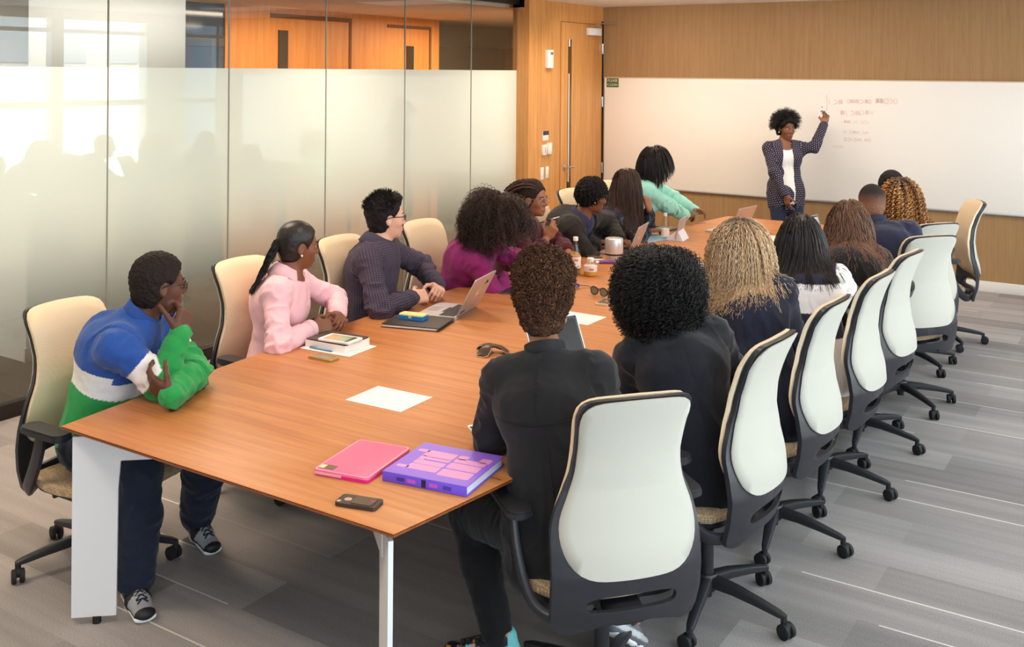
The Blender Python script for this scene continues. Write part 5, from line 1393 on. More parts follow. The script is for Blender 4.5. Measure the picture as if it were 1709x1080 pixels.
def ring_tube(root, q, name, pts, r, col, mat=None, flat=None):
    b = MB(); b.tube([tuple(np.asarray(p) - np.array(root.location)) for p in pts], r, 8, flat=flat)
    o = b.build(name, mat or pmat(name + '_cloth', srgb(*col), 0.85), root); return o

def stand_collar(root, q, name, col, rad=(0.066, 0.062), height=0.035, open_=0.0, flare=0.004, lift=0.0, mat=None, fold=False):
    """a band of cloth round the neck, optionally folded over like a shirt collar"""
    up = unit(q.Hd + q.HR @ A(0, -0.02, -0.05) - q.N); f = unit(q.sfw - up * (q.sfw @ up)); r = np.cross(f, up)
    c0 = q.N + up * (0.018 + lift); n = 44; P = []
    layers = [(0, 0.004), (height * 0.5, 0.001), (height, 0.0)] + ([(height * 0.62, 0.016), (-0.022, 0.040)] if fold else [(height, -0.004), (height * 0.5, -0.005)])
    a0 = open_; vs = []; fs = []
    for li, (z, ex) in enumerate(layers):
        for k in range(n + 1):
            a = PI / 2 + a0 + (2 * PI - 2 * a0) * k / n      # starts at the front
            front = max(0.0, math.sin(a)); zz = z - 0.020 * front - (0.022 * max(0, front - 0.7) / 0.3 if fold and li >= 3 else 0)
            sc_ = q.sc; R_ = (rad[0] * sc_ + ex + flare, rad[1] * sc_ + ex + flare)
            vs.append(tuple(c0 + r * math.cos(a) * R_[0] + f * (math.sin(a) * R_[1] - 0.004) + up * zz - np.array(root.location)))
    for li in range(len(layers) - 1):
        for k in range(n): i = li * (n + 1) + k; fs.append((i, i + 1, i + n + 2, i + n + 1))
    b = MB(); b.add(vs, fs); o = b.build(name, mat or pmat(name + '_cloth', srgb(*col), 0.85), root, auto=75)
    md = o.modifiers.new('thick', 'SOLIDIFY'); md.thickness = 0.003; md.offset = 0
    return o

def build_trousers(root, q, col, h=0.009, g=0.012, loose=0.008, seed=2, amp=0.005, cut=0.97):
    S = SDF(); s = q.sc
    S.ecap(q.hip - q.ax * 0.02, q.hip + q.ax * 0.07, (0.166 if q.fem else 0.158) * s + g * 0.6, 0.116 * s + g * 0.6, (0.155 if q.fem else 0.15) * s + g * 0.5, 0.110 * s + g * 0.5, q.hr, 0.05)
    leg_prims(S, q, g, loose, cut)
    V, Q = S.mesh(h); V = relax(V, Q, 1, 0.5); V = wrinkle(q, V, Q, amp, seed)
    c = np.tile(lin(col), (len(V), 1)) * (1 + 0.10 * vnoise(V * 160, 4))[:, None]
    return np_obj('trousers', to_root(root, V), Q, M_CLOTH, root, c)

def build_shoe(root, q, sd, colf, h=0.006, sole=(240, 240, 238), laces=None, pitch=0.0, size=1.0):
    fy = math.radians(q.fy[sd]); d = A(math.cos(fy), math.sin(fy), 0)
    if pitch: pp = math.radians(pitch); d = A(d[0] * math.cos(pp), d[1] * math.cos(pp), -math.sin(pp))
    r = unit(np.cross(d, A(0, 0, 1))); u = np.cross(r, d); s = q.sc * size
    o = q.an[sd] - u * 0.085; R = np.stack([r, d, u], 1); g = lambda x, y, z: o + R @ (A(x, y, z) * s)
    S = SDF()
    S.ecap(g(0, -0.045, 0.030), g(0, 0.06, 0.030), 0.036 * s, 0.030 * s, 0.043 * s, 0.030 * s, r, 0.02)
    S.ecap(g(0, 0.06, 0.028), g(0.0, 0.165, 0.026), 0.043 * s, 0.028 * s, 0.040 * s, 0.026 * s, r, 0.03)
    S.cap(g(0, -0.03, 0.05), g(0, -0.022, 0.088), 0.038 * s, 0.040 * s, 0.03)
    S.cap(g(0, 0.0, 0.06), g(0, 0.09, 0.046), 0.034 * s, 0.026 * s, 0.03)
    S.clip(-u, -(u @ g(0, 0, 0.012))); S.clip(u, u @ g(0, 0, 0.118))
    V, Q = S.mesh(h); V = relax(V, Q, 1, 0.4); L = (V - o) @ R / s
    sh = np_obj('shoe', to_root(root, V), Q, M_SHOE, root, colf(L))
    S2 = SDF(); S2.ecap(g(0, -0.05, 0.016), g(0, 0.05, 0.014), 0.041 * s, 0.020 * s, 0.043 * s, 0.018 * s, r, 0.02); S2.ecap(g(0, 0.05, 0.014), g(0, 0.172, 0.016), 0.044 * s, 0.018 * s, 0.042 * s, 0.016 * s, r, 0.02)
    S2.clip(-u, -(u @ g(0, 0, 0.001))); S2.clip(u, u @ g(0, 0, 0.028))
    V, Q = S2.mesh(h); np_obj('sole', to_root(root, V), Q, M_SHOE, sh, np.tile(lin(sole), (len(V), 1)))
    if laces:
        b = MB(); rl = np.array(root.location)
        for k in range(5):
            y = 0.035 + 0.020 * k; z = 0.092 - 0.0062 * k
            for e in (-1, 1): b.tube([tuple(g(-e * 0.020, y, z - 0.008) - rl), tuple(g(0, y + 0.008, z + 0.001) - rl), tuple(g(e * 0.020, y + 0.018, z - 0.012) - rl)], 0.0028, 6)
        for e in (-1, 1): b.tube([tuple(g(0, 0.03, 0.098) - rl), tuple(g(e * 0.025, 0.02, 0.105) - rl), tuple(g(e * 0.034, 0.045, 0.092) - rl), tuple(g(e * 0.01, 0.035, 0.096) - rl)], 0.0025, 6)
        b.build('lace', pmat('lace_cloth', srgb(*laces), 0.8), sh)
    return sh
plain = lambda c: (lambda L: np.tile(lin(c), (len(L), 1)))

# ---------------------------------------------------------------- hair
def head_g(q): return q.sc * (0.97 if q.fem else 1.02)
def hair_cap(root, q, name, col, t=0.012, n=(0, 0.8, -0.6), c=0.014, zmin=-0.08, extra=None, h=0.005, amp=0.003, freq=120, seed=0, mat=None, top=0.0, colf=None, back=0.0):
    """close hair: an inflated scalp cut along the hairline"""
    hs = head_g(q); S = SDF(); g = lambda *v: q.Hd + q.HR @ (A(*v) * hs)
    S.ell(g(0, -0.014, 0.036), q.HR, (A(0.0765, 0.0975, 0.0895) + t) * hs, 0.02)
    S.ell(g(0, -0.036, -0.03), q.HR, (A(0.064, 0.062, 0.062) + t * 0.7) * hs, 0.03)
    if top: S.ell(g(0, -0.02, 0.06 + top), q.HR, (A(0.070, 0.085, 0.07) + t) * hs, 0.04)
    if extra: extra(S, g, hs)
    if n is not None:
        nn = q.HR @ unit(n); S.clip(nn, nn @ q.Hd + c * hs)
    # keep the face and the ears clear
    for sx in (-1, 1): S.ell(g(sx * 0.090, 0.004, -0.012), q.HR, A(0.030, 0.028, 0.036) * hs, 0.008, True)
    S.ell(g(0, 0.085, -0.020), q.HR, A(0.066, 0.060, 0.082) * hs, 0.012, True)
    u = q.HR @ A(0, 0.25, -1); u = unit(u); S.clip(u, u @ q.Hd - zmin * hs)
    V, Q = S.mesh(h)
    N = vnormals(V, Q); L = (V - q.Hd) @ q.HR
    V = V + N * (amp * vnoise(L * freq, seed) + amp * 0.6 * vnoise(L * freq * 0.45, seed + 1))[:, None]
    cc = colf(L / hs) if colf else np.tile(lin(col), (len(V), 1))
    cc = cc * (1 + 0.25 * vnoise(L * freq * 1.1, seed + 2))[:, None]
    hair_cap.last = (V, N)
    return np_obj(name, to_root(root, V), Q, mat or M_HAIRM, root, np.clip(cc, 0, 1))

def scalp_points(n, rng, lo=-0.35, face=0.50, extra=0.0):
    """unit directions over the hairy part of the head, head-local"""
    out = []
    while len(out) < n:
        d = rng.normal(size=(n * 2, 3)); d /= np.linalg.norm(d, axis=1)[:, None]
        k = (0.80 * d[:, 1] - 0.60 * d[:, 2] < face - 0.42) & (d[:, 2] > lo)
        out += list(d[k])
    return np.array(out[:n])

def strand_hair(root, q, name, n, m, length, col, r=0.002, grav=0.5, out=1.0, curl=(0.0, 0.0), seed=0, mat=None, shape=None, lenvar=0.25, part=None,
                coljit=0.25, tipcol=None, roots=None, lo=-0.35, face=0.50, stick=0.012, sides=3, clump=0, wave=(0, 0), back=0.0, r_tip=0.4, collide=True, rootcol=None, keep=None, flat=None):
    """strands grown from the scalp: step outward, fall with gravity, slide over head and shoulders, then take their curl"""
    rng = np.random.default_rng(seed); hs = head_g(q)
    d = scalp_points(n, rng, lo, face) if roots is None else roots
    n = len(d)
    E = A(0.0775, 0.0985, 0.0905) * hs; c0 = A(0, -0.014, 0.036) * hs
    P0 = c0 + d * E * (1 + 0.00)
    if keep is not None:
        kk = keep(P0 / hs); P0, d = P0[kk], d[kk]; n = len(d)
    ln = length * (1 + lenvar * rng.uniform(-1, 1, n)); 
    if shape is not None: ln = ln * shape(d)
    step = (ln / (m - 1))[:, None]
    g = (q.HR.T @ A(0, 0, -1))
    v = d * out + (part(P0 / hs, d) if part is not None else 0) + rng.normal(size=(n, 3)) * 0.10
    if flat is not None:      # lie along the scalp, running down and away from the crown
        rad_ = P0 * A(1, 1, 0) + A(0, 0.03 * hs, 0); rad_ /= np.linalg.norm(rad_, axis=1)[:, None] + 1e-6
        t_ = g * 1.0 + rad_ * flat + rng.normal(size=(n, 3)) * 0.10 + (part(P0 / hs, d) if part is not None else 0)
        t_ -= d * (t_ * d).sum(1)[:, None]; t_ /= np.linalg.norm(t_, axis=1)[:, None] + 1e-6; v = t_ + d * 0.25 * out
    v += np.array([0, -back, 0]); v /= np.linalg.norm(v, axis=1)[:, None]
    P = np.empty((n, m, 3)); P[:, 0] = P0; p = P0.copy()
    stick = stick * rng.uniform(0.35, 1.35, n)[:, None]
    CS = SDF(); torso_prims(CS, q, 0.024, neck=False); arm_prims(CS, q, 0.018, 1.0, 0.010)
    lo_z = min(pp[1][2] for pp in CS.prims) 
    def cloth_d(X):
        d_ = None
        for pp in CS.prims:
            e_ = SDF.dist(pp, X)
            if d_ is None: d_ = e_; continue
            k_ = pp[-1]; hh_ = np.maximum(k_ - np.abs(e_ - d_), 0) / k_; d_ = np.minimum(e_, d_) - hh_ * hh_ * k_ * 0.25
        return d_
    for i in range(1, m):
        v = v + g * grav * (step / 0.02) * 0.5; v /= np.linalg.norm(v, axis=1)[:, None]
        p = p + v * step
        k = (p - c0) / (E + stick * hs); r_ = np.linalg.norm(k, axis=1); ins = r_ < 1
        p[ins] = c0 + (p[ins] - c0) / r_[ins][:, None]
        kf = (p - A(0, 0.070, -0.035) * hs) / (A(0.068, 0.062, 0.085) * hs); rf = np.linalg.norm(kf, axis=1); ins = rf < 1      # the face stays free
        p[ins] = A(0, 0.070, -0.035) * hs + (p[ins] - A(0, 0.070, -0.035) * hs) / np.maximum(rf[ins], 1e-3)[:, None]
        if collide:
            w = q.Hd + p @ q.HR.T
            dd = cloth_d(w); ins = dd < 0.0
            if ins.any():
                X = w[ins]; e_ = 0.004; G = np.stack([cloth_d(X + e_ * A(*ax_)) - cloth_d(X - e_ * A(*ax_)) for ax_ in ((1, 0, 0), (0, 1, 0), (0, 0, 1))], 1)
                G /= np.maximum(np.linalg.norm(G, axis=1), 1e-6)[:, None]; w[ins] = X - G * (dd[ins] - 0.001)[:, None]
            # necks stay clear
            a = q.N; b = q.Hd + q.HR @ A(0, -0.02, -0.05); ba = b - a; t = np.clip((w - a) @ ba / (ba @ ba), 0, 1); cp = a + t[:, None] * ba; e = w - cp; dist = np.linalg.norm(e, axis=1); ins = dist < 0.068
            w[ins] = cp[ins] + e[ins] / np.maximum(dist[ins], 1e-6)[:, None] * 0.068
            p2 = (w - q.Hd) @ q.HR; mv = p2 - P[:, i - 1]; v = 0.7 * v + 0.3 * mv / np.maximum(np.linalg.norm(mv, axis=1), 1e-6)[:, None]; p = p2
        P[:, i] = p
    if collide and m > 10:      # let the bends over the shoulders relax
        for it in range(46):
            P[:, 2:-1] = 0.5 * P[:, 2:-1] + 0.25 * (P[:, 1:-2] + P[:, 3:])
            if it in (30, 40):
                w = (q.Hd + P.reshape(-1, 3) @ q.HR.T); dd = cloth_d(w) + 0.006; ins = dd < 0
                if ins.any():
                    X = w[ins]; e_ = 0.004; G = np.stack([cloth_d(X + e_ * A(*ax_)) - cloth_d(X - e_ * A(*ax_)) for ax_ in ((1, 0, 0), (0, 1, 0), (0, 0, 1))], 1)
                    G /= np.maximum(np.linalg.norm(G, axis=1), 1e-6)[:, None]; w[ins] = X - G * dd[ins][:, None]
                    P = ((w - q.Hd) @ q.HR).reshape(n, m, 3)
    s = np.linspace(0, 1, m)[None, :] * ln[:, None]
    if clump:
        cl = rng.integers(0, n, clump); near = np.argmin(((P0[:, None, :] - P0[cl][None, :, :]) ** 2).sum(2), 1) if n * clump < 3e6 else rng.integers(0, clump, n)
        wgt = np.linspace(0, 0.75, m)[None, :, None]; P = P * (1 - wgt) + P[cl[near]] * wgt
    if curl[0] or wave[0]:
        T = np.gradient(P, axis=1); T /= np.maximum(np.linalg.norm(T, axis=2, keepdims=True), 1e-9)
        U = np.cross(T, A(0.31, 0.52, 0.8)); U /= np.maximum(np.linalg.norm(U, axis=2, keepdims=True), 1e-9); W = np.cross(T, U)
        ph = rng.uniform(0, 2 * PI, n)[:, None]; env = np.clip(s / 0.03, 0, 1)
        if curl[0]:
            fr = 2 * PI / (curl[1] * (1 + 0.25 * rng.uniform(-1, 1, n)))[:, None]; am = curl[0] * (1 + 0.3 * rng.uniform(-1, 1, n))[:, None] * env
            P = P + am[..., None] * (np.cos(s * fr + ph)[..., None] * U + np.sin(s * fr + ph)[..., None] * W)
        if wave[0]:
            fr = 2 * PI / (wave[1] * (1 + 0.3 * rng.uniform(-1, 1, n)))[:, None]
            P = P + (wave[0] * env * np.sin(s * fr + ph))[..., None] * U
    R = r * (1 + 0.25 * rng.uniform(-1, 1, n))[:, None] * np.linspace(1, r_tip, m)[None, :]
    W_ = q.Hd + P.reshape(-1, 3) @ q.HR.T
    V, Q = tubes_mesh(W_.reshape(n, m, 3), R, sides)
    base = np.array(col, float) if np.ndim(col) == 2 else np.array([col], float)
    pick = np.array([lin(c) for c in base])[rng.integers(0, len(base), n)] * (1 + coljit * rng.uniform(-1, 1, n))[:, None]
    cc = np.repeat(pick[:, None, :], m, 1); tt = np.linspace(0, 1, m)[None, :, None]
    if tipcol is not None: cc = cc * (1 - tt) + lin(tipcol) * (1 + coljit * rng.uniform(-1, 1, n))[:, None, None] * tt
    if rootcol is not None:
        wr_ = np.clip(1 - tt / 0.22, 0, 1); cc = cc * (1 - wr_) + lin(rootcol) * wr_
    cc = np.repeat(cc[:, :, None, :], sides, 2).reshape(-1, 3)
    return np_obj(name, to_root(root, V), Q, mat or M_HAIR, root, np.clip(cc, 0, 1))

def bracelet(root, q, sd, t, name, col, r=0.031, thick=0.003, metal=0.0, width=1.0):
    p = q.el[sd] + (q.wr[sd] - q.el[sd]) * t; ax = unit(q.wr[sd] - q.el[sd]); u = unit(np.cross(ax, A(0.2, 0.3, 0.9))); v = np.cross(ax, u)
    pts = [tuple(p + (u * math.cos(a) + v * math.sin(a)) * r - np.array(root.location)) for a in np.linspace(0, 2 * PI, 25)]
    b = MB(); b.tube(pts, thick, 8, cap=False, flat=(1.0, width) if width != 1 else None, up=tuple(ax)); return b.build(name, pmat(name + '_band', srgb(*col), 0.4, metal), root)

def person(label, q):
    r = thing('person', label, 'person', (q.hip[0], q.hip[1], 0.0)); return r
# ---------------------------------------------------------------- cloth patterns that follow the limbs
def pattern_mat(name, kind, c0, c1, c2=None, size=0.02, rough=0.88):
    m, nt, b = new_mat(name); N = nt.nodes; L = nt.links
    at = N.new('ShaderNodeAttribute'); at.attribute_name = 'uvw'; sx = N.new('ShaderNodeSeparateXYZ'); L.new(at.outputs['Vector'], sx.inputs[0])
    def M_(op, a, bb=None):
        n = N.new('ShaderNodeMath'); n.operation = op
        for i, q in enumerate((a, bb)):
            if q is None: continue
            if isinstance(q, (int, float)): n.inputs[i].default_value = q
            else: L.new(q, n.inputs[i])
        return n.outputs[0]
    def mixc(f, a, bb):
        n = N.new('ShaderNodeMix'); n.data_type = 'RGBA'
        for i, q in ((0, f), (6, a), (7, bb)):
            if isinstance(q, tuple) or isinstance(q, float): n.inputs[i].default_value = q
            else: L.new(q, n.inputs[i])
        return n.outputs[2]
    u = M_('DIVIDE', sx.outputs['X'], size); v = M_('DIVIDE', sx.outputs['Y'], size)
    if kind == 'grid':
        du = M_('ABSOLUTE', M_('SUBTRACT', M_('FRACT', u), 0.5)); dv = M_('ABSOLUTE', M_('SUBTRACT', M_('FRACT', v), 0.5))
        f = M_('GREATER_THAN', M_('MAXIMUM', du, dv), 0.40); col = mixc(f, c0, c1)
    elif kind == 'dots':
        row = M_('FLOOR', u); v2 = M_('ADD', v, M_('MULTIPLY', M_('MODULO', row, 2.0), 0.5))
        du = M_('SUBTRACT', M_('FRACT', u), 0.5); dv = M_('SUBTRACT', M_('FRACT', v2), 0.5)
        r = M_('SQRT', M_('ADD', M_('MULTIPLY', du, du), M_('MULTIPLY', dv, dv))); f = M_('LESS_THAN', r, 0.20); col = mixc(f, c0, c1)
    else:       # flannel: two crossing soft bands
        su = M_('GREATER_THAN', M_('SINE', M_('MULTIPLY', u, 2 * PI)), 0.1); sv = M_('GREATER_THAN', M_('SINE', M_('MULTIPLY', v, 2 * PI)), 0.1)
        col = mixc(M_('MULTIPLY', su, 0.55), c0, c1); col = mixc(M_('MULTIPLY', sv, 0.55), col, c1)
        lu = M_('LESS_THAN', M_('ABSOLUTE', M_('SUBTRACT', M_('FRACT', u), 0.75)), 0.035); lv = M_('LESS_THAN', M_('ABSOLUTE', M_('SUBTRACT', M_('FRACT', v), 0.75)), 0.035)
        col = mixc(M_('MULTIPLY', M_('MAXIMUM', lu, lv), 0.7), col, c2)
    L.new(col, b.inputs['Base Color']); b.inputs['Roughness'].default_value = rough; b.inputs['Specular IOR Level'].default_value = 0.25
    return m

def open_front(q, w_top, w_bot, z_top=0.50, z_bot=0.05):
    """jacket front: removes a wedge so the top under it shows"""
    def f(X):
        P = X - q.hip; hgt = P @ q.ax; lat = np.abs(P @ q.sr); dep = P @ q.sfw - np.interp(hgt, [0, 0.2, 0.4, 0.55], [0.0, -0.02, -0.02, 0.0])
        w = np.interp(hgt, [z_bot, z_top], [w_bot, w_top]); near = np.minimum(np.linalg.norm(X - q.el[1], axis=1), np.linalg.norm(X - q.wr[1], axis=1))
        near = np.minimum(near, np.minimum(np.linalg.norm(X - q.el[-1], axis=1), np.linalg.norm(X - q.wr[-1], axis=1)))
        return np.minimum(np.minimum(w - lat, dep - 0.015), near - 0.10)
    return f

HV = 0.0048      # body resolution for the nearer figures
FAR = 0.0056
SHOE_DARK = plain((38, 34, 34))

def legs_and_shoes(r, q, col, shoe=(36, 33, 34), sole=(50, 48, 48), h=0.011):
    build_trousers(r, q, col, h=h, seed=int(abs(q.hip[1]) * 10))
    for sd in (1, -1): build_shoe(r, q, sd, plain(shoe), h=0.008, sole=sole)

def button_row(r, q, pts, col=(230, 226, 220), rad=0.0055):
    for p in pts:
        MB().sphere(tuple(np.asarray(p) - np.array(r.location)), rad, None, 10, 6).build('button', pmat('button', srgb(*col), 0.3), r)

# ================= left side, near to far =================
# man in the green, white and blue pullover
q = solve((-3.80, 2.70, 0.535), 12, (-3.575, 2.815, 1.168), 70, 4, syaw=30,
          R=dict(w=(-3.415, 2.795, 0.985), E=(-3.425, 2.710, 0.808), f=(-0.30, 0.50, 0.80), n=(-0.85, 0.25, 0.30), p='chin'),
          L=dict(w=(-3.285, 2.645, 0.792), E=(-3.440, 2.890, 0.806), f=(-0.86, -0.22, 0.46), n=(-0.10, 0.92, 0.30), p='relax', shf=0.03),
          feet={1: (-3.385, 2.560, -24), -1: (-3.60, 3.045, -16, 0.11)}, knees={1: (0.9, -0.1, 0.5), -1: (0.9, 0.1, 0.5)}, bow=0.05)
r = person('person in a blue, white and green half-zip pullover, chin in hand', q)
build_body(r, q, 'deep', HV)
def c_p1(q, V):
    uv, who = limb_coords(q, V); hgt = (V - q.hip) @ q.ax; lat = np.abs((V - q.hip) @ q.sr); dep = (V - q.hip) @ q.sfw
    B, W, G = lin((44, 82, 158)), lin((240, 234, 232)), lin((44, 152, 78))
    c = np.where((hgt > 0.325 - 0.03 * (dep > 0.03))[:, None], B, np.where((hgt > 0.225)[:, None], W, G))
    ua = (who == 1) | (who == 5); fa = (who == 2) | (who == 6)
    c = np.where((ua & (uv[:, 0] < 0.115))[:, None], B, np.where((ua & (uv[:, 0] < 0.205))[:, None], W, np.where((ua | fa)[:, None], G, c)))
    return c * (1 + 0.06 * vnoise(V * 220, 3))[:, None]
build_top(r, q, 'pullover', c_p1, h=0.0052, g=0.014, loose=0.008, amp=0.008, seed=11, mat=M_KNIT, cut=0.98, hem=0.02)
stand_collar(r, q, 'collar', (44, 82, 158), height=0.055, open_=0.25, rad=(0.070, 0.070), flare=0.006)
bracelet(r, q, -1, 0.94, 'cuff', (44, 42, 66), 0.036, 0.009, width=2.0)
b = MB(); rl = np.array(r.location); f0 = q.N + q.sfw * 0.088 - q.ax * 0.005
b.tube([tuple(f0 - q.ax * t + q.sfw * (0.055 * math.sin(min(1, t / 0.2) * 1.4)) - rl) for t in np.linspace(-0.03, 0.20, 9)], 0.004, 6); b.build('zip', pmat('zip_white', srgb(236, 232, 236), 0.4), r)
b = MB(); b.tube([tuple(q.hip + q.sr * 0.168 + q.sfw * (0.02 + 0.09 * t) + q.ax * (0.03 + 0.075 * t) - q.sr * 0.05 * t * t - rl) for t in np.linspace(0, 1, 6)], 0.006, 6, flat=(1, 1.8)); b.build('pocket_trim', pmat('trim_white_cloth', srgb(240, 238, 236), 0.8), r)
build_trousers(r, q, (28, 36, 54), h=0.008, g=0.016, loose=0.014, seed=5, amp=0.007)
def c_sneak(L):
    c = np.tile(lin((30, 30, 34)), (len(L), 1)); gr = lin((168, 168, 172))
    toe = (L[:, 1] > 0.085) & (L[:, 1] < 0.165) & (L[:, 2] > 0.030); c[toe] = gr
    tongue = (np.abs(L[:, 0]) < 0.020) & (L[:, 1] > 0.0) & (L[:, 2] > 0.055); c[tongue] = lin((176, 178, 186))
    side = (L[:, 1] < 0.01) & (L[:, 1] > -0.05) & (L[:, 2] > 0.03) & (L[:, 2] < 0.075) & (np.abs(L[:, 0]) > 0.028); c[side] = gr
    return c
build_shoe(r, q, 1, c_sneak, h=0.0045, laces=(24, 24, 28)); build_shoe(r, q, -1, c_sneak, h=0.0045, laces=(24, 24, 28), pitch=10)
hair_cap(r, q, 'hair', (34, 25, 22), t=0.013, c=0.018, h=0.0042, amp=0.0035, freq=150, seed=2, n=(0, 0.84, -0.54))
eyebrows(r, q, (24, 18, 16)); add_glasses(r, q, wire=0.0024, label='dark rimmed glasses')

# woman in the pink shirt
q = solve((-3.80, 3.72, 0.550), 10, (-3.735, 3.790, 1.180), 62, 6, syaw=28, fem=True, sc=1.0,
          R=dict(w=(-3.575, 3.735, 0.797), e=(0.25, -0.75, -0.5), f=(0.45, 0.88, 0.0), n=(-0.55, 0.45, -0.5), p='clasp'),
          L=dict(w=(-3.600, 3.945, 0.812), e=(0.1, 0.9, -0.4), f=(0.75, -0.55, 0.05), n=(-0.15, -0.55, -0.75), p='clasp'))
r = person('person in a pale pink shirt with a black ponytail, hands clasped on the table', q)
build_body(r, q, 'brown', HV)
pk = (244, 194, 202)
build_top(r, q, 'shirt', pk, h=0.006, g=0.013, loose=0.007, amp=0.0055, seed=21, hem=0.02, cut=0.88, neckcut=-0.004)
stand_collar(r, q, 'collar', pk, height=0.042, open_=0.62, fold=True, rad=(0.062, 0.060))
bracelet(r, q, 1, 0.985, 'bracelet', (226, 214, 196), 0.029, 0.0035, 0.6); bracelet(r, q, 1, 0.90, 'cuff', pk, 0.040, 0.008, width=2.2)
legs_and_shoes(r, q, (40, 42, 56))
hair_cap(r, q, 'hair', (30, 22, 20), t=0.008, c=0.032, h=0.0045, amp=0.0008, freq=90, seed=3, mat=M_HAIR, n=(0, 0.9, -0.44))
def pony(P, d): return np.tile(A(0, -0.9, -0.5), (len(P), 1))
rt = np.tile(A(0, -0.93, -0.30), (420, 1)) + np.random.default_rng(5).normal(size=(420, 3)) * 0.10; rt /= np.linalg.norm(rt, axis=1)[:, None]
strand_hair(r, q, 'ponytail', 420, 16, 0.26, (26, 20, 19), r=0.0034, grav=0.6, out=0.4, seed=4, roots=rt, part=pony, lenvar=0.15, wave=(0.006, 0.13), coljit=0.3, collide=True)
eyebrows(r, q, (28, 20, 18)); earring(r, q, 1); earring(r, q, -1)

# man in the dark checked shirt
q = solve((-3.84, 4.50, 0.560), 8, (-3.790, 4.550, 1.232), 56, 2, syaw=24,
          R=dict(w=(-3.590, 4.535, 0.797), e=(0.2, -0.85, -0.5), f=(0.30, 0.93, 0.0), n=(-0.6, 0.35, -0.55), p='clasp'),
          L=dict(w=(-3.610, 4.800, 0.812), e=(0.1, 0.9, -0.4), f=(0.65, -0.72, 0.05), n=(-0.15, -0.5, -0.75), p='clasp'))
r = person('person with short dark hair and glasses in a dark checked shirt', q)
build_body(r, q, 'light', HV)
M_CHECK = pattern_mat('fine_check_cloth', 'grid', srgb(58, 50, 66), srgb(96, 84, 98), size=0.012)
build_top(r, q, 'shirt', (58, 50, 66), h=0.006, g=0.016, loose=0.009, amp=0.007, seed=31, mat=M_CHECK, hem=0.02, cut=0.97)
stand_collar(r, q, 'collar', (58, 52, 70), height=0.040, open_=0.28, fold=True, rad=(0.069, 0.067), mat=pmat('collar_check_cloth', srgb(62, 56, 76), 0.85))
legs_and_shoes(r, q, (36, 36, 46))
def up3(S, g, hs): S.ell(g(0, 0.030, 0.112), q.HR, A(0.062, 0.055, 0.026) * hs, 0.03); S.ell(g(0, -0.05, 0.045), q.HR, A(0.082, 0.066, 0.075) * hs, 0.03)
hair_cap(r, q, 'hair', (30, 24, 23), t=0.013, c=0.020, h=0.0045, amp=0.004, freq=70, seed=7, extra=up3, n=(0, 0.86, -0.50))
strand_hair(r, q, 'hair_tufts', 1100, 7, 0.022, [(34, 27, 25), (24, 19, 19)], r=0.0022, grav=-0.05, out=0.7, seed=9, part=lambda P, d: np.stack([0 * P[:, 0], -0.2 + 0.9 * (P[:, 1] > 0.02), 0.5 * (P[:, 2] > 0.06)], 1), collide=False, lo=0.1, face=0.47, stick=0.018, mat=M_HAIRM)
eyebrows(r, q, (32, 25, 23)); add_glasses(r, q, wire=0.0022, label='dark rimmed glasses')

# woman in purple with the big brown curls
q = solve((-3.84, 5.27, 0.560), 20, (-3.550, 5.320, 1.128), 48, 24, syaw=38, fem=True,
          R=dict(w=(-3.500, 5.345, 0.795), e=(0.25, -0.8, -0.4), f=(0.70, 0.70, -0.05), n=(0, 0, -1), p='relax'),
          L=dict(w=(-3.360, 5.560, 0.797), e=(0.3, 0.9, -0.4), f=(0.85, -0.35, -0.03), n=(0, 0, -1), p='relax'), bow=0.06)
r = person('person in a purple shirt leaning forward under big brown curls', q)
build_body(r, q, 'tan', HV)
build_top(r, q, 'shirt', (134, 33, 98), h=0.0062, g=0.014, loose=0.008, amp=0.0065, seed=41, hem=0.02, cut=0.90, neckcut=0.0)
stand_collar(r, q, 'collar', (134, 33, 98), height=0.035, open_=0.45, fold=True, rad=(0.062, 0.060))
legs_and_shoes(r, q, (34, 34, 42))
hair_cap(r, q, 'hair_base', (34, 22, 17), t=0.045, c=0.02, h=0.007, amp=0.006, freq=60, seed=5)
BR = [(62, 40, 30), (48, 31, 24), (78, 52, 38)]
strand_hair(r, q, 'hair', 2800, 20, 0.190, BR, r=0.0023, grav=0.36, out=2.6, flat=1.0, stick=0.055, curl=(0.0075, 0.028), seed=11, lenvar=0.22, coljit=0.3, lo=-0.6, face=0.57)
eyebrows(r, q, (40, 28, 22))

# woman in maroon holding a pen
q = solve((-3.90, 6.02, 0.560), 6, (-3.755, 6.105, 1.180), 2, 2, syaw=12, fem=True,
          R=dict(w=(-3.620, 6.060, 0.930), e=(0.45, -0.35, -0.8), f=(0.50, 0.22, 0.80), n=(-0.55, 0.65, 0.25), p='pen'),
          L=dict(w=(-3.560, 6.270, 0.797), e=(0.2, 0.9, -0.4), f=(0.85, -0.5, 0), n=(0, 0, -1), p='relax'))
r = person('person in a maroon cardigan and round glasses, holding up a pen', q); PEN_Q = q
build_body(r, q, 'mid', HV)
def c_mar(q, V):
    lat = (V - q.hip) @ q.sr; s_ = 0.5 + 0.5 * np.sin(lat * 190); return lin((74, 24, 36)) * (0.86 + 0.28 * s_)[:, None]
build_top(r, q, 'cardigan', c_mar, h=0.0065, g=0.018, loose=0.012, amp=0.007, seed=51, mat=M_KNIT, hem=0.03, cut=0.66)
stand_collar(r, q, 'cowl', (72, 24, 36), height=0.028, open_=0.3, fold=True, rad=(0.070, 0.072), flare=0.010)
bracelet(r, q, 1, 0.80, 'bracelet', (226, 176, 96), 0.029, 0.0028, 0.8)
legs_and_shoes(r, q, (38, 36, 44))
hair_cap(r, q, 'hair', (44, 30, 26), t=0.009, c=0.034, h=0.0055, amp=0.0025, freq=70, seed=6, n=(0, 0.9, -0.44))
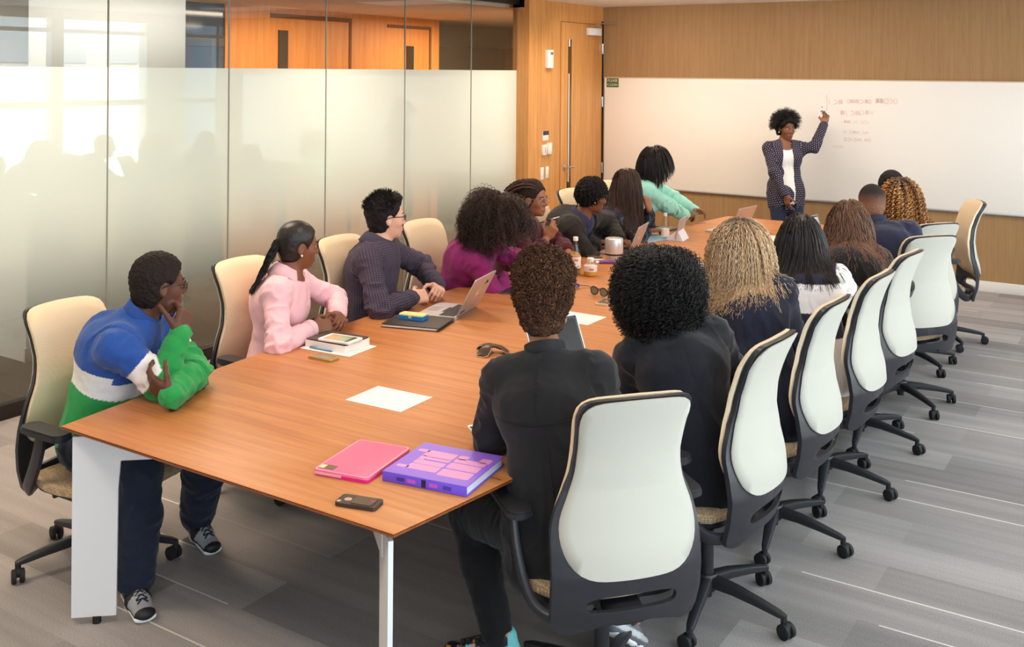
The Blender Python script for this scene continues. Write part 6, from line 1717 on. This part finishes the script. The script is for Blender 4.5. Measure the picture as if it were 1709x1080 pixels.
rr_ = np.random.default_rng(8); th_ = rr_.uniform(-1.25, 1.25, 46); roots_ = np.stack([np.sin(th_) * 0.8, 0.50 + 0 * th_, 0.25 + 0.62 * np.cos(th_)], 1); roots_ /= np.linalg.norm(roots_, axis=1)[:, None]
strand_hair(r, q, 'braids', 46, 22, 0.30, [(52, 35, 29), (70, 46, 38)], r=0.0075, grav=0.18, out=0.3, seed=13, roots=roots_, part=lambda P, d: np.tile(A(0, -2.2, 0.3), (len(P), 1)), lenvar=0.1, sides=6, r_tip=0.6, curl=(0.0022, 0.02), coljit=0.15, collide=False, mat=M_HAIRM)
eyebrows(r, q, (40, 27, 24)); add_glasses(r, q, mat=pmat('silver_rim', srgb(196, 190, 190), 0.25, 0.9), rx=0.025, rz=0.020, wire=0.0015, label='thin silver glasses')
earring(r, q, 1, (230, 226, 220), 0.004)

# woman in the black blazer
q = solve((-3.92, 6.70, 0.560), 10, (-3.600, 6.675, 1.160), 48, 12, syaw=8, fem=True, sc=1.04,
          R=dict(w=(-3.650, 6.790, 0.797), e=(0.35, -0.75, -0.4), f=(0.55, 0.83, -0.02), n=(0, -0.2, -1), p='relax'),
          L=dict(w=(-3.520, 6.960, 0.797), e=(0.3, 0.9, -0.4), f=(0.85, -0.3, 0), n=(0, 0, -1), p='relax'), bow=0.07)
r = person('person in a black blazer over a navy top with short black twists', q)
build_body(r, q, 'brown', FAR)
build_top(r, q, 'top', (44, 46, 86), h=0.0075, g=0.012, arms=False, amp=0.003, seed=61, hem=0.0)
build_top(r, q, 'blazer', (42, 36, 32), h=0.0068, g=0.026, loose=0.012, amp=0.006, seed=62, fn=open_front(q, 0.085, 0.125, 0.45, 0.05), hem=0.05, cut=0.93)
stand_collar(r, q, 'collar', (44, 46, 86), height=0.034, open_=0.4, fold=True, rad=(0.062, 0.060))
b = MB(); c_ = q.Ch + q.sfw * 0.150 + q.sr * 0.03 + q.ax * 0.05 - np.array(r.location)
b.box((0, 0, 0), (0.055, 0.004, 0.075), Matrix.Translation(c_) @ Matrix([[q.sr[i], q.sfw[i], q.ax[i]] for i in range(3)]).to_4x4(), 0.001); b.build('name_badge', M_PAPER, r)
legs_and_shoes(r, q, (34, 34, 38))
hair_cap(r, q, 'hair_base', (22, 18, 17), t=0.014, c=0.028, h=0.006, amp=0.004, freq=80, seed=4)
strand_hair(r, q, 'hair', 620, 12, 0.075, [(26, 21, 20), (34, 27, 24)], r=0.0060, grav=0.7, out=0.9, flat=0.9, curl=(0.0045, 0.026), seed=15, lenvar=0.3, sides=5, r_tip=0.6, collide=False, face=0.60, mat=M_HAIRM)
eyebrows(r, q, (26, 20, 18)); earring(r, q, 1, r=0.009); earring(r, q, -1, r=0.009)

# woman in the flannel shirt
q = solve((-3.93, 7.38, 0.560), 8, (-3.650, 7.365, 1.172), 50, 4, syaw=20, fem=True,
          R=dict(w=(-3.560, 7.560, 0.797), e=(0.3, -0.85, -0.35), f=(0.45, 0.88, -0.02), n=(0, 0, -1), p='relax'),
          L=dict(w=(-3.500, 7.440, 0.985), e=(0.75, 0.45, -0.7), f=(-0.35, 0.15, 0.92), n=(-0.9, 0.1, -0.3), p='chin'), bow=0.06)
r = person('person with long straight brown hair in a dark plaid flannel, hand at mouth', q)
build_body(r, q, 'mid', FAR)
M_FLAN = pattern_mat('flannel_cloth', 'flannel', srgb(66, 72, 86), srgb(28, 32, 44), srgb(120, 128, 136), size=0.085)
build_top(r, q, 'flannel_shirt', (50, 56, 70), h=0.0072, g=0.016, loose=0.010, amp=0.006, seed=71, mat=M_FLAN, hem=0.03, cut=0.62)
stand_collar(r, q, 'collar', (56, 62, 76), height=0.038, open_=0.4, fold=True, rad=(0.062, 0.060))
bracelet(r, q, -1, 0.93, 'watch', (30, 28, 30), 0.030, 0.005, width=2.4)
legs_and_shoes(r, q, (40, 44, 58))
ST = [(70, 44, 32), (58, 36, 28), (82, 54, 38)]
hair_cap(r, q, 'hair_base', (54, 34, 26), t=0.010, c=0.03, h=0.006, amp=0.001, freq=60, seed=8, mat=M_HAIR)
strand_hair(r, q, 'hair', 1500, 22, 0.46, ST, r=0.0026, grav=0.75, out=0.7, seed=17, lenvar=0.12, wave=(0.003, 0.2), coljit=0.25, flat=0.9, stick=0.016, face=0.47)
eyebrows(r, q, (56, 38, 30)); add_glasses(r, q, wire=0.0022, label='dark rimmed glasses')

# woman in the mint blazer
q = solve((-3.97, 8.14, 0.565), 12, (-3.775, 8.160, 1.278), 62, 2, syaw=26, fem=True,
          R=dict(w=(-3.600, 8.440, 0.797), e=(0.4, -0.85, -0.4), f=(0.45, 0.88, 0.02), n=(-0.3, 0.3, -0.85), p='clasp'),
          L=dict(w=(-3.560, 8.620, 0.806), e=(0.3, 0.9, -0.4), f=(0.75, -0.2, 0.05), n=(-0.2, -0.5, -0.7), p='relax'))
r = person('person in a mint green blazer with a black bob', q)
build_body(r, q, 'brown', FAR)
build_top(r, q, 'top', (226, 240, 234), h=0.008, g=0.010, arms=False, amp=0.002, seed=81)
build_top(r, q, 'blazer', (164, 226, 206), h=0.0068, g=0.022, loose=0.011, amp=0.0055, seed=82, fn=open_front(q, 0.050, 0.030, 0.50, 0.12), hem=0.05, cut=0.95)
stand_collar(r, q, 'lapel', (164, 226, 206), height=0.022, open_=0.5, fold=True, rad=(0.074, 0.078), flare=0.010)
legs_and_shoes(r, q, (46, 46, 54))
hair_cap(r, q, 'hair_base', (22, 18, 17), t=0.022, c=0.034, h=0.006, amp=0.001, freq=60, seed=9, mat=M_HAIR, zmin=-0.095)
strand_hair(r, q, 'hair', 1700, 14, 0.20, [(26, 20, 18), (34, 26, 23)], r=0.0028, grav=0.45, out=0.9, flat=0.9, seed=19, lenvar=0.12, coljit=0.25, stick=0.034, face=0.47, collide=False)
eyebrows(r, q, (28, 22, 20))

# presenter at the board
q = solve((-3.275, 10.160, 0.875), 300, (-3.285, 10.195, 1.515), 318, 3, syaw=302, fem=True, sc=0.99, stand=True, bow=0.0,
          R=dict(w=(-3.215, 9.990, 0.865), E=(-3.350, 10.020, 1.085), f=(0.20, -0.10, -0.97), n=(0.5, 0.75, 0.1), p='relax'),
          L=dict(w=(-2.985, 10.485, 1.565), E=(-3.030, 10.300, 1.330), f=(0.12, 0.28, 0.94), n=(-0.25, -0.9, 0.25), p='pen'),
          feet={1: (-3.335, 10.10, 285), -1: (-3.175, 10.20, 318)})
r = person('standing person in a dark dotted blazer and white top pointing at the whiteboard', q); PRES_Q = q
build_body(r, q, 'brown', FAR)
build_top(r, q, 'top', (246, 238, 232), h=0.007, g=0.004, arms=False, amp=0.004, seed=91, hem=0.05, neckcut=-0.055)
M_DOTS = pattern_mat('dotted_cloth', 'dots', srgb(44, 40, 56), srgb(172, 162, 174), size=0.020)
build_top(r, q, 'blazer', (44, 40, 56), h=0.0066, g=0.012, loose=0.006, amp=0.004, seed=92, mat=M_DOTS, fn=open_front(q, 0.046, 0.070, 0.50, -0.12), hem=0.11, cut=0.93)
build_trousers(r, q, (36, 42, 62), h=0.009, g=0.006, loose=0.002, amp=0.003)
for sd in (1, -1): build_shoe(r, q, sd, plain((30, 28, 30)), h=0.008, sole=(40, 38, 38))
hair_cap(r, q, 'hair_base', (20, 16, 15), t=0.030, c=0.030, h=0.006, amp=0.006, freq=60, seed=10, zmin=-0.06)
strand_hair(r, q, 'hair', 1700, 12, 0.075, [(24, 19, 18), (32, 25, 22)], r=0.0026, grav=0.30, out=1.0, curl=(0.006, 0.03), seed=21, lenvar=0.35, coljit=0.3, collide=False, face=0.58, part=lambda P, d: np.stack([0.5 * np.sign(P[:, 0]) * (P[:, 1] > 0), 0 * P[:, 0], 0.3 + 0 * P[:, 2]], 1))
eyebrows(r, q, (26, 20, 18)); earring(r, q, 1, r=0.007); earring(r, q, -1, r=0.007)
b = MB(); rl = np.array(r.location); cn = q.N + q.sfw * 0.06
b.tube([tuple(q.N + q.sr * (0.052 * math.cos(a)) + q.sfw * (0.060 + 0.045 * abs(math.sin(a)) ** 3) - q.ax * (0.005 + 0.10 * abs(math.sin(a)) ** 2.0) - rl) for a in np.linspace(PI, 2 * PI, 15)], 0.0022, 6); b.build('necklace', pmat('necklace_gold', srgb(150, 110, 60), 0.3, 0.8), r)
# marker in the raised hand
tip = (q.tips[-1][0] + q.tips[-1][4]) / 2; d = unit(A(0.22, 0.45, 0.86))
mk = thing('marker', 'whiteboard marker in the raised hand of the standing person', 'marker', tuple(tip))
b = MB(); b.cyl(tuple(-d * 0.05), tuple(d * 0.055), 0.0075, 14); b.build('barrel', M_WPLASTIC, mk)
b = MB(); b.cyl(tuple(d * 0.055), tuple(d * 0.068), 0.005, 12); b.build('nib', pmat('nib_dark', srgb(90, 60, 58), 0.6), mk)

# ================= window side, near to far =================
BLK = (32, 31, 34)
q = solve((-1.700, 2.955, 0.560), 128, (-1.853, 3.085, 1.238), 112, 4, syaw=106, fem=True, sc=1.03,
          R=dict(tbl=(70, 120), n=(0, 0, -1), p='relax'),
          L=dict(w=(-2.110, 3.190, 0.797), E=(-2.000, 2.985, 0.800), f=(-0.35, 0.93, 0.02), n=(0, 0, -1), p='relax', shf=0.0),
          feet={-1: (-1.965, 2.985, 205, 0.10), 1: (-1.650, 3.330, 80, 0.12)}, knees={-1: (-0.7, 0.3, 0.6), 1: (-0.2, 0.9, 0.5)})
r = person('person in a black shirt with tall brown afro hair, back to the camera in front', q)
build_body(r, q, (158, 104, 76), HV)
build_top(r, q, 'shirt', BLK, h=0.0055, g=0.016, loose=0.012, amp=0.006, seed=101, hem=0.10, cut=0.92)
stand_collar(r, q, 'collar', BLK, height=0.038, open_=0.3, rad=(0.064, 0.064), flare=0.004)
# back yoke seam and pleat
YS = build_top.sdf
def on_back(q, lat, hgt, g=0.016):
    o = q.hip + q.sr * lat + q.ax * hgt; d = -q.sfw; t = 0.35
    def ev(X):
        d_ = None
        for pp in YS.prims:
            if pp[0] in ('fn', 'clip'): continue
            e_ = SDF.dist(pp, X)
            if d_ is None: d_ = e_; continue
            k_ = pp[-1]; hh_ = np.maximum(k_ - np.abs(e_ - d_), 0) / k_; d_ = np.minimum(e_, d_) - hh_ * hh_ * k_ * 0.25
        return float(d_[0])
    for _ in range(60):
        m = ev((o + d * t)[None, :]) - 0.005
        if m < 0.0005: break
        t -= max(m, 0.001) * 0.8
    return o + d * t
H_ = float(np.linalg.norm(q.N - q.hip)); rl = np.array(r.location)
b = MB(); b.tube([tuple(on_back(q, x, H_ - 0.16 - 0.028 * (1 - (x / 0.17) ** 2)) - rl) for x in np.linspace(-0.165, 0.165, 17)], 0.0026, 6)
b.tube([tuple(on_back(q, 0.015 + 0.012 * t, H_ - 0.19 - 0.26 * t) - rl) for t in np.linspace(0, 1, 9)], 0.0028, 6); b.build('yoke_seam', pmat('seam_black_cloth', srgb(20, 19, 22), 0.9), r)
build_trousers(r, q, (26, 25, 28), h=0.009, g=0.010, loose=0.004, amp=0.004)
def c_floral(L):
    c = np.tile(lin((30, 30, 34)), (len(L), 1)); aqua, org, pink = lin((120, 204, 206)), lin((214, 146, 44)), lin((220, 160, 180))
    n1 = vnoise(L * 60, 3); n2 = vnoise(L * 75 + 9, 8)
    c[n1 > 0.25] = org; c[n2 > 0.35] = pink
    sw = (np.abs(L[:, 2] - 0.052 - 0.25 * (0.03 - L[:, 1]) * (L[:, 1] < 0.03)) < 0.010) & (np.abs(L[:, 0]) > 0.02) & (L[:, 1] < 0.11); c[sw] = aqua
    heel = (L[:, 1] < -0.035) & (L[:, 2] > 0.055); c[heel] = aqua
    return c
s1 = build_shoe(r, q, -1, c_floral, h=0.0045, laces=(40, 38, 40)); s1['label'] = 'floral aqua and orange sneaker'
build_shoe(r, q, 1, lambda L: np.where((np.abs(L[:, 2] - 0.045) < 0.01)[:, None], lin((206, 204, 206)), lin((110, 112, 120))), h=0.0045, pitch=35)
def tall(S, g, hs):
    S.ecap(g(0, -0.020, 0.050), g(0, -0.010, 0.126), 0.083 * hs, 0.094 * hs, 0.087 * hs, 0.095 * hs, q.HR[:, 0], 0.03); S.ell(g(0, -0.008, 0.134), q.HR, A(0.088, 0.094, 0.060) * hs, 0.03)
AF = [(92, 60, 42), (76, 49, 36), (110, 74, 50)]
hair_cap(r, q, 'hair_base', (66, 44, 34), t=0.006, c=0.10, h=0.0055, amp=0.006, freq=75, seed=12, extra=tall, zmin=-0.045, n=(0, 0.95, -0.30), mat=M_HAIRM)
HV_, HN_ = hair_cap.last
def surface_coils(n, seed, cols, ln=(0.010, 0.026), rad=0.0050, r=0.0016, name='hair'):
    """short coils standing all over a hair volume"""
    rng = np.random.default_rng(seed); ii = rng.integers(0, len(HV_), n); P0, nn = HV_[ii], HN_[ii]
    nn = nn + rng.normal(size=nn.shape) * 0.25; nn /= np.linalg.norm(nn, axis=1)[:, None]; m = 10
    t = np.linspace(0, 1, m)[None, :, None]; U = np.cross(nn, A(0.3, 0.5, 0.8)); U /= np.linalg.norm(U, axis=1)[:, None]; W = np.cross(nn, U)
    ph = rng.uniform(0, 2 * PI, n)[:, None, None]; L_ = rng.uniform(ln[0], ln[1], n)[:, None, None]
    L_ = L_ * np.clip(0.35 + (P0[:, 2] - q.Hd[2] + 0.03) / 0.10, 0.35, 1.2)[:, None, None]
    P = P0[:, None, :] - nn[:, None, :] * 0.006 + nn[:, None, :] * t * L_ + rad * (np.cos(t * 9 + ph) * U[:, None, :] + np.sin(t * 9 + ph) * W[:, None, :])
    V, Q = tubes_mesh(P, np.full((n, m), r), 3); base = np.array([lin(c) for c in cols])[rng.integers(0, len(cols), n)] * rng.uniform(0.65, 1.35, n)[:, None]
    np_obj(name, to_root(r_, V), Q, M_HAIRM, r_, np.repeat(base, m * 3, 0))
r_ = r; surface_coils(9500, 33, AF)
# nape fade
hair_cap(r, q, 'hair_fade', (52, 42, 40), t=0.004, c=0.02, h=0.005, amp=0.001, freq=160, seed=13, zmin=-0.085)

eyebrows(r, q, (50, 36, 30))

# woman with the round black curls
q = solve((-1.510, 3.745, 0.560), 150, (-1.742, 3.795, 1.200), 116, 6, syaw=124, fem=True, sc=1.03,
          R=dict(tbl=(60, 130), n=(0, 0, -1), p='relax'),
          L=dict(w=(-1.935, 3.900, 0.805), E=(-1.840, 3.680, 0.795), f=(-0.45, -0.45, -0.10), n=(0.2, -0.1, -0.95), p='relax'), bow=0.06)
r = person('person in a dark navy top with a round mass of black curls', q)
build_body(r, q, 'brown', HV)
build_top(r, q, 'sweater', (30, 31, 38), h=0.0058, g=0.017, loose=0.010, amp=0.006, seed=111, mat=M_KNIT, hem=0.06, cut=0.93)
legs_and_shoes(r, q, (30, 30, 36))
hair_cap(r, q, 'hair_base', (16, 13, 13), t=0.028, c=0.03, h=0.008, amp=0.008, freq=50, seed=14, zmin=-0.10)
strand_hair(r, q, 'hair', 3400, 28, 0.180, [(24, 20, 19), (17, 14, 14), (40, 34, 32)], r=0.0025, grav=0.36, out=2.0, flat=1.0, stick=0.027, curl=(0.0072, 0.025), seed=23, lenvar=0.12, coljit=0.35, lo=-0.55, face=0.56, collide=True)
eyebrows(r, q, (22, 18, 16))

# woman with grey blonde waves
q = solve((-1.530, 4.530, 0.560), 140, (-1.748, 4.745, 1.222), 108, 4, syaw=104, fem=True, sc=1.0,
          R=dict(tbl=(62, 128), n=(0, 0, -1), p='relax'),
          L=dict(tbl=(165, 100), n=(0, 0, -1), p='relax'))
r = person('person in navy with long crimped grey blonde hair', q)
build_body(r, q, 'tan', HV)
def c_blk(q, V):
    lat = (V - q.hip) @ q.sr; hgt = (V - q.hip) @ q.ax; return lin((34, 38, 56)) * (1 - 0.25 * (np.sin(lat * 150) > 0.5) * (hgt < 0.36))[:, None]
build_top(r, q, 'blouse', c_blk, h=0.0062, g=0.016, loose=0.010, amp=0.006, seed=121, hem=0.06, cut=0.95)
legs_and_shoes(r, q, (40, 40, 48))
BL = [(214, 178, 136), (196, 158, 116), (226, 198, 164), (176, 138, 100)]
hair_cap(r, q, 'hair_base', (150, 116, 84), t=0.022, c=0.03, h=0.006, amp=0.003, freq=60, seed=15, mat=M_HAIR)
strand_hair(r, q, 'hair', 2000, 32, 0.33, BL, r=0.0024, grav=0.48, out=0.8, seed=25, lenvar=0.14, wave=(0.0045, 0.035), curl=(0.002, 0.05), coljit=0.18, rootcol=(122, 96, 74), stick=0.030, face=0.54, lo=-0.3, flat=0.8)
eyebrows(r, q, (120, 92, 70))

# woman in the striped pullover
q = solve((-1.530, 5.300, 0.560), 135, (-1.700, 5.545, 1.165), 104, 4, syaw=106, fem=True, sc=1.0,
          R=dict(tbl=(62, 128), n=(0, 0, -1), p='relax'),
          L=dict(w=(-1.735, 5.400, 0.800), E=(-1.835, 5.500, 0.815), f=(0.6, -0.5, -0.35), n=(0.6, 0.2, -0.3), p='fist'))
r = person('person in a navy and white striped pullover with straight dark brown hair', q)
build_body(r, q, 'brown', FAR)
def c_str(q, V):
    z = V[:, 2]; nv, w = lin((40, 40, 58)), lin((242, 236, 236))
    band = (z > 0.985) | ((z < 0.845) & (z > 0.725)); uv, who = limb_coords(q, V)
    sl = (who == 1) | (who == 5); b2 = (uv[:, 0] > 0.10) & (uv[:, 0] < 0.17)
    band = np.where(sl, b2, band); return np.where(band[:, None], nv, w)
build_top(r, q, 'striped_pullover', c_str, h=0.0062, g=0.017, loose=0.013, amp=0.006, seed=131, mat=M_KNIT, hem=0.07, cut=0.93)
legs_and_shoes(r, q, (38, 40, 52))
hair_cap(r, q, 'hair_base', (40, 30, 27), t=0.018, c=0.03, h=0.006, amp=0.001, freq=60, seed=16, mat=M_HAIR)
strand_hair(r, q, 'hair', 1900, 24, 0.360, [(46, 35, 31), (36, 28, 26), (56, 43, 37)], r=0.0026, grav=0.60, out=0.7, seed=27, lenvar=0.10, wave=(0.002, 0.2), coljit=0.22, stick=0.026, face=0.54, flat=0.8)
eyebrows(r, q, (44, 34, 30))

# woman with long brown hair in black
q = solve((-1.530, 6.010, 0.560), 130, (-1.650, 6.335, 1.165), 100, 6, syaw=104, fem=True, sc=1.0,
          R=dict(tbl=(62, 128), n=(0, 0, -1), p='relax'),
          L=dict(tbl=(165, 100), n=(0, 0, -1), p='relax'), bow=0.06)
r = person('person in a black sweater with long brown hair swept over the shoulder', q)
build_body(r, q, 'light', FAR)
build_top(r, q, 'sweater', (34, 31, 31), h=0.0065, g=0.017, loose=0.011, amp=0.005, seed=141, mat=M_KNIT, hem=0.06, cut=0.95)
legs_and_shoes(r, q, (36, 36, 44))
hair_cap(r, q, 'hair_base', (86, 58, 40), t=0.018, c=0.03, h=0.006, amp=0.001, freq=60, seed=17, mat=M_HAIR)
strand_hair(r, q, 'hair', 1800, 26, 0.40, [(104, 70, 48), (88, 58, 41), (126, 88, 60)], r=0.0026, grav=0.58, out=0.7, seed=29, lenvar=0.18, wave=(0.006, 0.13), coljit=0.2, stick=0.026, face=0.54, tipcol=(140, 98, 78), flat=0.8, part=lambda P, d: np.tile(A(0.25, 0, 0), (len(P), 1)))
eyebrows(r, q, (84, 60, 46))

# man in navy
q = solve((-1.480, 6.850, 0.560), 138, (-1.690, 7.050, 1.205), 116, 5, syaw=100, sc=1.02,
          R=dict(tbl=(62, 128), n=(0, 0, -1), p='relax'),
          L=dict(tbl=(165, 100), n=(0, 0, -1), p='relax'), bow=0.05)
r = person('person in a navy sweater with a close faded haircut', q)
build_body(r, q, 'mid', FAR)
build_top(r, q, 'sweater', (36, 38, 62), h=0.0065, g=0.018, loose=0.011, amp=0.005, seed=151, mat=M_KNIT, hem=0.06, cut=0.97)
stand_collar(r, q, 'collar', (36, 38, 62), height=0.050, open_=0.2, rad=(0.072, 0.072), flare=0.004)
legs_and_shoes(r, q, (38, 38, 46))
def c_fade(L):
    t = np.clip((L[:, 2] - 0.00) / 0.075, 0, 1)[:, None]; return lin((134, 92, 70)) * (1 - t) + lin((40, 32, 31)) * t
hair_cap(r, q, 'hair', (40, 32, 31), t=0.006, c=0.03, h=0.005, amp=0.0008, freq=160, seed=18, colf=c_fade, zmin=-0.05)
eyebrows(r, q, (36, 28, 26)); add_glasses(r, q, wire=0.0022, label='dark rimmed glasses')

# woman with golden twists
q = solve((-1.630, 7.680, 0.520), 130, (-1.655, 7.760, 1.170), 102, 4, syaw=104, fem=True, sc=1.0,
          R=dict(tbl=(62, 128), n=(0, 0, -1), p='relax'),
          L=dict(tbl=(165, 100), n=(0, 0, -1), p='relax'))
r = person('person with long golden brown spiral curls', q)
build_body(r, q, 'mid', FAR)
build_top(r, q, 'top', (48, 40, 38), h=0.007, g=0.015, loose=0.009, amp=0.005, seed=161, mat=M_KNIT, hem=0.05)
legs_and_shoes(r, q, (38, 38, 46))
hair_cap(r, q, 'hair_base', (58, 38, 26), t=0.022, c=0.03, h=0.006, amp=0.004, freq=60, seed=19)
strand_hair(r, q, 'hair', 560, 34, 0.30, [(196, 138, 76), (168, 112, 60), (120, 76, 44), (214, 160, 98)], r=0.0048, grav=0.55, out=1.0, flat=0.9, seed=35, lenvar=0.18, curl=(0.0085, 0.034), coljit=0.2, rootcol=(70, 46, 32), stick=0.03, face=0.55, sides=5, r_tip=0.7)
eyebrows(r, q, (60, 42, 32))

# last person on the window side, only the crown showing
q = solve((-1.730, 8.420, 0.560), 170, (-1.850, 8.330, 1.180), 110, 2, syaw=150, sc=0.98,
          R=dict(w=(-2.080, 8.600, 0.797), e=(0.1, 0.9, -0.5), f=(-0.9, 0.2, 0), n=(0, 0, -1), p='relax'),
          L=dict(w=(-2.120, 8.320, 0.797), e=(-0.3, -0.9, -0.45), f=(-0.9, 0.2, 0), n=(0, 0, -1), p='relax'))
r = person('person with smooth black hair, only the crown showing behind golden curls', q)
build_body(r, q, 'brown', FAR)
build_top(r, q, 'sweater', (52, 46, 48), h=0.008, g=0.016, loose=0.010, amp=0.004, seed=171, mat=M_KNIT, hem=0.05)
legs_and_shoes(r, q, (36, 36, 44))
hair_cap(r, q, 'hair', (28, 22, 21), t=0.022, c=0.028, h=0.006, amp=0.002, freq=90, seed=20)
eyebrows(r, q, (28, 22, 20))
# pen held up by the woman in maroon
q = PEN_Q; tp = (q.tips[1][0] + q.tips[1][4]) / 2; d = unit(A(0.80, 0.42, 0.30))
t = thing('pen', 'dark pen with a silver end held up by the person in maroon', 'pen', tuple(tp))
b = MB(); b.tube([tuple(-d * 0.055), tuple(d * 0.035)], 0.0048, 10); b.build('pen_barrel', pmat('pen_dark', srgb(36, 30, 32), 0.35), t)
b = MB(); b.tube([tuple(d * 0.035), tuple(d * 0.078), tuple(d * 0.085)], [0.0048, 0.0046, 0.002], 10); b.build('pen_tip', M_CHROME, t)
